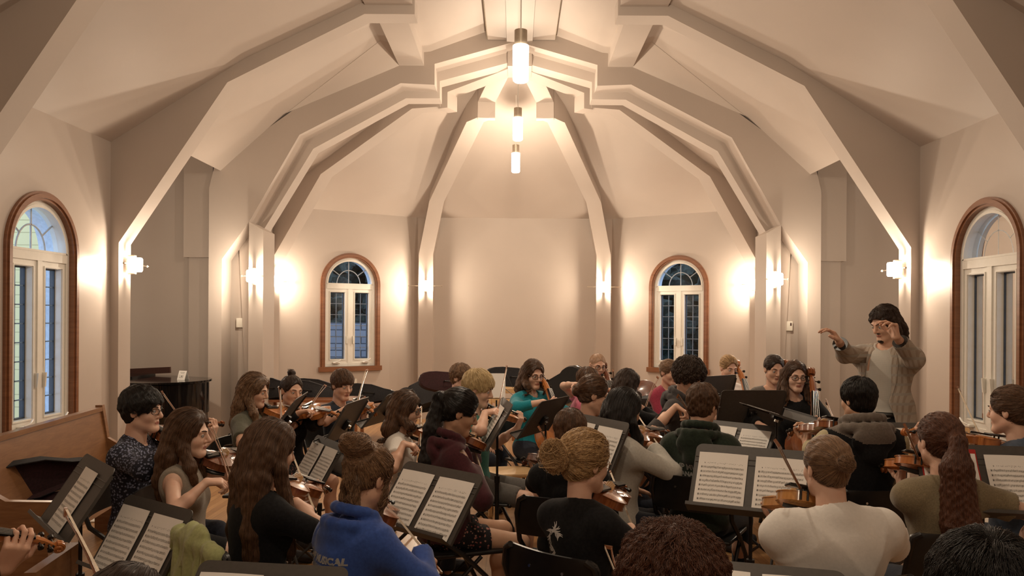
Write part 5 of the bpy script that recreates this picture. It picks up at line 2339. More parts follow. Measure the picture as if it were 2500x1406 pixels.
        # ---- shoes
        for k in (-1, 1):
            F = Field(p.ank[k] - A3(0.08, 0.12, 0.10), p.ank[k] + A3(0.08, 0.26, 0.06), 0.009)
            F.cap(p.ank[k] + A3(0, -0.02, -0.035), p.ank[k] + A3(k * 0.01, 0.15 * s, -0.050), 0.042, 0.036, 0.02)
            F.cut((0, 0, 0.001), (0, 0, -1))
            F.cut(p.ank[k] + A3(0, 0, 0.005), (0, 0, 1))
            V_, Q_ = F.mesh()
            np_obj('shoe', V_, Q_, M[shoes], p.root)
        # ---- hair
        if hair:
            make_hair(p.T, p.hsz, hair, {2: 0.0048, 1: 0.006, 0: 0.0075}[near], near, p.seed, p.root, HAIR[haircol], p.N)
        if glasses:
            mb = MB()
            g = lambda *q: O + R @ (A3(*q) * p.hsz)
            for k in (-1, 1):
                n_ = 16
                ring = []
                for i in range(n_ + 1):
                    a = 2 * pi * i / n_
                    ring.append(g(0.033 * k + 0.0235 * abs(cos(a)) ** 0.8 * (1 if cos(a) > 0 else -1), 0.1015 - 0.22 * abs(0.033 * k + 0.0235 * cos(a)) ** 1.6 / 0.1, 0.000 + 0.0165 * abs(sin(a)) ** 0.8 * (1 if sin(a) > 0 else -1)))
                mb.tube(ring, 0.0020 * p.hsz, 5)
                mb.tube([g(0.056 * k, 0.090, 0.006), g(0.077 * k, 0.070, 0.008), g(0.080 * k, -0.005, 0.006), g(0.079 * k, -0.02, -0.010)], 0.0020 * p.hsz, 5)
            mb.tube([g(-0.010, 0.104, 0.004), g(0, 0.108, 0.006), g(0.010, 0.104, 0.004)], 0.0018 * p.hsz, 5)
            mb.build('glasses', M['ebony'] if glasses == 'black' else M['chrome'] if glasses == 'wire' else M['frames_brown'], p.root)
        if watch is not None:
            El, W = p.arm[watch]
            u = unit(El - W)
            MB().tube([W + u * 0.012, W + u * 0.030], 0.031 * s, 14).build('wrist_band', M['ebony'], p.root)
        return p

    def decal(p, objs, origin, right, upv, push, mat, name='printed_lettering', label=None):
        """press flat meshes (x,y plane) on the shirt; origin/right/up in local coordinates"""
        Vs, Fs, n = [], [], 0
        right, upv = unit(right), unit(upv)
        push = unit(push)
        for ob, ox, oy, sc in objs:
            me = ob.data
            V = np.empty(len(me.vertices) * 3)
            me.vertices.foreach_get('co', V)
            V = V.reshape(-1, 3)
            V = v3(origin) + right * (V[:, :1] * sc + ox) + upv * (V[:, 1:2] * sc + oy)
            for it in range(40):
                d = p.shirtF.sample(V)
                V = V + push * np.clip(d - 0.0016, -0.02, 0.02)[:, None] * 0.9
            bad = np.abs(p.shirtF.sample(V) - 0.0016) > 0.004
            Vs.append(V)
            Fs += [tuple(v + n for v in f.vertices) for f in me.polygons if not any(bad[v] for v in f.vertices)]
            n += len(V)
            bpy.data.objects.remove(ob)
        o = mesh_obj(name, np.concatenate(Vs), Fs, mat, p.shirt)
        return o


M['frames_brown'] = plain('brown_glasses_frame', (0.05, 0.02, 0.015), rough=0.3)
# ================================================================ CAST
def closest_on_ray(px, ref):
    u, v = U(*px)
    d = Vector((u / FPX, 1, v / FPX))
    o = Vector((0, 0, EYE))
    t = (Vector(ref) - o).dot(d) / d.dot(d)
    return o + d * t


def ray_at_dist(px, c, R, prefer=None):
    u, v = U(*px)
    d = Vector((u / FPX, 1, v / FPX)).normalized()
    o = Vector((0, 0, EYE))
    c = Vector(c)
    b = (o - c).dot(d)
    q = (o - c).length_squared - R * R
    D = b * b - q
    if D <= 0:
        p = o + d * (-b)
        return c + (p - c).normalized() * R
    a1, a2 = o + d * (-b - sqrt(D)), o + d * (-b + sqrt(D))
    if prefer is None:
        return a2
    return a1 if (a1 - Vector(prefer)).length < (a2 - Vector(prefer)).length else a2


def give_violin(p, var, scroll, label, mode='auto', tail=None, hold=True, tilt=22):
    T0 = p.world(p.H + A3(-0.062, 0.070, -0.150) * p.hsz)
    if tail is not None:
        T0 = closest_on_ray(tail, T0)
    exp = p.world(p.H + A3(-0.40, 0.50, -0.16))
    if mode == 'far':
        S = ray_at_dist(scroll, T0, 0.585, T0 + Vector((0, 9, 0)))
    elif mode == 'near':
        S = ray_at_dist(scroll, T0, 0.585, T0 - Vector((0, 9, 0)))
    else:
        S = ray_at_dist(scroll, T0, 0.585, exp)
    y = (S - T0).normalized()
    up = Vector((0, 0, 1))
    rt = y.cross(up).normalized()
    z = up * cos(radians(tilt)) + rt * sin(radians(tilt))
    R = basis(y, z)
    x, z = R.col[0], R.col[2]
    make_violin(var, label, R, T0, group=None)
    p.bridge = T0 + y * 0.17 + z * 0.045
    if hold:
        G = T0 + y * 0.455
        wr = G + x * 0.040 - z * 0.078 - y * 0.01
        p.arm_to(-1, wr, (-0.25, 0.1, -1), hd=z * 0.98 + x * -0.08, hn=-x, curl=(0.55, 0.95, 0.7), spread=0.25, thumb=0.2)
    return R


def give_bow(p, frog, tip, label, mode='auto', Yf=None, hold=True, pole=(0.9, -0.2, -0.6)):
    ref = p.world(p.H + A3(0.17, 0.30, -0.26))
    F0 = closest_on_ray(frog, ref) if Yf is None else P(frog[0], frog[1], Yf)
    want = p.bridge + (p.bridge - F0) if hasattr(p, 'bridge') else p.world(p.H + A3(-0.3, 0.5, 0))
    if mode == 'far':
        want = F0 + Vector((0, 9, 0))
    if mode == 'near':
        want = F0 - Vector((0, 9, 0))
    Tp = ray_at_dist(tip, F0, 0.735, want)
    mid = F0 + (Tp - F0) * 0.5
    hd = (p.bridge - mid) if hasattr(p, 'bridge') else Vector((0, 0, -1))
    y = (Tp - F0).normalized()
    hd = hd - y * hd.dot(y)
    if hd.length < 0.02:
        hd = Vector((0, 0, -1)) - y * (-y.z)
    hd.normalize()
    make_bow(F0, Tp, hd, label)
    if hold:
        sh = p.world(p.SH[1])
        ar = (F0 - sh)
        ar = (ar - y * ar.dot(y)).normalized()
        hp = (hd * 0.45 + Vector((0, 0, -1)))
        hp = (hp - y * hp.dot(y) * 0.6).normalized()
        wr = F0 + y * 0.01 - ar * 0.090 - hp * 0.028
        p.arm_to(1, wr, pole, hd=(F0 - wr) * 1.0 - hp * 0.012, hn=hp, curl=(0.65, 0.9, 0.5), spread=0.2, thumb=0.8)
    return F0


def give_cello(p, var, scroll, label, Y=None, lh=0.30, frog=None, tip=None, blabel=None, tail=(0.02, 0.46, -0.78)):
    Tl = p.world(p.H + A3(*tail) * A3(1, 1, p.s))
    want = p.world(p.H + A3(-0.14, 0.06, 0.05))
    S = closest_on_ray(scroll, want) if Y is None else P(scroll[0], scroll[1], Y)
    y = (S - Tl).normalized()
    Ltot = 0.356 * 2.12 + 0.28 + 0.19
    Tl = S - y * Ltot
    f = Vector((sin(p.az), cos(p.az), 0))
    R = basis(y, f)
    z, x = R.col[2], R.col[0]
    make_violin(var, label, R, Tl, cello=True)
    p.bridge = Tl + y * 0.36 + z * 0.1
    G = Tl + y * (0.755 + 0.28 - lh * 0.5)
    wr = G - x * 0.075 + z * 0.05 + Vector((0, 0, -0.02))
    p.arm_to(-1, wr, (-1, 0.1, -0.4), hd=(x * 0.75 + Vector((0, 0, 0.45)) + z * 0.2), hn=-z, curl=(0.6, 0.9, 0.6), spread=0.3, thumb=0.3)
    if frog is not None:
        p.bridge = p.bridge
        give_bow(p, frog, tip, blabel, Yf=None, pole=(1, -0.2, -0.3))


# ---- hair styles
def h_short(vol=0.014, **k):
    return dict(dict(kind='short', face=0.026, vol=vol, steps=9, dl=0.007, lift=0.003, wave=0.25, nape=-0.062), **k)


def h_long(L=0.30, vol=0.014, w=0.05, front=0.22, **k):
    t = []
    for s in (-1, 0, 1):
        t.append([(0.045 * s, -0.060, 0.0, 0.055), (0.058 * s, -0.085, -0.10, 0.050, 0), (0.066 * s, -0.100, -0.10 - L * 0.5, 0.046, 0), (0.070 * s, -0.100, -0.08 - L, 0.028, 0)])
    for s in (-1, 1):
        t.append([(0.074 * s, 0.002, 0.010, 0.018), (0.086 * s, 0.008, -0.07, 0.023), (0.090 * s, 0.028, -0.07 - front * 0.5, 0.026, 0), (0.084 * s, 0.045, -0.06 - front, 0.016, 0)])
    return dict(dict(kind='long', face=-0.008, vol=vol, tails=t, steps=30, dl=0.012, wave=w * 4, lf=60, lump=0.004, lift=0.003, crown=(0, 0.055, 0.108)), **k)


def h_bun(c=(0, -0.125, 0.06), r=(0.04, 0.035, 0.038), vol=0.010, **k):
    return dict(dict(kind='bun', face=-0.010, vol=vol, balls=[(c, r)], bun=c, bunr=max(r) * 0.9, steps=12, dl=0.010, wave=0.10, lift=0.0022, nape=-0.058), **k)


def h_pony(c=(0, -0.112, 0.045), L=0.40, vol=0.010, rt=0.036, **k):
    t = [[(c[0], c[1], c[2], 0.020), (c[0], c[1] - 0.035, c[2] - 0.02, 0.026), (0.0, -0.150, -0.09, rt, 0), (0.01, -0.165, -0.10 - L * 0.5, rt * 1.25, 0), (0.0, -0.150, -0.08 - L, rt * 0.5, 0)]]
    return dict(dict(kind='pony', face=-0.010, vol=vol, tails=t, bun=c, steps=26, dl=0.011, wave=0.08, lift=0.0022, nape=-0.062), **k)


cl = {
    'black': cloth('black_cotton', (0.010, 0.010, 0.011), var=0.3, sheen=0.05),
    'white': cloth('white_cotton', (0.80, 0.77, 0.72), var=0.03),
    'royal': cloth('royal_blue_fleece', (0.035, 0.080, 0.30), var=0.14),
    'taupe': cloth('taupe_knit', (0.30, 0.26, 0.21), var=0.12, scale=200),
    'olive': cloth('olive_tee', (0.22, 0.175, 0.105), var=0.18, scale=180),
    'oliveshirt': cloth('grey_olive_shirt', (0.115, 0.115, 0.085), var=0.12),
    'navy': cloth('navy_tee', (0.022, 0.030, 0.045), var=0.3, scale=25),
    'maroon': cloth('maroon_fleece', (0.060, 0.015, 0.020), var=0.16),
    'teal': cloth('teal_tee', (0.075, 0.27, 0.22), var=0.1),
    'turq': cloth('turquoise_jacket', (0.015, 0.24, 0.30), var=0.12),
    'trackblue': cloth('navy_track_jacket', (0.02, 0.025, 0.05), var=0.1),
    'pink': cloth('pink_tee', (0.60, 0.16, 0.24), var=0.1),
    'redpink': cloth('raspberry_jacket', (0.34, 0.045, 0.080), var=0.14),
    'greyhood': cloth('charcoal_hoodie', (0.050, 0.045, 0.045), var=0.16),
    'lightgrey': cloth('light_grey_sweater', (0.52, 0.50, 0.45), var=0.08),
    'darkgreen': cloth('dark_green_hoodie', (0.020, 0.030, 0.020), var=0.2),
    'hoodgrey': cloth('grey_hood_lining', (0.15, 0.125, 0.105), var=0.15),
    'camo': floral_mat('pale_patterned_sleeves', (0.42, 0.36, 0.22), ((0.10, 0.09, 0.06), (0.45, 0.55, 0.35)), 9, 0.05),
    'cardigan': cloth('grey_cardigan', (0.16, 0.145, 0.13), var=0.2),
    'polo': cloth('slate_blue_polo', (0.065, 0.090, 0.135), var=0.1),
    'shorts': cloth('grey_shorts', (0.13, 0.12, 0.11), var=0.1),
    'jeans': cloth('dark_jeans', (0.020, 0.025, 0.040), var=0.2),
    'floral': floral_mat('navy_floral_print', (0.012, 0.013, 0.025), ((0.26, 0.28, 0.38), (0.14, 0.16, 0.26)), 75, 0.40),
    'floralsh': floral_mat('red_floral_shorts', (0.012, 0.010, 0.012), ((0.45, 0.07, 0.08), (0.40, 0.30, 0.22)), 55, 0.30),
    'blazer': plaid_mat('grey_brown_plaid_blazer', (0.42, 0.36, 0.30), (0.33, 0.265, 0.21), (0.35, 0.32, 0.28), 12, 5),
    'dressshirt': plaid_mat('pale_check_shirt', (0.58, 0.55, 0.49), (0.50, 0.47, 0.42), (0.46, 0.44, 0.40), 60, 50),
}


def seat(p, label, dx=0.0):
    f = Vector((sin(p.az), cos(p.az), 0))
    place_chair(p.base.x + f.x * 0.07, p.base.y + f.y * 0.07, -p.az, label)


def top(ytop, Y, hs=1.0):
    return ytop + 0.121 * hs * FPX / Y
# ================================================================ PEOPLE IN THEIR SEATS
def mk(key, x, ytop, Y, az, label, **kw):
    hs = kw.get('hs', 1.0)
    return Person(key, x, top(ytop, Y, hs), Y, az, label, **kw)


# -- boy in a floral shirt
p = mk('floral', 348, 945, 4.15, 88, 'boy with thick black hair and black glasses in a navy floral shirt', skin='fair', near=2, female=False, hyaw=-4, hpitch=4, lean=4)
give_violin(p, 'brown', (546, 1028), 'violin played by the boy in the floral shirt', 'far')
give_bow(p, (478, 1070), (395, 955), 'bow rising past the face of the boy in the floral shirt')
p.build(cl['floral'], 1.6, 0.060, cl['jeans'], 2, h_short(0.022, nape=-0.085, lump=0.005, n=1.5, dl=0.009, face=0.02, sweep=(0, 0.5, -0.1)), 'black', glasses='black')
seat(p, 'black folding chair under the boy in the floral shirt')

# -- girl in the taupe tank top
p = mk('tank', 462, 1000, 3.8, 82, 'girl with long wavy brown hair in a sleeveless taupe top', skin='fair', near=2, hs=0.96, hyaw=-6, hpitch=6, lean=3)
give_violin(p, 'dark', (640, 1098), 'dark violin played by the girl in the sleeveless top', 'far')
give_bow(p, (560, 1180), (508, 1038), 'bow held by the girl in the sleeveless top')
p.build(cl['taupe'], 0, 0.085, cl['black'], 0.45, h_long(0.22, 0.018, 0.08, 0.16, n=1.6), 'brown')
seat(p, 'black folding chair under the girl in the sleeveless top')

# -- long straight hair, black T-shirt
p = mk('longhair', 662, 1026, 3.1, 48, 'girl with very long straight brown hair in a black T-shirt', skin='light', near=2, hs=0.98, hyaw=4, hpitch=12, lean=8)
give_violin(p, 'brown', (803, 1188), 'violin played by the girl with the very long hair', 'far')
give_bow(p, (772, 1258), (718, 1120), 'bow held by the girl with the very long hair')
p.build(cl['black'], 0.72, 0.075, cl['shorts'], 0.7, h_long(0.40, 0.016, 0.03, 0.34, n=2.0, thick=0.9), 'brown')
seat(p, 'black folding chair under the girl with the very long hair')

# -- blue hoodie
p = mk('blue', 900, 1084, 2.8, 38, 'girl with a messy brown bun in a royal blue hoodie seen from behind', skin='light', near=2, hs=0.98, hyaw=0, hpitch=22, lean=17, bulk=1.1)
give_violin(p, 'brown', (948, 1215), 'violin hidden before the girl in the blue hoodie', 'far')
give_bow(p, (1068, 1385), (924, 1205), 'bow crossing before the girl in the blue hoodie')
p.build(cl['royal'], 1.95, 0.075, cl['jeans'], 2, h_bun((0.0, -0.108, 0.098), (0.064, 0.050, 0.042), 0.007, tails=[[(0.03 * q, -0.075, -0.045, 0.010), (0.034 * q, -0.062, -0.095, 0.005), (0.040 * q, -0.055, -0.125, 0.002)] for q in (-1, 0.2, 1.1)] + [[(-0.066, 0.03, 0.0, 0.008), (-0.070, 0.045, -0.08, 0.004), (-0.066, 0.05, -0.14, 0.002)], [(0.066, 0.03, 0.0, 0.008), (0.070, 0.045, -0.08, 0.004), (0.066, 0.05, -0.14, 0.002)]], curl=0.003, n=1.5, lift=0.005, wave=0.3, nape=-0.045), 'lightbrown', hood='plain', fold=0.014, shirt_t=0.026)
seat(p, 'black folding chair behind the blue hoodie')
pb = p

# -- olive shirt
p = mk('oliveshirt', 622, 913, 5.4, 92, 'girl with long wavy light brown hair in a grey-olive shirt', skin='light', near=1, hs=0.94, hyaw=-4, hpitch=14, lean=5)
give_violin(p, 'amber', (752, 1004), 'bright amber violin of the girl in the grey-olive shirt')
give_bow(p, (684, 1034), (680, 944), 'upright bow of the girl in the grey-olive shirt')
p.build(cl['oliveshirt'], 0.75, 0.062, cl['black'], 0.6, h_long(0.22, 0.022, 0.10, 0.16, curl=0.003, n=1.4), 'lightbrown', watch=-1)
seat(p, 'black folding chair under the girl in the grey-olive shirt')

# -- girl with top knot, black top
p = mk('topknot', 712, 916, 5.9, 128, 'girl with a dark top knot in a black top facing the camera', skin='light', near=1, hs=0.96, hyaw=-6, hpitch=10, hroll=4, lean=5)
give_violin(p, 'amber', (826, 1010), 'golden-brown violin of the girl with the top knot')
give_bow(p, (756, 1004), (797, 942), 'bow of the girl with the top knot')
p.build(cl['black'], 1.9, 0.070, cl['floralsh'], 0.7, h_bun((-0.01, -0.062, 0.138), (0.030, 0.028, 0.024), 0.007), 'darkbrown')
seat(p, 'black folding chair under the girl with the top knot')

# -- boy in navy T-shirt
p = mk('navyboy', 836, 903, 6.2, 126, 'boy with short brown hair in a navy T-shirt looking down at his violin', skin='fair', near=1, hs=0.97, hyaw=-8, hpitch=16, lean=5, female=False)
give_violin(p, 'amber', (915, 1006), 'violin of the boy in the navy T-shirt')
give_bow(p, (874, 990), (898, 902), 'bow pointing up at the windowsill from the boy in navy')
p.build(cl['navy'], 0.7, 0.062, cl['shorts'], 0.85, h_short(0.016, sweep=(0, 0.9, 0)), 'brown', watch=-1)
seat(p, 'black folding chair under the boy in the navy T-shirt')

# -- white T girl with glasses
p = mk('whitegirl', 990, 955, 4.9, 84, 'girl with glasses and tied brown hair in a white T-shirt', skin='light', near=1, hs=0.94, hyaw=-4, hpitch=12, lean=6)
give_violin(p, 'brown', (1046, 1042), 'small brown violin of the girl in the white T-shirt', 'far')
give_bow(p, (1020, 1098), (1024, 998), 'bow of the girl in the white T-shirt')
p.build(cl['white'], 0.45, 0.070, cl['jeans'], 2, h_long(0.05, 0.016, 0.05, 0.04, face=0.0), 'brown', glasses='black')
seat(p, 'black folding chair under the girl in the white T-shirt')

# -- maroon hoodie
p = mk('maroon', 1122, 950, 4.15, 70, 'girl with a long black ponytail in a maroon hoodie and floral shorts', skin='tan', near=2, hs=1.0, hyaw=-8, hpitch=22, lean=9, bulk=1.08)
give_violin(p, 'brown', (1168, 1085), 'violin of the girl in the maroon hoodie', 'far')
give_bow(p, (1182, 1178), (1136, 1035), 'bow slanting down beside the maroon sleeve')
p.build(cl['maroon'], 1.95, 0.072, cl['floralsh'], 0.42, h_pony((0.0, -0.105, 0.055), 0.30, 0.016, 0.045, n=1.5), 'black', hood='plain', fold=0.007, shirt_t=0.022)
seat(p, 'black folding chair under the girl in the maroon hoodie')
pm = p

# -- blond boy
p = mk('blondboy', 1168, 905, 5.25, 100, 'blond boy in a teal T-shirt and grey shorts playing violin', skin='fair', near=1, hs=1.0, hyaw=-2, hpitch=16, lean=4, female=False)
give_violin(p, 'amber', (1283, 1020), 'amber violin of the blond boy in teal')
give_bow(p, (1213, 1006), (1237, 892), 'bow pointing up from the blond boy in teal')
p.build(cl['teal'], 0.7, 0.062, cl['shorts'], 0.86, h_short(0.022, nape=-0.075, n=1.5, sweep=(0, 0.6, -0.2)), 'strawblond')
seat(p, 'black folding chair under the blond boy in teal')

# -- track jacket boy
p = mk('track', 1126, 889, 6.9, 112, 'boy with wavy light hair in a dark jacket with white shoulder stripes', skin='fair', near=1, hs=0.98, hyaw=-4, hpitch=12, lean=3, female=False)
p.build(cl['trackblue'], 1.95, 0.060, cl['jeans'], 2, h_short(0.018, curl=0.003, nape=-0.075), 'lightbrown')
seat(p, 'black folding chair under the boy in the striped track jacket')
pt = p

# -- turquoise cellist
p = mk('turq', 1302, 879, 6.7, 140, 'girl with brown glasses in a turquoise jacket playing cello', skin='fair', near=1, hs=1.0, hyaw=-10, hpitch=14, lean=5)
give_cello(p, 'amber', (1322, 905), 'cello of the girl in the turquoise jacket', frog=(1352, 988), tip=(1420, 1010), blabel='bow of the turquoise jacket cellist')
p.build(cl['turq'], 1.6, 0.068, cl['jeans'], 2, h_long(0.06, 0.016, 0.03, 0.05), 'brown', glasses='frames_brown', hood=None)
seat(p, 'black folding chair under the turquoise jacket cellist')

# -- shaved head cellist
p = mk('bald', 1459, 862, 7.5, 158, 'cellist with a shaved head, glasses and a dark shirt', skin='light', near=1, hs=0.98, hyaw=-6, hpitch=12, lean=2, female=False)
give_cello(p, 'dark', (1478, 889), 'dark cello of the player with the shaved head', frog=(1500, 962), tip=(1496, 902), blabel='bow of the cellist with the shaved head')
p.build(cl['greyhood'], 1.9, 0.062, cl['jeans'], 2, h_short(0.0015, n=0.3, lump=0.0003, dl=0.003, nape=-0.06, face=-0.002), 'buzz', glasses='black')
seat(p, 'black folding chair under the cellist with the shaved head')

# -- pink top child
p = mk('pink', 1436, 898, 6.7, 95, 'child with short brown hair in a pink T-shirt', skin='light', near=0, hs=0.93, hpitch=14, lean=8)
p.arm_to(-1, P(1404, 938, 6.6), (-0.3, -0.5, 0.2), curl=(0.2, 0.3, 0.2))
p.build(cl['pink'], 0.5, 0.065, cl['jeans'], 2, h_short(0.016, nape=-0.08), 'brown')
seat(p, 'black folding chair under the child in pink')

# -- low bun and glasses, black
p = mk('lowbun', 1450, 916, 4.9, 82, 'woman with a low brown bun and black glasses in a black shirt', skin='light', near=1, hs=1.0, hyaw=-4, hpitch=16, lean=5)
give_violin(p, 'brown', (1560, 1040), 'violin of the woman with the low bun', 'far')
p.build(cl['black'], 1.2, 0.068, cl['jeans'], 2, h_bun((0, -0.115, -0.005), (0.034, 0.030, 0.036), 0.012), 'brown', glasses='black')
seat(p, 'black folding chair under the woman with the low bun')

# -- dark head beyond
p = mk('darkhead', 1533, 903, 6.3, 60, 'player with a smooth dark brown bob seen from behind', skin='light', near=1, hs=0.98, hpitch=14, lean=5)
give_violin(p, 'dark', (1600, 1046), 'dark violin of the player with the brown bob')
give_bow(p, (1568, 1026), (1608, 922), 'reddish bow pointing up beside the raspberry jacket')
p.build(cl['black'], 1.9, 0.068, cl['jeans'], 2, h_long(0.02, 0.018, 0.02, 0.02), 'darkbrown')
seat(p, 'black folding chair under the player with the brown bob')

# -- black long hair, light grey sweater
p = mk('sweater', 1524, 949, 4.4, 62, 'girl with long straight black hair in a light grey sweater', skin='tan', near=2, hs=1.0, hyaw=0, hpitch=14, lean=7, bulk=1.04)
give_violin(p, 'brown', (1634, 1050), 'violin of the girl in the light grey sweater', 'far')
give_bow(p, (1622, 1106), (1562, 1020), 'bow held by the light grey sleeve')
p.build(cl['lightgrey'], 1.95, 0.070, cl['jeans'], 2, h_long(0.20, 0.016, 0.01, 0.16, n=1.5, lump=0.002), 'black', fold=0.008, shirt_t=0.020)
seat(p, 'black folding chair under the girl in the light grey sweater')

# -- short brown hair, dark hoodie
p = mk('darkhoodie', 1392, 998, 3.9, 15, 'boy with short brown hair in a black hoodie seen from behind', skin='tan', near=2, hs=0.98, hpitch=16, lean=6, female=False, hyaw=8)
give_violin(p, 'dark', (1282, 1122), 'dark violin beside the boy in the black hoodie')
give_bow(p, (1344, 1092), (1315, 1042), 'bow beside the head of the boy in the black hoodie', hold=False)
p.build(cl['black'], 1.95, 0.070, cl['jeans'], 2, h_short(0.011, nape=-0.070, n=1.4), 'brown', hood='plain', shirt_t=0.022)
seat(p, 'black folding chair with two rivets behind the boy in the black hoodie')

# -- curly blonde bun, lion T-shirt
p = mk('lion', 1430, 1052, 3.0, 40, 'girl with a curly blonde bun, wire glasses and a black T-shirt', skin='fair', near=2, hs=0.98, hyaw=-16, hpitch=10, lean=5)
give_violin(p, 'brown', (1528, 1185), 'brown violin of the girl with the curly blonde bun', 'far', tail=(1462, 1205))
give_bow(p, (1570, 1345), (1494, 1160), 'long bow slanting down before the girl with the curly blonde bun')
p.build(cl['black'], 0.8, 0.072, cl['jeans'], 2, h_bun((-0.02, -0.155, 0.010), (0.056, 0.052, 0.050), 0.013, curl=0.004, n=2.0, lift=0.006, wave=0.9, wf=140), 'blond', glasses='wire')
seat(p, 'black folding chair cut by the bottom edge under the curly blonde bun')
pl = p

# -- raspberry jacket
p = mk('rasp', 1634, 878, 7.3, 142, 'girl in a raspberry pink jacket below the apse window', skin='light', near=1, hs=0.97, hyaw=-6, hpitch=12, lean=4)
p.build(cl['redpink'], 1.95, 0.068, cl['jeans'], 2, h_bun((0, -0.11, 0.03), (0.03, 0.03, 0.03), 0.011), 'lightbrown')
seat(p, 'black folding chair under the girl in the raspberry jacket')

# -- curly boy
p = mk('curly', 1682, 880, 5.9, 128, 'boy with a dark curly mop in a charcoal hoodie', skin='light', near=1, hs=1.02, hyaw=-8, hpitch=22, lean=9, female=False)
give_violin(p, 'brown', (1716, 1078), 'violin of the boy with the dark curly mop')
give_bow(p, (1682, 1014), (1653, 970), 'bow in the hand of the boy with the dark curly mop', mode='near')
p.build(cl['greyhood'], 1.3, 0.068, cl['jeans'], 2, h_short(0.038, curl=0.008, lump=0.007, nape=-0.055, n=1.6, wave=1.2, wf=160, lift=0.006), 'darkbrown', hood='plain')
seat(p, 'black folding chair under the boy with the dark curly mop')

# -- brown hair, dark green hoodie
p = mk('greenhood', 1716, 937, 4.4, 30, 'boy with tousled brown hair in a dark green hoodie with white lettering', skin='light', near=2, hs=1.0, hyaw=-12, hpitch=14, lean=5, female=False)
p.build(cl['darkgreen'], 1.95, 0.070, cl['jeans'], 2, h_short(0.013, nape=-0.080, lump=0.005, n=1.5), 'brown', hood='plain', shirt_t=0.022, glasses='frames_brown')
seat(p, 'black folding chair with a shiny seat behind the dark green hoodie')
pg = p

# -- white polo cellist
p = mk('polo', 1779, 867, 7.4, 160, 'blonde cellist in a white polo shirt', skin='fair', near=1, hs=0.97, hyaw=-6, hpitch=18, lean=3)
give_cello(p, 'amber', (1803, 884), 'orange cello of the blonde player in the white polo shirt', lh=0.42)
p.build(cl['white'], 0.7, 0.070, cl['jeans'], 2, h_bun((0, -0.11, 0.03), (0.03, 0.03, 0.03), 0.010), 'blond', watch=-1)
seat(p, 'black folding chair under the white polo cellist')

# -- grey cardigan cellist
p = mk('cardigan', 1890, 866, 6.8, 172, 'dark-haired cellist in a grey cardigan with a pendant necklace', skin='light', near=1, hs=1.02, hyaw=-4, hpitch=14, lean=4)
give_cello(p, 'brown', (1921, 884), 'red-brown cello standing before the grey cardigan player', lh=0.7)
p.build(cl['cardigan'], 1.95, 0.088, cl['jeans'], 2, h_bun((0, -0.125, -0.02), (0.035, 0.03, 0.045), 0.009), 'darkbrown')
seat(p, 'black folding chair under the grey cardigan cellist')

# -- glasses, black sweater cellist
p = mk('blackcello', 1942, 880, 6.1, 180, 'cellist with black rectangular glasses and a black sweater', skin='fair', near=1, hs=1.0, hyaw=0, hpitch=8, lean=2)
give_cello(p, 'brown', (1984, 904), 'brown cello of the player in the black sweater', lh=0.55, frog=(2018, 978), tip=(2050, 1045), blabel='bow below the wrist of the player in the black sweater')
p.arm_to(1, P(1860, 1040, 5.8), (1, 0, -0.4))
p.build(cl['black'], 1.75, 0.070, cl['black'], 2, h_long(0.12, 0.010, 0.02, 0.12), 'brown', glasses='black', puff=0.012)
seat(p, 'black folding chair under the black sweater cellist')

# -- black short hair, grey hood
p = mk('greyhood', 2094, 921, 4.1, -4, 'boy with short black hair and a black vest hoodie with a grey hood', skin='olive', near=2, hs=0.94, hyaw=14, hpitch=6, lean=3, female=False)
give_violin(p, 'brown', (1928, 1052), 'violin held out level by the boy with the grey hood', 'far', tilt=10)
p.build([cl['black'], cl['hoodgrey'], cl['camo']], 1.5, 0.070, cl['jeans'], 2, h_short(0.009, nape=-0.062, n=1.6, lift=0.006), 'black', hood='grey', shirt_t=0.020)
seat(p, 'black folding chair behind the boy with the grey hood')

# -- white T-shirt, man bun
p = mk('whitetee', 2018, 1062, 2.78, -6, 'young man with a small brown bun in a plain white T-shirt seen from behind', skin='fair', near=2, hs=0.95, hyaw=4, hpitch=4, lean=3, female=False, bulk=1.05, sw=0.195)
give_violin(p, 'gold', (1852, 1240), 'golden violin held beside the neck of the white T-shirt player', 'far', tail=(1985, 1205), tilt=10)
give_bow(p, (1992, 1262), (1902, 1088), 'bow rising across the music beside the white T-shirt player', Yf=3.05)
p.build(cl['white'], 0.85, 0.070, cl['jeans'], 2, h_bun((0, -0.132, 0.030), (0.032, 0.026, 0.028), 0.008, n=1.6, nape=-0.05), 'lightbrown', fold=0.016, shirt_t=0.022, puff=0.008)
seat(p, 'black folding chair under the white T-shirt player')

# -- ponytail
p = mk('ponytail', 2293, 1006, 3.3, 4, 'girl with a long wavy auburn ponytail in an olive T-shirt seen from behind', skin='fair', near=2, hs=1.0, hyaw=6, hpitch=2, lean=3)
give_violin(p, 'amber', (2158, 1138), 'orange violin on the shoulder of the ponytail girl', 'far', tail=(2262, 1120), tilt=8)
give_bow(p, (2268, 1180), (2214, 1048), 'bow rising in front of the ponytail girl', Yf=3.6, hold=False)
p.arm_to(1, P(2475, 1368, 3.25), (1, -0.1, -0.3))
p.build(cl['olive'], 0.55, 0.078, cl['jeans'], 2, h_pony((0.0, -0.108, 0.030), 0.42, 0.010, 0.058, curl=0.003, n=2.0, wave=0.35), 'auburn', puff=0.01)
seat(p, 'black folding chair with two rivets behind the ponytail girl')

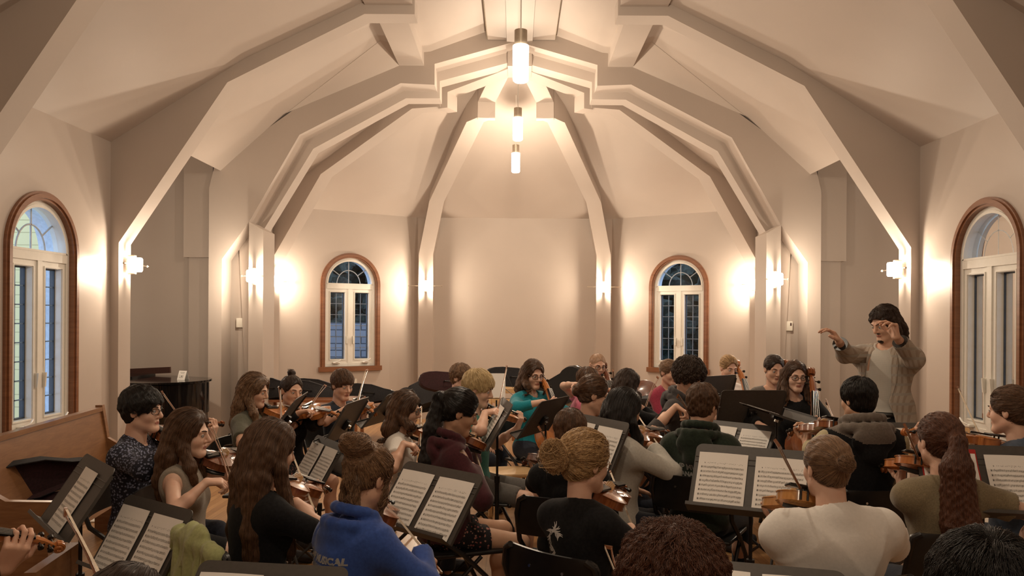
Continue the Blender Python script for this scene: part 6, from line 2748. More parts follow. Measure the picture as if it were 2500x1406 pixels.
# -- slate polo
p = mk('slate', 2466, 943, 3.9, -34, 'girl with pinned-up brown hair in a slate blue polo shirt', skin='fair', near=2, hs=1.0, hyaw=0, hpitch=6, lean=3)
give_violin(p, 'amber', (2206, 1046), 'violin stretching level behind the ponytail head', 'auto', tilt=0)
give_bow(p, (2420, 1120), (2342, 952), 'bow rising before the window frame', mode='far', hold=False)
p.build(cl['polo'], 0.75, 0.066, cl['jeans'], 2, h_bun((0.0, -0.125, 0.035), (0.044, 0.040, 0.046), 0.012, n=1.6, curl=0.002, lift=0.004), 'brown')
seat(p, 'black folding chair under the girl in the slate blue polo')

# -- heads along the bottom edge
p = mk('frontcurl', 1640, 1320, 1.85, 0, 'player with frizzy chestnut curls cut off by the bottom edge', skin='light', near=2, hs=1.0, hpitch=6, lean=3)
p.build(cl['black'], 0.7, 0.07, cl['jeans'], 2, h_short(0.050, curl=0.006, lump=0.008, nape=-0.06, n=3.0, wave=1.1, wf=150, lift=0.010, thick=0.7), 'auburn')
seat(p, 'black folding chair under the player with frizzy curls')
p.bridge = P(1500, 1400, 2.1)
give_bow(p, (1545, 1450), (1492, 1336), 'pale bow tip poking up beside the frizzy curls', Yf=1.85, hold=False, mode='far')

p = mk('frontspike', 2405, 1330, 1.75, 0, 'player with spiky black hair cut off by the bottom corner', skin='light', near=2, hs=1.0, hpitch=4, lean=3, female=False)
p.build(cl['black'], 0.7, 0.07, cl['jeans'], 2, h_short(0.028, nape=-0.07, n=3.0, lift=0.016, lump=0.004, thick=0.8), 'black')
seat(p, 'black folding chair under the player with spiky hair')

p = mk('frontbrown', 308, 1378, 1.9, 20, 'player whose smooth brown head just shows at the bottom edge', skin='light', near=2, hs=0.96, hpitch=6, lean=3)
p.bridge = P(230, 1340, 2.2)
give_bow(p, (250, 1440), (158, 1256), 'bow standing up before the front stand beside the pew', Yf=2.05, hold=False, mode='far')
p.build(cl['black'], 0.7, 0.07, cl['jeans'], 2, h_long(0.05, 0.012, 0.01, 0.04, n=1.4), 'darkbrown')
seat(p, 'black folding chair under the player at the bottom edge')

# -- player outside the frame with the hand on the violin neck
p = mk('edge', -520, 1120, 1.9, 62, 'player mostly outside the frame whose hand with a wristwatch holds a violin neck', skin='light', near=2, hs=1.0, hpitch=10, lean=3, female=False)
give_violin(p, 'amber', (158, 1325), 'violin reaching into the frame beside the oak pew', 'auto', tail=(-395, 1275), tilt=30)
p.build(cl['black'], 0.7, 0.07, cl['jeans'], 2, h_short(0.016), 'brown', watch=-1)
seat(p, 'black folding chair under the player outside the frame')

# ---------------------------------------------------------------- conductor
p = Person('conductor', 2160, 788, 5.35, -132, 'conductor with shoulder-length dark wavy hair in a checked blazer', skin='light', near=2, hs=1.0, hyaw=-22, hpitch=24, lean=-3, female=False, standing=True, sw=0.175, bulk=1.0)
fc = Vector((sin(p.az), cos(p.az), 0))
p.arm_to(1, P(2032, 822, 5.0), (0.6, -0.1, -1.0), hd=Vector((-0.55, -0.1, 0.75)), hn=Vector((-0.7, 0.1, -0.5)), curl=(0.5, 0.5, 0.3), spread=0.8, thumb=0.2)
p.arm_to(-1, P(2188, 822, 4.88), (-0.9, 0.2, -1.0), hd=Vector((-0.25, 0.0, 1.0)), hn=Vector((-0.8, -0.1, 0.1)), curl=(0.8, 0.5, 0.3), spread=0.8, thumb=0.1)
hc = dict(kind='long', vol=0.013, tails=[[(s * 0.070, -0.010, 0.02, 0.020), (s * 0.082, -0.005, -0.06, 0.024), (s * 0.078, -0.015, -0.13, 0.020)] for s in (-1, 1)] + [[(s * 0.035, -0.06, 0.0, 0.045), (s * 0.048, -0.075, -0.08, 0.040), (s * 0.048, -0.075, -0.15, 0.026)] for s in (-1, 0, 1)],
          steps=22, dl=0.011, wave=0.4, wf=90, lump=0.005, curl=0.002, n=1.3, crown=(0.0, 0.0, 0.125), lift=0.003)
p.build(cl['dressshirt'], 0.3, 0.060, cl['black'], 2, hc, 'darkbrown', beard=True, shirt_t=0.012, fold=0.003, hem=-0.04)
# blazer: an open jacket over the shirt
s = p.s
a = np.array([p.P, p.N, p.SH[-1], p.SH[1], p.arm[-1][0], p.arm[1][0], p.arm[-1][1], p.arm[1][1]])
F = Field(a.min(0) - A3(0.2, 0.2, 0.42), a.max(0) + 0.16, 0.008)
p.torso(F, 0.022)
for k in (-1, 1):
    F.cap(p.P + A3(k * 0.05, -0.01, 0.12), p.P + A3(k * 0.10, -0.01, -0.24), 0.135 * s, 0.125 * s, 0.06, 0.02)
    El, W = p.arm[k]
    F.cap(p.SH[k] + A3(0, 0, 0.01), El, 0.054 * s, 0.046 * s, 0.03, 0.016)
    F.cap(El, El + (W - El) * 0.95, 0.046 * s, 0.036 * s, 0.03, 0.014)
F.folds(0.006, 34, 11)
F.cut(p.P + A3(0, 0, -0.24), (0, 0.18, -1))
# front opening
u_ = p.up
Rj = None
F.sub_ell(p.P + u_ * p.tl * 0.62 + A3(0.0, 0.17, 0), [0.098 * s, 0.150, 0.50 * s], None, 0.01)
F.sub_ell(p.P + A3(0.0, 0.17, -0.06), [0.150 * s, 0.20, 0.30 * s], None, 0.01)
F.sub_cap(p.N + A3(0, 0.02, 0.0), p.H + A3(0, 0, -0.05), 0.068, 0.11)
for k in (-1, 1):
    El, W = p.arm[k]
    n_ = unit(W - El)
    F.cut(El + (W - El) * 0.80, n_, reg=(El + (W - El) * 0.80 + n_ * 0.06, 0.09))
V_, Q_ = F.mesh()
np_obj('blazer', V_, Q_, cl['blazer'], p.root)
mb = MB()
for k in (-1, 1):
    El, W = p.arm[k]
    n_ = unit(W - El)
    c0 = El + (W - El) * 0.80
    mb = MB()
    mb.tube([c0 - n_ * 0.004, c0 + n_ * 0.002], 0.048, 18)
    mb.build('cuff_lining', M['ebony'], p.root)
# lapels, belt and pocket flap
for k in (-1, 1):
    mb = MB()
    pts = []
    for t in np.linspace(0.95, 0.36, 9):
        c = p.P + u_ * p.tl * t + A3(k * (0.095 + 0.010 * sin(t * 6)), 0.25, 0)
        pts.append(c)
    pts = np.array(pts)
    for it in range(30):
        pts[:, 1] -= np.clip(F.sample(pts) - 0.004, -0.02, 0.02)
    wv = [0.012, 0.030, 0.040, 0.038, 0.032, 0.026, 0.018, 0.012, 0.006]
    outp = pts + A3(k, 0, 0) * np.array(wv)[:, None]
    for it in range(30):
        outp[:, 1] -= np.clip(F.sample(outp) - 0.005, -0.02, 0.02)
    vs = [Vector(q) for q in pts] + [Vector(q) for q in outp]
    n9 = len(pts)
    mb.add(vs + [v + Vector((0, -0.006, 0)) for v in vs], [(i, i + 1, n9 + i + 1, n9 + i) for i in range(n9 - 1)] + [(2 * n9 + n9 + i, 2 * n9 + n9 + i + 1, 2 * n9 + i + 1, 2 * n9 + i) for i in range(n9 - 1)])
    mb.build('lapel', cl['blazer'], p.root)
MB().tube([p.P + A3(0.16 * s * cos(t), 0.118 * s * sin(t), 0.085) for t in np.linspace(0, 2 * pi, 25)], 0.017, 8).build('belt', M['ebony'], p.root)
bk = MB()
bk.lathe([(0.018, 0), (0.022, 0.004), (0.012, 0.006)], p.P + A3(0, 0.134 * s, 0.085), axis=(0, 1, 0), seg=18)
bk.build('belt_buckle', M['chrome'], p.root)
pc_ = p

# ---------------------------------------------------------------- lettering on clothes
def letters(p, lines, cx, z, size, mat=M['text_white'], az=0, dy=-0.35, spread=1.0):
    """text across the back; az turns the projection around the body"""
    ca, sa = cos(radians(az)), sin(radians(az))
    push = A3(-sa, ca, 0)
    right = A3(ca, sa, 0)
    obs = []
    for i, (tx, sz) in enumerate(lines):
        o = text_obj('printed_lettering', tx, sz, mat, 0.0003, bold=0.0018)
        obs.append((o, 0, -i * sz * 1.15, 1.0))
    org = p.P + A3(cx, 0, z) - push * 0.30
    p.decal(obs, org, right, (0, 0, 1), push, mat)


letters(pb, [('CAMP MUSICAL', 0.031), ('DE LANAUDIERE', 0.025)], -0.010, 0.300, 0.05, az=-10)
letters(pm, [('CAMP MUSICAL', 0.044), ('DE LANAUDIERE', 0.040)], -0.07, 0.40, 0.05, az=-30)
letters(pg, [('CAMP MUSICAL', 0.044), ('DE LANAUDIERE', 0.034)], 0.0, 0.30, 0.05, az=-8)
# a mane-like brushed emblem on the black T-shirt
mb = MB()
rg = random.Random(3)
for i in range(26):
    a = radians(20 + i * 9.5)
    r0, r1 = 0.024 + 0.012 * rg.random(), 0.052 + 0.022 * rg.random()
    if i % 4 == 3:
        r1 *= 0.7
    c, s_ = cos(a), sin(a)
    t = Vector((-s_, c, 0))
    prev = Vector((c * r0 * 0.8, s_ * r0, 0))
    w0 = 0.0060
    for j in range(1, 5):
        f = j / 4
        q = Vector((c * (r0 + (r1 - r0) * f) * 0.8, s_ * (r0 + (r1 - r0) * f), 0)) + t * 0.012 * sin(f * 3 + i * 0.3)
        w1 = 0.0060 * (1 - f * 0.8)
        mb.add([prev - t * w0, prev + t * w0, q + t * w1, q - t * w1], [(0, 1, 2, 3)])
        prev, w0 = q, w1
emb = mb.build('emblem', M['text_white'], fixn=False)
pl.decal([(emb, 0, 0, 1.0)], pl.P + A3(-0.045, -0.30, 0.285), (1, 0, 0), (0, 0, 1), (0, 1, 0), M['text_white'], name='printed_emblem')
# shoulder stripes
for j in range(3):
    for k in (-1, 1):
        El, W = pt.arm[k]
        mb = MB()
        a0, a1 = pt.N + A3(k * 0.05, -0.01, 0.05), pt.SH[k]
        pts = np.array([a0 * (1 - t) + (a1 + A3(k * 0.02, 0, 0.05)) * t + A3(0, 0.018 * (j - 1), 0.05) for t in np.linspace(0, 1, 8)] + [a1 * (1 - t) + El * t + A3(k * 0.09, 0.018 * (j - 1) + 0.01, 0.02) for t in np.linspace(0.1, 0.9, 8)])
        for it in range(40):
            pts = pts - pt.shirtF.grad(pts) * np.clip(pt.shirtF.sample(pts) - 0.001, -0.02, 0.02)[:, None]
        mb.tube([Vector(q) for q in pts], 0.0042, 5)
        mb.build('sleeve_stripe', M['text_white'], pt.shirt)
# ================================================================ PLACING: STANDS
# corners are TL, TR, BR, BL as its reader sees the desk
RD = radians
STANDS = [
    # key, corners, guess(x,y,z,az,tilt), label, pages, front?
    ('st_edge_left', [(219, 1111), (271, 1145), (172, 1318), (92, 1262)], (-1.9, 3.3, 0.75, RD(-80), RD(35)), 'tilted music stand with one page near the oak pew and the tiny front violin hand', [('one', 0.02)]),
    ('st_front_left', [(326, 1204), (461, 1250), (382, 1420), (213, 1410)], (-1.25, 3.1, 0.65, RD(-145), RD(35)), 'music stand with two pages beside the green jacket', [('two', 0)]),
    ('st_bottom_left', [(482, 1362), (830, 1412), (800, 1640), (410, 1590)], (-0.6, 2.2, 0.65, RD(-170), RD(35)), 'music stand cut by the bottom edge beside the green jacket', [('two', 0)]),
    ('st_small_mid', [(771, 1071), (832, 1090), (783, 1195), (716, 1162)], (-1.3, 4.9, 0.7, RD(-125), RD(40)), 'small music stand with two pages between the long-haired girl and the blue hoodie', [('two', 0)]),
    ('st_center', [(990, 1139), (1172, 1160), (1102, 1315), (920, 1280)], (-0.45, 3.3, 0.75, RD(-150), RD(40)), 'music stand with two pages to the right of the blue hoodie girl', [('two', 0)]),
    ('st_teal', [(1227, 977), (1248, 988), (1191, 1088), (1168, 1074)], (-0.1, 5.0, 0.85, RD(-100), RD(30)), 'narrow-looking music stand with one page before the blond boy in teal', [('one', 0.0)]),
    ('st_blonde', [(1395, 1040), (1518, 1056), (1497, 1135), (1375, 1120)], (0.3, 4.2, 0.75, RD(-150), RD(35)), 'music stand peeking out behind the curly blonde bun', [('two', 0)]),
    ('st_boy', [(1733, 1026), (1884, 1046), (1868, 1140), (1706, 1120)], (1.4, 5.2, 0.8, RD(-160), RD(40)), 'music stand with two pages beyond the dark green hoodie boy', [('two', 0)]),
    ('st_big', [(1700, 1082), (1990, 1108), (1975, 1270), (1681, 1243)], (1.0, 3.3, 0.8, RD(-175), RD(25)), 'large upright music stand with two pages before the white T-shirt player', [('two', 0)]),
    ('st_bottom_right', [(1640, 1368), (2085, 1392), (2080, 1600), (1620, 1590)], (0.75, 2.1, 0.75, RD(180), RD(35)), 'music stand along the bottom edge under the white T-shirt back', [('two', 0)]),
    ('st_right', [(2237, 1088), (2545, 1094), (2580, 1262), (2262, 1255)], (1.9, 3.2, 0.8, RD(175), RD(30)), 'music stand with a red folder and pages beside the long ponytail', [('two', 0)]),
    ('st_right_back', [(2030, 1030), (2270, 1034), (2300, 1150), (2050, 1145)], (2.0, 4.0, 0.8, RD(170), RD(40)), 'music stand with pages just before the conductor', [('two', 0)]),
    # seen from behind
    ('sb_teal', [(1382, 977), (1314, 986), (1270, 1056), (1340, 1048)], (0.3, 5.6, 0.75, RD(-50), RD(35)), 'black stand seen from behind at the knees of the teal jacket cellist', []),
    ('sb_boy', [(893, 982), (836, 996), (795, 1067), (852, 1062)], (-1.2, 5.3, 0.75, RD(-50), RD(35)), 'black stand seen from behind before the navy T-shirt boy', []),
    ('sb_mid', [(1000, 962), (938, 972), (893, 1026), (955, 1022)], (-0.9, 5.9, 0.75, RD(-50), RD(35)), 'black stand seen from behind near the white T-shirt girl', []),
    ('sb_polo', [(1789, 933), (1706, 931), (1700, 985), (1784, 990)], (1.8, 6.8, 0.85, RD(0), RD(20)), 'black stand seen from behind below the white polo cellist', []),
    ('sb_cello', [(1905, 962), (1764, 961), (1757, 1024), (1905, 1036)], (1.9, 6.0, 0.85, RD(5), RD(15)), 'wide black stand seen from behind before the grey cardigan cellist', []),
    ('sb_edge', [(1990, 1020), (1880, 985), (1868, 998), (1975, 1040)], (1.86, 5.1, 0.99, RD(87), RD(72)), 'nearly flat music stand seen edge-on before the conductor', []),
    ('sb_olive', [(727, 996), (700, 1000), (668, 1036), (700, 1030)], (-1.5, 4.9, 0.9, RD(-70), RD(35)), 'black stand seen edge-on before the olive shirt girl', []),
]
PG = {
    'st_edge_left': 'on the tilted stand near the oak pew',
    'st_front_left': 'on the stand beside the green jacket',
    'st_bottom_left': 'on the bottom edge stand near the green jacket',
    'st_small_mid': 'on the small stand between long hair and blue hoodie',
    'st_center': 'on the stand just past the blue hoodie',
    'st_teal': 'on the narrow stand before the blond boy',
    'st_blonde': 'behind the curly blonde bun',
    'st_boy': 'on the stand beyond the dark green hoodie',
    'st_big': 'on the large stand before the white T-shirt player',
    'st_bottom_right': 'on the stand under the white T-shirt back',
    'st_right': 'on the stand with the red folder by the ponytail',
    'st_right_back': 'on the stand nearest the conductor',
}
ST = {}
for key, cs, g, lab, pages in STANDS:
    q, err = (g, 0) if key == 'sb_edge' else solve_desk(cs, g)
    if abs(q[0] - g[0]) > 1.5 or abs(q[1] - g[1]) > 0.8 or err > 25:
        pass
    root, Tm, org = make_stand(tuple(float(x) for x in q), lab)
    ST[key] = (root, Tm, org, q)
    for kind, off in pages:
        if kind == 'two':
            sheet(org, Tm, -0.232, -0.018, 0.002, 0.278, 'first of two music pages ' + PG[key])
            sheet(org, Tm, 0.016, 0.230, 0.002, 0.276, 'second of two music pages ' + PG[key])
        else:
            sheet(org, Tm, -0.11 + off, 0.10 + off, 0.002, 0.276, 'single music page ' + PG[key])

root, Tm, org, q = ST['st_right']
sheet(org, Tm, -0.238, -0.012, 0.012, 0.298, 'red card folder behind the music page beside the ponytail', red=True).location.y += 0.002
# ================================================================ FURNITURE AND CASES
# grand piano in the recess: only its curved tail shows past the first post
pr = empty('grand_piano', (-4.17, 8.62, 0), 0, 'black lacquered grand piano half hidden by the first post', 'piano')
def pline(inset=0.0, n=14):
    pts = [(-1.02 + inset, -0.72 + inset), (0.10, -0.72 + inset)]
    for i in range(n + 1):
        a = -pi / 2 + pi * 0.72 * i / n
        pts.append((0.42 + (0.46 - inset) * cos(a), -0.26 + (0.46 - inset) * sin(a)))
    pts += [(0.25, 0.30 - inset), (-0.20, 0.46 - inset), (-0.70, 0.50 - inset), (-1.02 + inset, 0.50 - inset)]
    return pts
MB().prism([(x, y, 0.62) for x, y in pline(0.015)], (0, 0, 0.325)).build('case', M['piano'], pr)
MB().prism([(x, y, 0.955) for x, y in pline(-0.012)], (0, 0, 0.020)).build('lid', M['piano'], pr)
for x, y in ((0.35, -0.2), (-0.85, -0.5), (-0.85, 0.4)):
    mb = MB()
    mb.lathe([(0.035, 0.0), (0.035, 0.05), (0.045, 0.08), (0.06, 0.45), (0.075, 0.62)], (x, y, 0), seg=14)
    mb.build('leg', M['piano'], pr)
mb = MB()
mb.box((-0.30, 0.1, 0.985), (0.65, 0.55, 0.02))
mb.build('front_lid_flap', M['piano'], pr)
mb = MB()
mb.box((-0.10, 0.35, 1.02), (0.62, 0.03, 0.07), Matrix.Rotation(radians(-3), 3, 'Y'))
mb.build('music_desk', M['frames_brown'], pr)
# tent card on the piano
cpos = P(447, 921, 8.35)
tc_ = empty('tent_card', (cpos.x, 8.35, 0.9755), radians(-18), 'small white folded card with a drawing standing on the piano lid', 'card')
mb = MB()
mb.hexa([(-0.05, -0.035, 0), (0.05, -0.035, 0), (0.05, -0.034, 0), (-0.05, -0.034, 0), (-0.05, -0.001, 0.095), (0.05, -0.001, 0.095), (0.05, 0.0, 0.095), (-0.05, 0.0, 0.095)])
mb.hexa([(-0.05, 0.034, 0), (0.05, 0.034, 0), (0.05, 0.035, 0), (-0.05, 0.035, 0), (-0.05, 0.0, 0.095), (0.05, 0.0, 0.095), (0.05, 0.001, 0.095), (-0.05, 0.001, 0.095)])
mb.build('card', M['paper'], tc_)
mb = MB()
for (x0, z0, x1, z1) in ((-0.03, 0.075, 0.03, 0.079), (-0.02, 0.065, 0.025, 0.068), (-0.028, 0.02, -0.024, 0.055), (0.015, 0.02, 0.019, 0.05), (-0.028, 0.02, 0.019, 0.024), (-0.01, 0.03, 0.01, 0.045)):
    q = lambda x, z: Vector((x, -0.0362 + z * 0.358, z))
    mb.add([q(x0, z0), q(x1, z0), q(x1, z1), q(x0, z1)], [(0, 1, 2, 3)])
mb.build('printed_drawing', M['inkgrey'], tc_, fixn=False)


def pew(loc, rz, L, label, back=True):
    t = empty('oak_pew', loc, rz, label, 'pew', 'oak pews')
    # local: +X along, +Y the sitting side
    MB().prism([(0, 0.05, 0.46), (0, 0.46, 0.46), (0, 0.47, 0.43), (0, 0.05, 0.415)], (L, 0, 0)).build('seat', M['pewwood'], t)
    if back:
        MB().prism([(0, 0.05, 0.44), (0, 0.085, 0.44), (0, 0.0, 0.93), (0, -0.03, 0.93)], (L, 0, 0)).build('backrest', M['pewwood'], t)
        MB().prism([(0, -0.045, 0.925), (0, 0.015, 0.925), (0, 0.012, 0.955), (0, -0.042, 0.955)], (L, 0, 0)).build('top_rail', M['pewwood'], t)
    for x in (-0.045, L):
        mb = MB()
        if back:
            mb.prism([(x, -0.04, 0), (x, 0.46, 0), (x, 0.46, 0.08), (x, 0.40, 0.14), (x, 0.40, 0.40), (x, 0.50, 0.50), (x, 0.50, 0.60), (x, 0.44, 0.63), (x, 0.18, 0.64), (x, 0.05, 0.72), (x, 0.01, 0.97), (x, -0.04, 0.97)], (0.045, 0, 0))
        else:
            mb.prism([(x, 0.0, 0), (x, 0.36, 0), (x, 0.36, 0.44), (x, 0.42, 0.56), (x, 0.42, 0.64), (x, 0.0, 0.64)], (0.045, 0, 0))
        mb.build('end_panel', M['pewwood'], t)
    return t


# long pew along the wall and the near one beside the front stand
a, b = P(-40, 1082, 4.25), P(262, 996, 5.95)
pew((a.x - 0.05, a.y, 0), atan2(b.y - a.y, b.x - a.x) - 0 if False else atan2(b.y - a.y, b.x - a.x), (b - a).length, 'long oak pew along the wall under the tall window').scale = (1, -1, 1)
pw = P(60, 1225, 3.05)
pew((pw.x - 0.62, pw.y - 0.08, 0), radians(8), 0.62, 'short oak bench end beside the tilted front stand', back=False)


def shell(pts, infl, lo_z=None, name='shell', mats=None, parent=None, h=0.008, cutz=None, lump=0.0, fold=0.0):
    a = np.array([q[0] for q in pts])
    r = max(q[1] for q in pts) + infl + 0.04
    F = Field(a.min(0) - r, a.max(0) + r, h)
    for (p0, r0), (p1, r1) in zip(pts[:-1], pts[1:]):
        F.cap(p0, p1, r0, r1, 0.05, infl)
    return F


def flat_case(loc, R, outline, thick, mat, label, cat='instrument case', parts=(), name='violin_case', group=None, puff=0.03):
    """soft or hard case: outline polygon in local xy, rounded pillow in z"""
    t = empty(name, loc, label=label, cat=cat, group=group, R=R)
    n = len(outline)
    cx = sum(p[0] for p in outline) / n
    cy = sum(p[1] for p in outline) / n
    vs, fs = [], []
    lev = [(-0.5, 0.80), (-0.42, 0.93), (-0.25, 1.0), (0.25, 1.0), (0.42, 0.93), (0.5, 0.80)]
    for z, k in lev:
        for x, y in outline:
            vs.append((cx + (x - cx) * (1 - (1 - k) * 0.35), cy + (y - cy) * (1 - (1 - k) * 0.35), z * thick))
    for i in range(len(lev) - 1):
        for j in range(n):
            a_, b_ = i * n + j, i * n + (j + 1) % n
            fs.append((a_, b_, b_ + n, a_ + n))
    fs.append(tuple(range(n))[::-1])
    fs.append(tuple(range((len(lev) - 1) * n, len(lev) * n)))
    MB().add(vs, fs, True).build('shell', mat, t)
    mb = MB()
    mb.tube([(cx - 0.07, cy - 0.0, thick * 0.5), (cx - 0.06, cy, thick * 0.5 + 0.04), (cx + 0.06, cy, thick * 0.5 + 0.04), (cx + 0.07, cy, thick * 0.5)], 0.009, 8)
    mb.build('handle', M['black_plastic'], t)
    mb = MB()
    mb.tube([Vector((x * 1.004, y * 1.004, 0)) for x, y in outline] + [Vector((outline[0][0] * 1.004, outline[0][1] * 1.004, 0))], 0.006, 6)
    mb.build('zip_seam', M['black_plastic'], t)
    return t


def cello_outline(k=1.0, sm=True):
    half = body_outline(0.80, 0.25, 0.17, 0.20)
    half = [(x, y) for x, y in half if not (0.35 < y / 0.80 < 0.62)]
    top_ = [(0.10, 0.84), (0.075, 0.95), (0.07, 1.22), (0.05, 1.30), (0.0, 1.32)]
    h_ = [p_ for p_ in half if p_[1] < 0.79 and p_[0] > 0.001] + top_[:-1]
    full = [(0.0, -0.01)] + h_ + [(0.0, 1.32)] + [(-x, y) for x, y in h_[::-1]]
    return [(x * k, y * k) for x, y in full]


def axes(x, y):
    x = Vector(x).normalized()
    z = x.cross(Vector(y)).normalized()
    y = z.cross(x).normalized()
    return Matrix((x, y, z)).transposed()


# big soft cello bag lying on a bench below the apse window, neck towards the navy boy
bagp = P(1035, 960, 10.4)
yv = (P(905, 978, 10.0) - P(1040, 925, 10.6)).normalized()
flat_case(P(1066, 950, 10.6), basis(yv, Vector((0.1, -1, 0.35))), cello_outline(0.82), 0.26, M['black_cloth'], 'big black soft cello bag lying below the apse window', name='cello_bag', group='black instrument bags along the back wall')
bn = empty('low_bench', (-1.45, 10.75, 0), 0, 'dark low bench carrying the instrument bags by the back wall', 'bench')
mb = MB()
mb.box((0, 0, 0.44), (3.1, 0.5, 0.04))
mb.build('seat', M['bowwood'], bn)
for x in (-1.45, 0, 1.45):
    for y in (-0.2, 0.2):
        MB().box((x, y, 0.21), (0.05, 0.05, 0.42)).build('leg', M['bowwood'], bn)
# dark hard cello case standing tilted behind the turquoise cellist
cp = P(1386, 960, 9.4)
cq = P(1440, 925, 9.2)
flat_case((cq.x, cq.y, cq.z), basis(Vector((-0.80, 0.25, -0.42)), Vector((0.0, -1, 0.35))), cello_outline(0.92), 0.30, M['black_plastic'], 'dark hard cello case leaning behind the turquoise jacket', name='cello_case')
for (x, y, Yd, dx_, lab) in ((752, 956, 9.6, 0.25, 'black violin case behind the girl with the top knot'), (662, 950, 9.3, 0.2, 'black violin case beside the long light brown hair'), (775, 950, 10.6, 0.22, 'black violin case behind the navy T-shirt boy'), (905, 962, 10.6, 0.3, 'black violin case standing right of the navy T-shirt boy'), (1262, 925, 9.6, 0.2, 'rounded black violin case beside the pine chair'), (1015, 985, 10.5, 0.3, 'black violin case lying under the soft cello bag'), (1100, 935, 9.8, 0.3, 'maroon-black violin case behind the striped track jacket')):
    c = P(x, y, Yd)
    ol = []
    L_, W__ = 0.40, 0.13
    for i in range(20):
        a = 2 * pi * i / 20
        ol.append((abs(cos(a)) ** 0.6 * (1 if cos(a) > 0 else -1) * L_ * (0.9 if cos(a) > 0 else 1), abs(sin(a)) ** 0.7 * (1 if sin(a) > 0 else -1) * (W__ if cos(a) < 0.1 else W__ * 0.72)))
    flat_case(c, axes(Vector((1, 0.3 * dx_, -0.10)), Vector((0, 0.25, 1))), ol, 0.16, M['black_cloth'] if 'maroon' not in lab else M['case_maroon'], lab, group='black instrument bags along the back wall')
# support for the cases: second low table
tb = empty('low_table', (-2.42, 9.45, 0), 0, 'dark low table under the violin cases beside the apse post', 'table')
MB().box((0, 0, 0.66), (1.15, 0.5, 0.03)).build('table_top', M['bowwood'], tb)
for x in (-0.54, 0.54):
    for y in (-0.2, 0.2):
        MB().box((x, y, 0.32), (0.04, 0.04, 0.64)).build('leg', M['bowwood'], tb)

# open violin case on the pew
oc = P(95, 1195, 4.75)
t = empty('open_violin_case', (-2.83, 4.72, 0.462), radians(62), 'open black violin case with wine-red lining lying on the oak pew', 'instrument case')
def vc_out(k=1.0):
    ol = []
    for i in range(24):
        a = 2 * pi * i / 24
        ol.append((abs(cos(a)) ** 0.6 * (1 if cos(a) > 0 else -1) * 0.39 * k, abs(sin(a)) ** 0.75 * (1 if sin(a) > 0 else -1) * (0.125 if cos(a) < 0.1 else 0.085) * k))
    return ol
def tray(T, depth, name):
    o1, o2 = vc_out(), vc_out(0.95)
    mb = MB()
    n = len(o1)
    vs = [(x, y, 0) for x, y in o1] + [(x, y, depth) for x, y in o1] + [(x, y, depth) for x, y in o2] + [(x, y, 0.01) for x, y in o2]
    for i in range(3):
        mb.cur = 0 if i < 2 else 1
        mb.add([], [])
    fs = []
    for j in range(n):
        k = (j + 1) % n
        fs += [(j, k, n + k, n + j), (n + j, n + k, 2 * n + k, 2 * n + j)]
    mb.cur = 0
    mb.add(vs, fs + [tuple(range(n))[::-1]])
    mb.cur = 1
    mb.add(vs, [(2 * n + j, 2 * n + (j + 1) % n, 3 * n + (j + 1) % n, 3 * n + j) for j in range(n)] + [tuple(range(3 * n, 4 * n))])
    mb.transform(T)
    return mb.build(name, [M['black_cloth'], M['case_maroon']], t)
tray(Matrix.Identity(4), 0.09, 'case_bottom')
tray(Matrix.Translation((0, 0.13, 0.10)) @ Matrix.Rotation(radians(-100), 4, 'X') @ Matrix.Translation((0, -0.125, -0.0)) @ Matrix.Rotation(pi, 4, 'Y') if False else Matrix.Translation((0, 0.135, 0.09)) @ Matrix.Rotation(radians(105), 4, 'X') @ Matrix.Translation((0, 0.125, 0)), 0.06, 'case_lid')

# second closed case on the pew further along
flat_case((-2.78, 5.55, 0.54), axes(Vector((0.12, 1, 0)), Vector((-1, 0.1, 0))), vc_out(0.95), 0.14, M['black_cloth'], 'black oblong violin case lying on the pew beside the floral shirt', name='violin_case')

# pine chairs at the back
def pine_chair(loc, rz, lab):
    t = empty('pine_chair', loc, rz, lab, 'chair', 'pale pine chairs by the back wall')
    MB().rbox((0, 0, 0.44), (0.42, 0.40, 0.03), 0.01).build('seat', M['palewood'], t)
    for s in (-1, 1):
        MB().rbox((s * 0.19, -0.19, 0.44), (0.035, 0.035, 0.87), 0.006).build('rear_post', M['palewood'], t)
        MB().rbox((s * 0.19, 0.17, 0.215), (0.035, 0.035, 0.43), 0.006).build('leg', M['palewood'], t)
    for z in (0.82, 0.68, 0.58):
        MB().rbox((0, -0.19, z), (0.36, 0.02, 0.06), 0.005).build('back_rail', M['palewood'], t)
    return t
for (x, y, Yd, rz, lab) in ((1210, 930, 9.0, 2.6, 'pale pine chair back just above the blond boy\'s bow'), (1262, 934, 8.8, 3.4, 'pale pine chair back between the bow and the turquoise jacket')):
    c = P(x, y, Yd)
    pine_chair((c.x, Yd, 0), rz, lab)
# pale wooden stool seen under the stands
st_ = P(1252, 1072, 6.2)
t = empty('wooden_stool', (st_.x, 6.35, 0), 0.2, 'low pale wooden stool beyond the narrow stand', 'stool')
MB().rbox((0, 0, 0.40), (0.40, 0.34, 0.035), 0.01).build('seat', M['palewood'], t)
for x in (-0.16, 0.16):
    for y in (-0.13, 0.13):
        MB().rbox((x, y, 0.20), (0.035, 0.035, 0.38), 0.006).build('leg', M['palewood'], t)

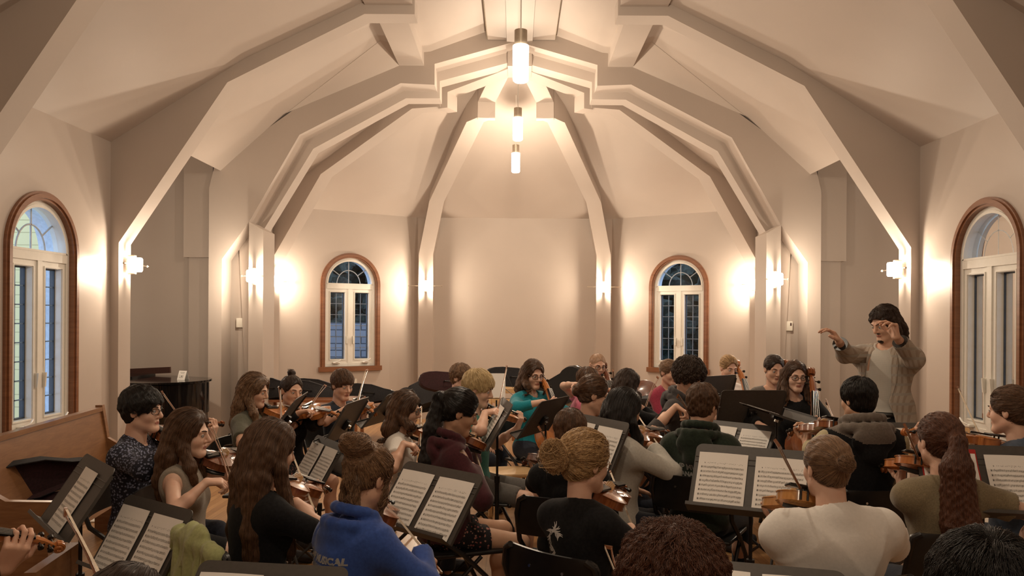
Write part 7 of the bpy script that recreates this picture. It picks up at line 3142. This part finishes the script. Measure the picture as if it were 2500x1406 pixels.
# wire music stand with a white sheet at the back
wc = P(1212, 972, 7.9)
t = empty('wire_music_stand', (wc.x, 7.9, 0), 0.0, 'thin black wire music stand with a white sheet behind the blond boy', 'music stand')
z0 = wc.z - 0.02
for i in range(3):
    a = 2 * pi * i / 3 + 0.5
    MB().tube([(0, 0, 0.35), (0.28 * cos(a), 0.28 * sin(a), 0.01)], 0.005, 6).build('leg', M['black_metal'], t)
MB().tube([(0, 0, 0.10), (0, 0, z0)], 0.008, 8).build('pole', M['black_metal'], t)
mb = MB()
mb.tube([(-0.22, -0.03, z0 + 0.02), (0.22, -0.03, z0 + 0.02), (0.10, 0.05, z0 + 0.26), (-0.10, 0.05, z0 + 0.26), (-0.22, -0.03, z0 + 0.02)], 0.004, 6)
mb.tube([(-0.20, -0.03, z0 + 0.03), (0.10, 0.05, z0 + 0.26)], 0.003, 6)
mb.tube([(0.20, -0.03, z0 + 0.03), (-0.10, 0.05, z0 + 0.26)], 0.003, 6)
mb.build('folding_rack', M['black_metal'], t)
ps = mesh_obj('sheet_music', [(-0.11, -0.042, 0.03), (0.11, -0.042, 0.03), (0.11, 0.03, 0.27), (-0.11, 0.03, 0.27), (-0.11, -0.040, 0.03), (0.11, -0.040, 0.03), (0.11, 0.032, 0.27), (-0.11, 0.032, 0.27)], [(0, 1, 2, 3), (7, 6, 5, 4), (0, 4, 5, 1), (2, 6, 7, 3)], M['paper'])
ps.location = (wc.x - 0.02, 7.9, z0)
tag(ps, 'blank-looking white sheet on the thin wire stand', 'sheet music')

# thermostats on the posts and outlet plates
M['cream_plastic'] = plain('cream_plastic', (0.70, 0.66, 0.58), rough=0.4, var=0.02)
for s, px, lab in ((-1, 587, 'small cream thermostat box on the wall near the piano'), (1, 1931, 'small cream thermostat box on the wall near the conductor')):
    c = P(px, 788 if s < 0 else 796, 9.385)
    t = empty('thermostat', (s * 3.295, 9.398, c.z), 0, lab, 'thermostat', 'cream thermostats on the walls')
    MB().rbox((0, -0.016, 0), (0.115, 0.03, 0.115), 0.006).build('casing', M['cream_plastic'], t)
    MB().rbox((0.032, -0.033, 0.022), (0.018, 0.006, 0.036), 0.002).build('display', M['frames_brown'], t)
c = P(858, 935, 12.2)
n_ = Vector((-1.27 * -1, -1.98, 0)).normalized()
tw = Vector((-2.545, 12.41, 0.62))
t = empty('wall_outlet', tw + Vector((0.54, -0.84, 0)) * 0.006, atan2(1.27, 1.98), 'white socket plate low on the wall beneath the apse window sill', 'outlet')
MB().rbox((0, 0, 0), (0.075, 0.006, 0.115), 0.002).build('plate', M['cream_plastic'], t)
for z in (-0.025, 0.025):
    MB().rbox((0, -0.005, z), (0.03, 0.004, 0.028), 0.002).build('socket', M['white_vinyl'], t)

# green jacket over a chair back beside the bottom stand
lh_ = PEOPLE['longhair']
t = empty('green_jacket', (lh_.base.x + sin(lh_.az) * 0.07, lh_.base.y + cos(lh_.az) * 0.07, 0), -lh_.az, 'pale lime green jacket draped over the chair back of the girl with very long hair', 'jacket')
F = Field((-0.42, -0.46, 0.25), (0.42, 0.0, 1.0), 0.007)
F.cap((-0.20, -0.275, 0.80), (0.16, -0.275, 0.80), 0.035, 0.035, 0.03)
for x in np.linspace(-0.22, 0.17, 7):
    F.cap((x, -0.285, 0.79), (x * 1.15, -0.345, 0.36), 0.030, 0.042, 0.03)
F.cap((-0.22, -0.27, 0.80), (-0.30, -0.20, 0.42), 0.035, 0.050, 0.03)
F.cap((-0.12, -0.26, 0.83), (0.04, -0.27, 0.84), 0.026, 0.022, 0.03)
F.folds(0.014, 60, 5)
V_, Q_ = F.mesh()
np_obj('cloth', V_, Q_, cloth('lime_green_fleece', (0.36, 0.38, 0.17), var=0.12), t)

# a spare brown cello lying against the wall behind the brown bob
cb = P(1583, 975, 8.6)
cb = P(1612, 965, 8.6)
make_violin('dark', 'dark brown cello lying on its side behind the player with the brown bob', basis(Vector((-0.93, 0.2, -0.30)), Vector((0.0, -1, 0.35))), (cb.x, 8.6, cb.z), cello=True)

place_chair(cb.x - 0.42, 8.52, 0.3, 'black folding chair carrying the spare cello on its side')
# thin pale sheets on the floor by the pew
for (x, y, Yd, lab) in ((240, 1262, 0, 'thin pale sheet on the floor beside the pew'), (112, 1345, 1, 'small pale sheet on the floor near the front pew end')):
    c = Pz(x, y, 0.006)
    t = tag(MB().box((0, 0, 0), (0.42, 0.30, 0.008) if not Yd else (0.12, 0.1, 0.008)).build('floor_sheet', M['cream_plastic']), lab, 'floor plate')
    t.location = (c.x, c.y, 0.005)
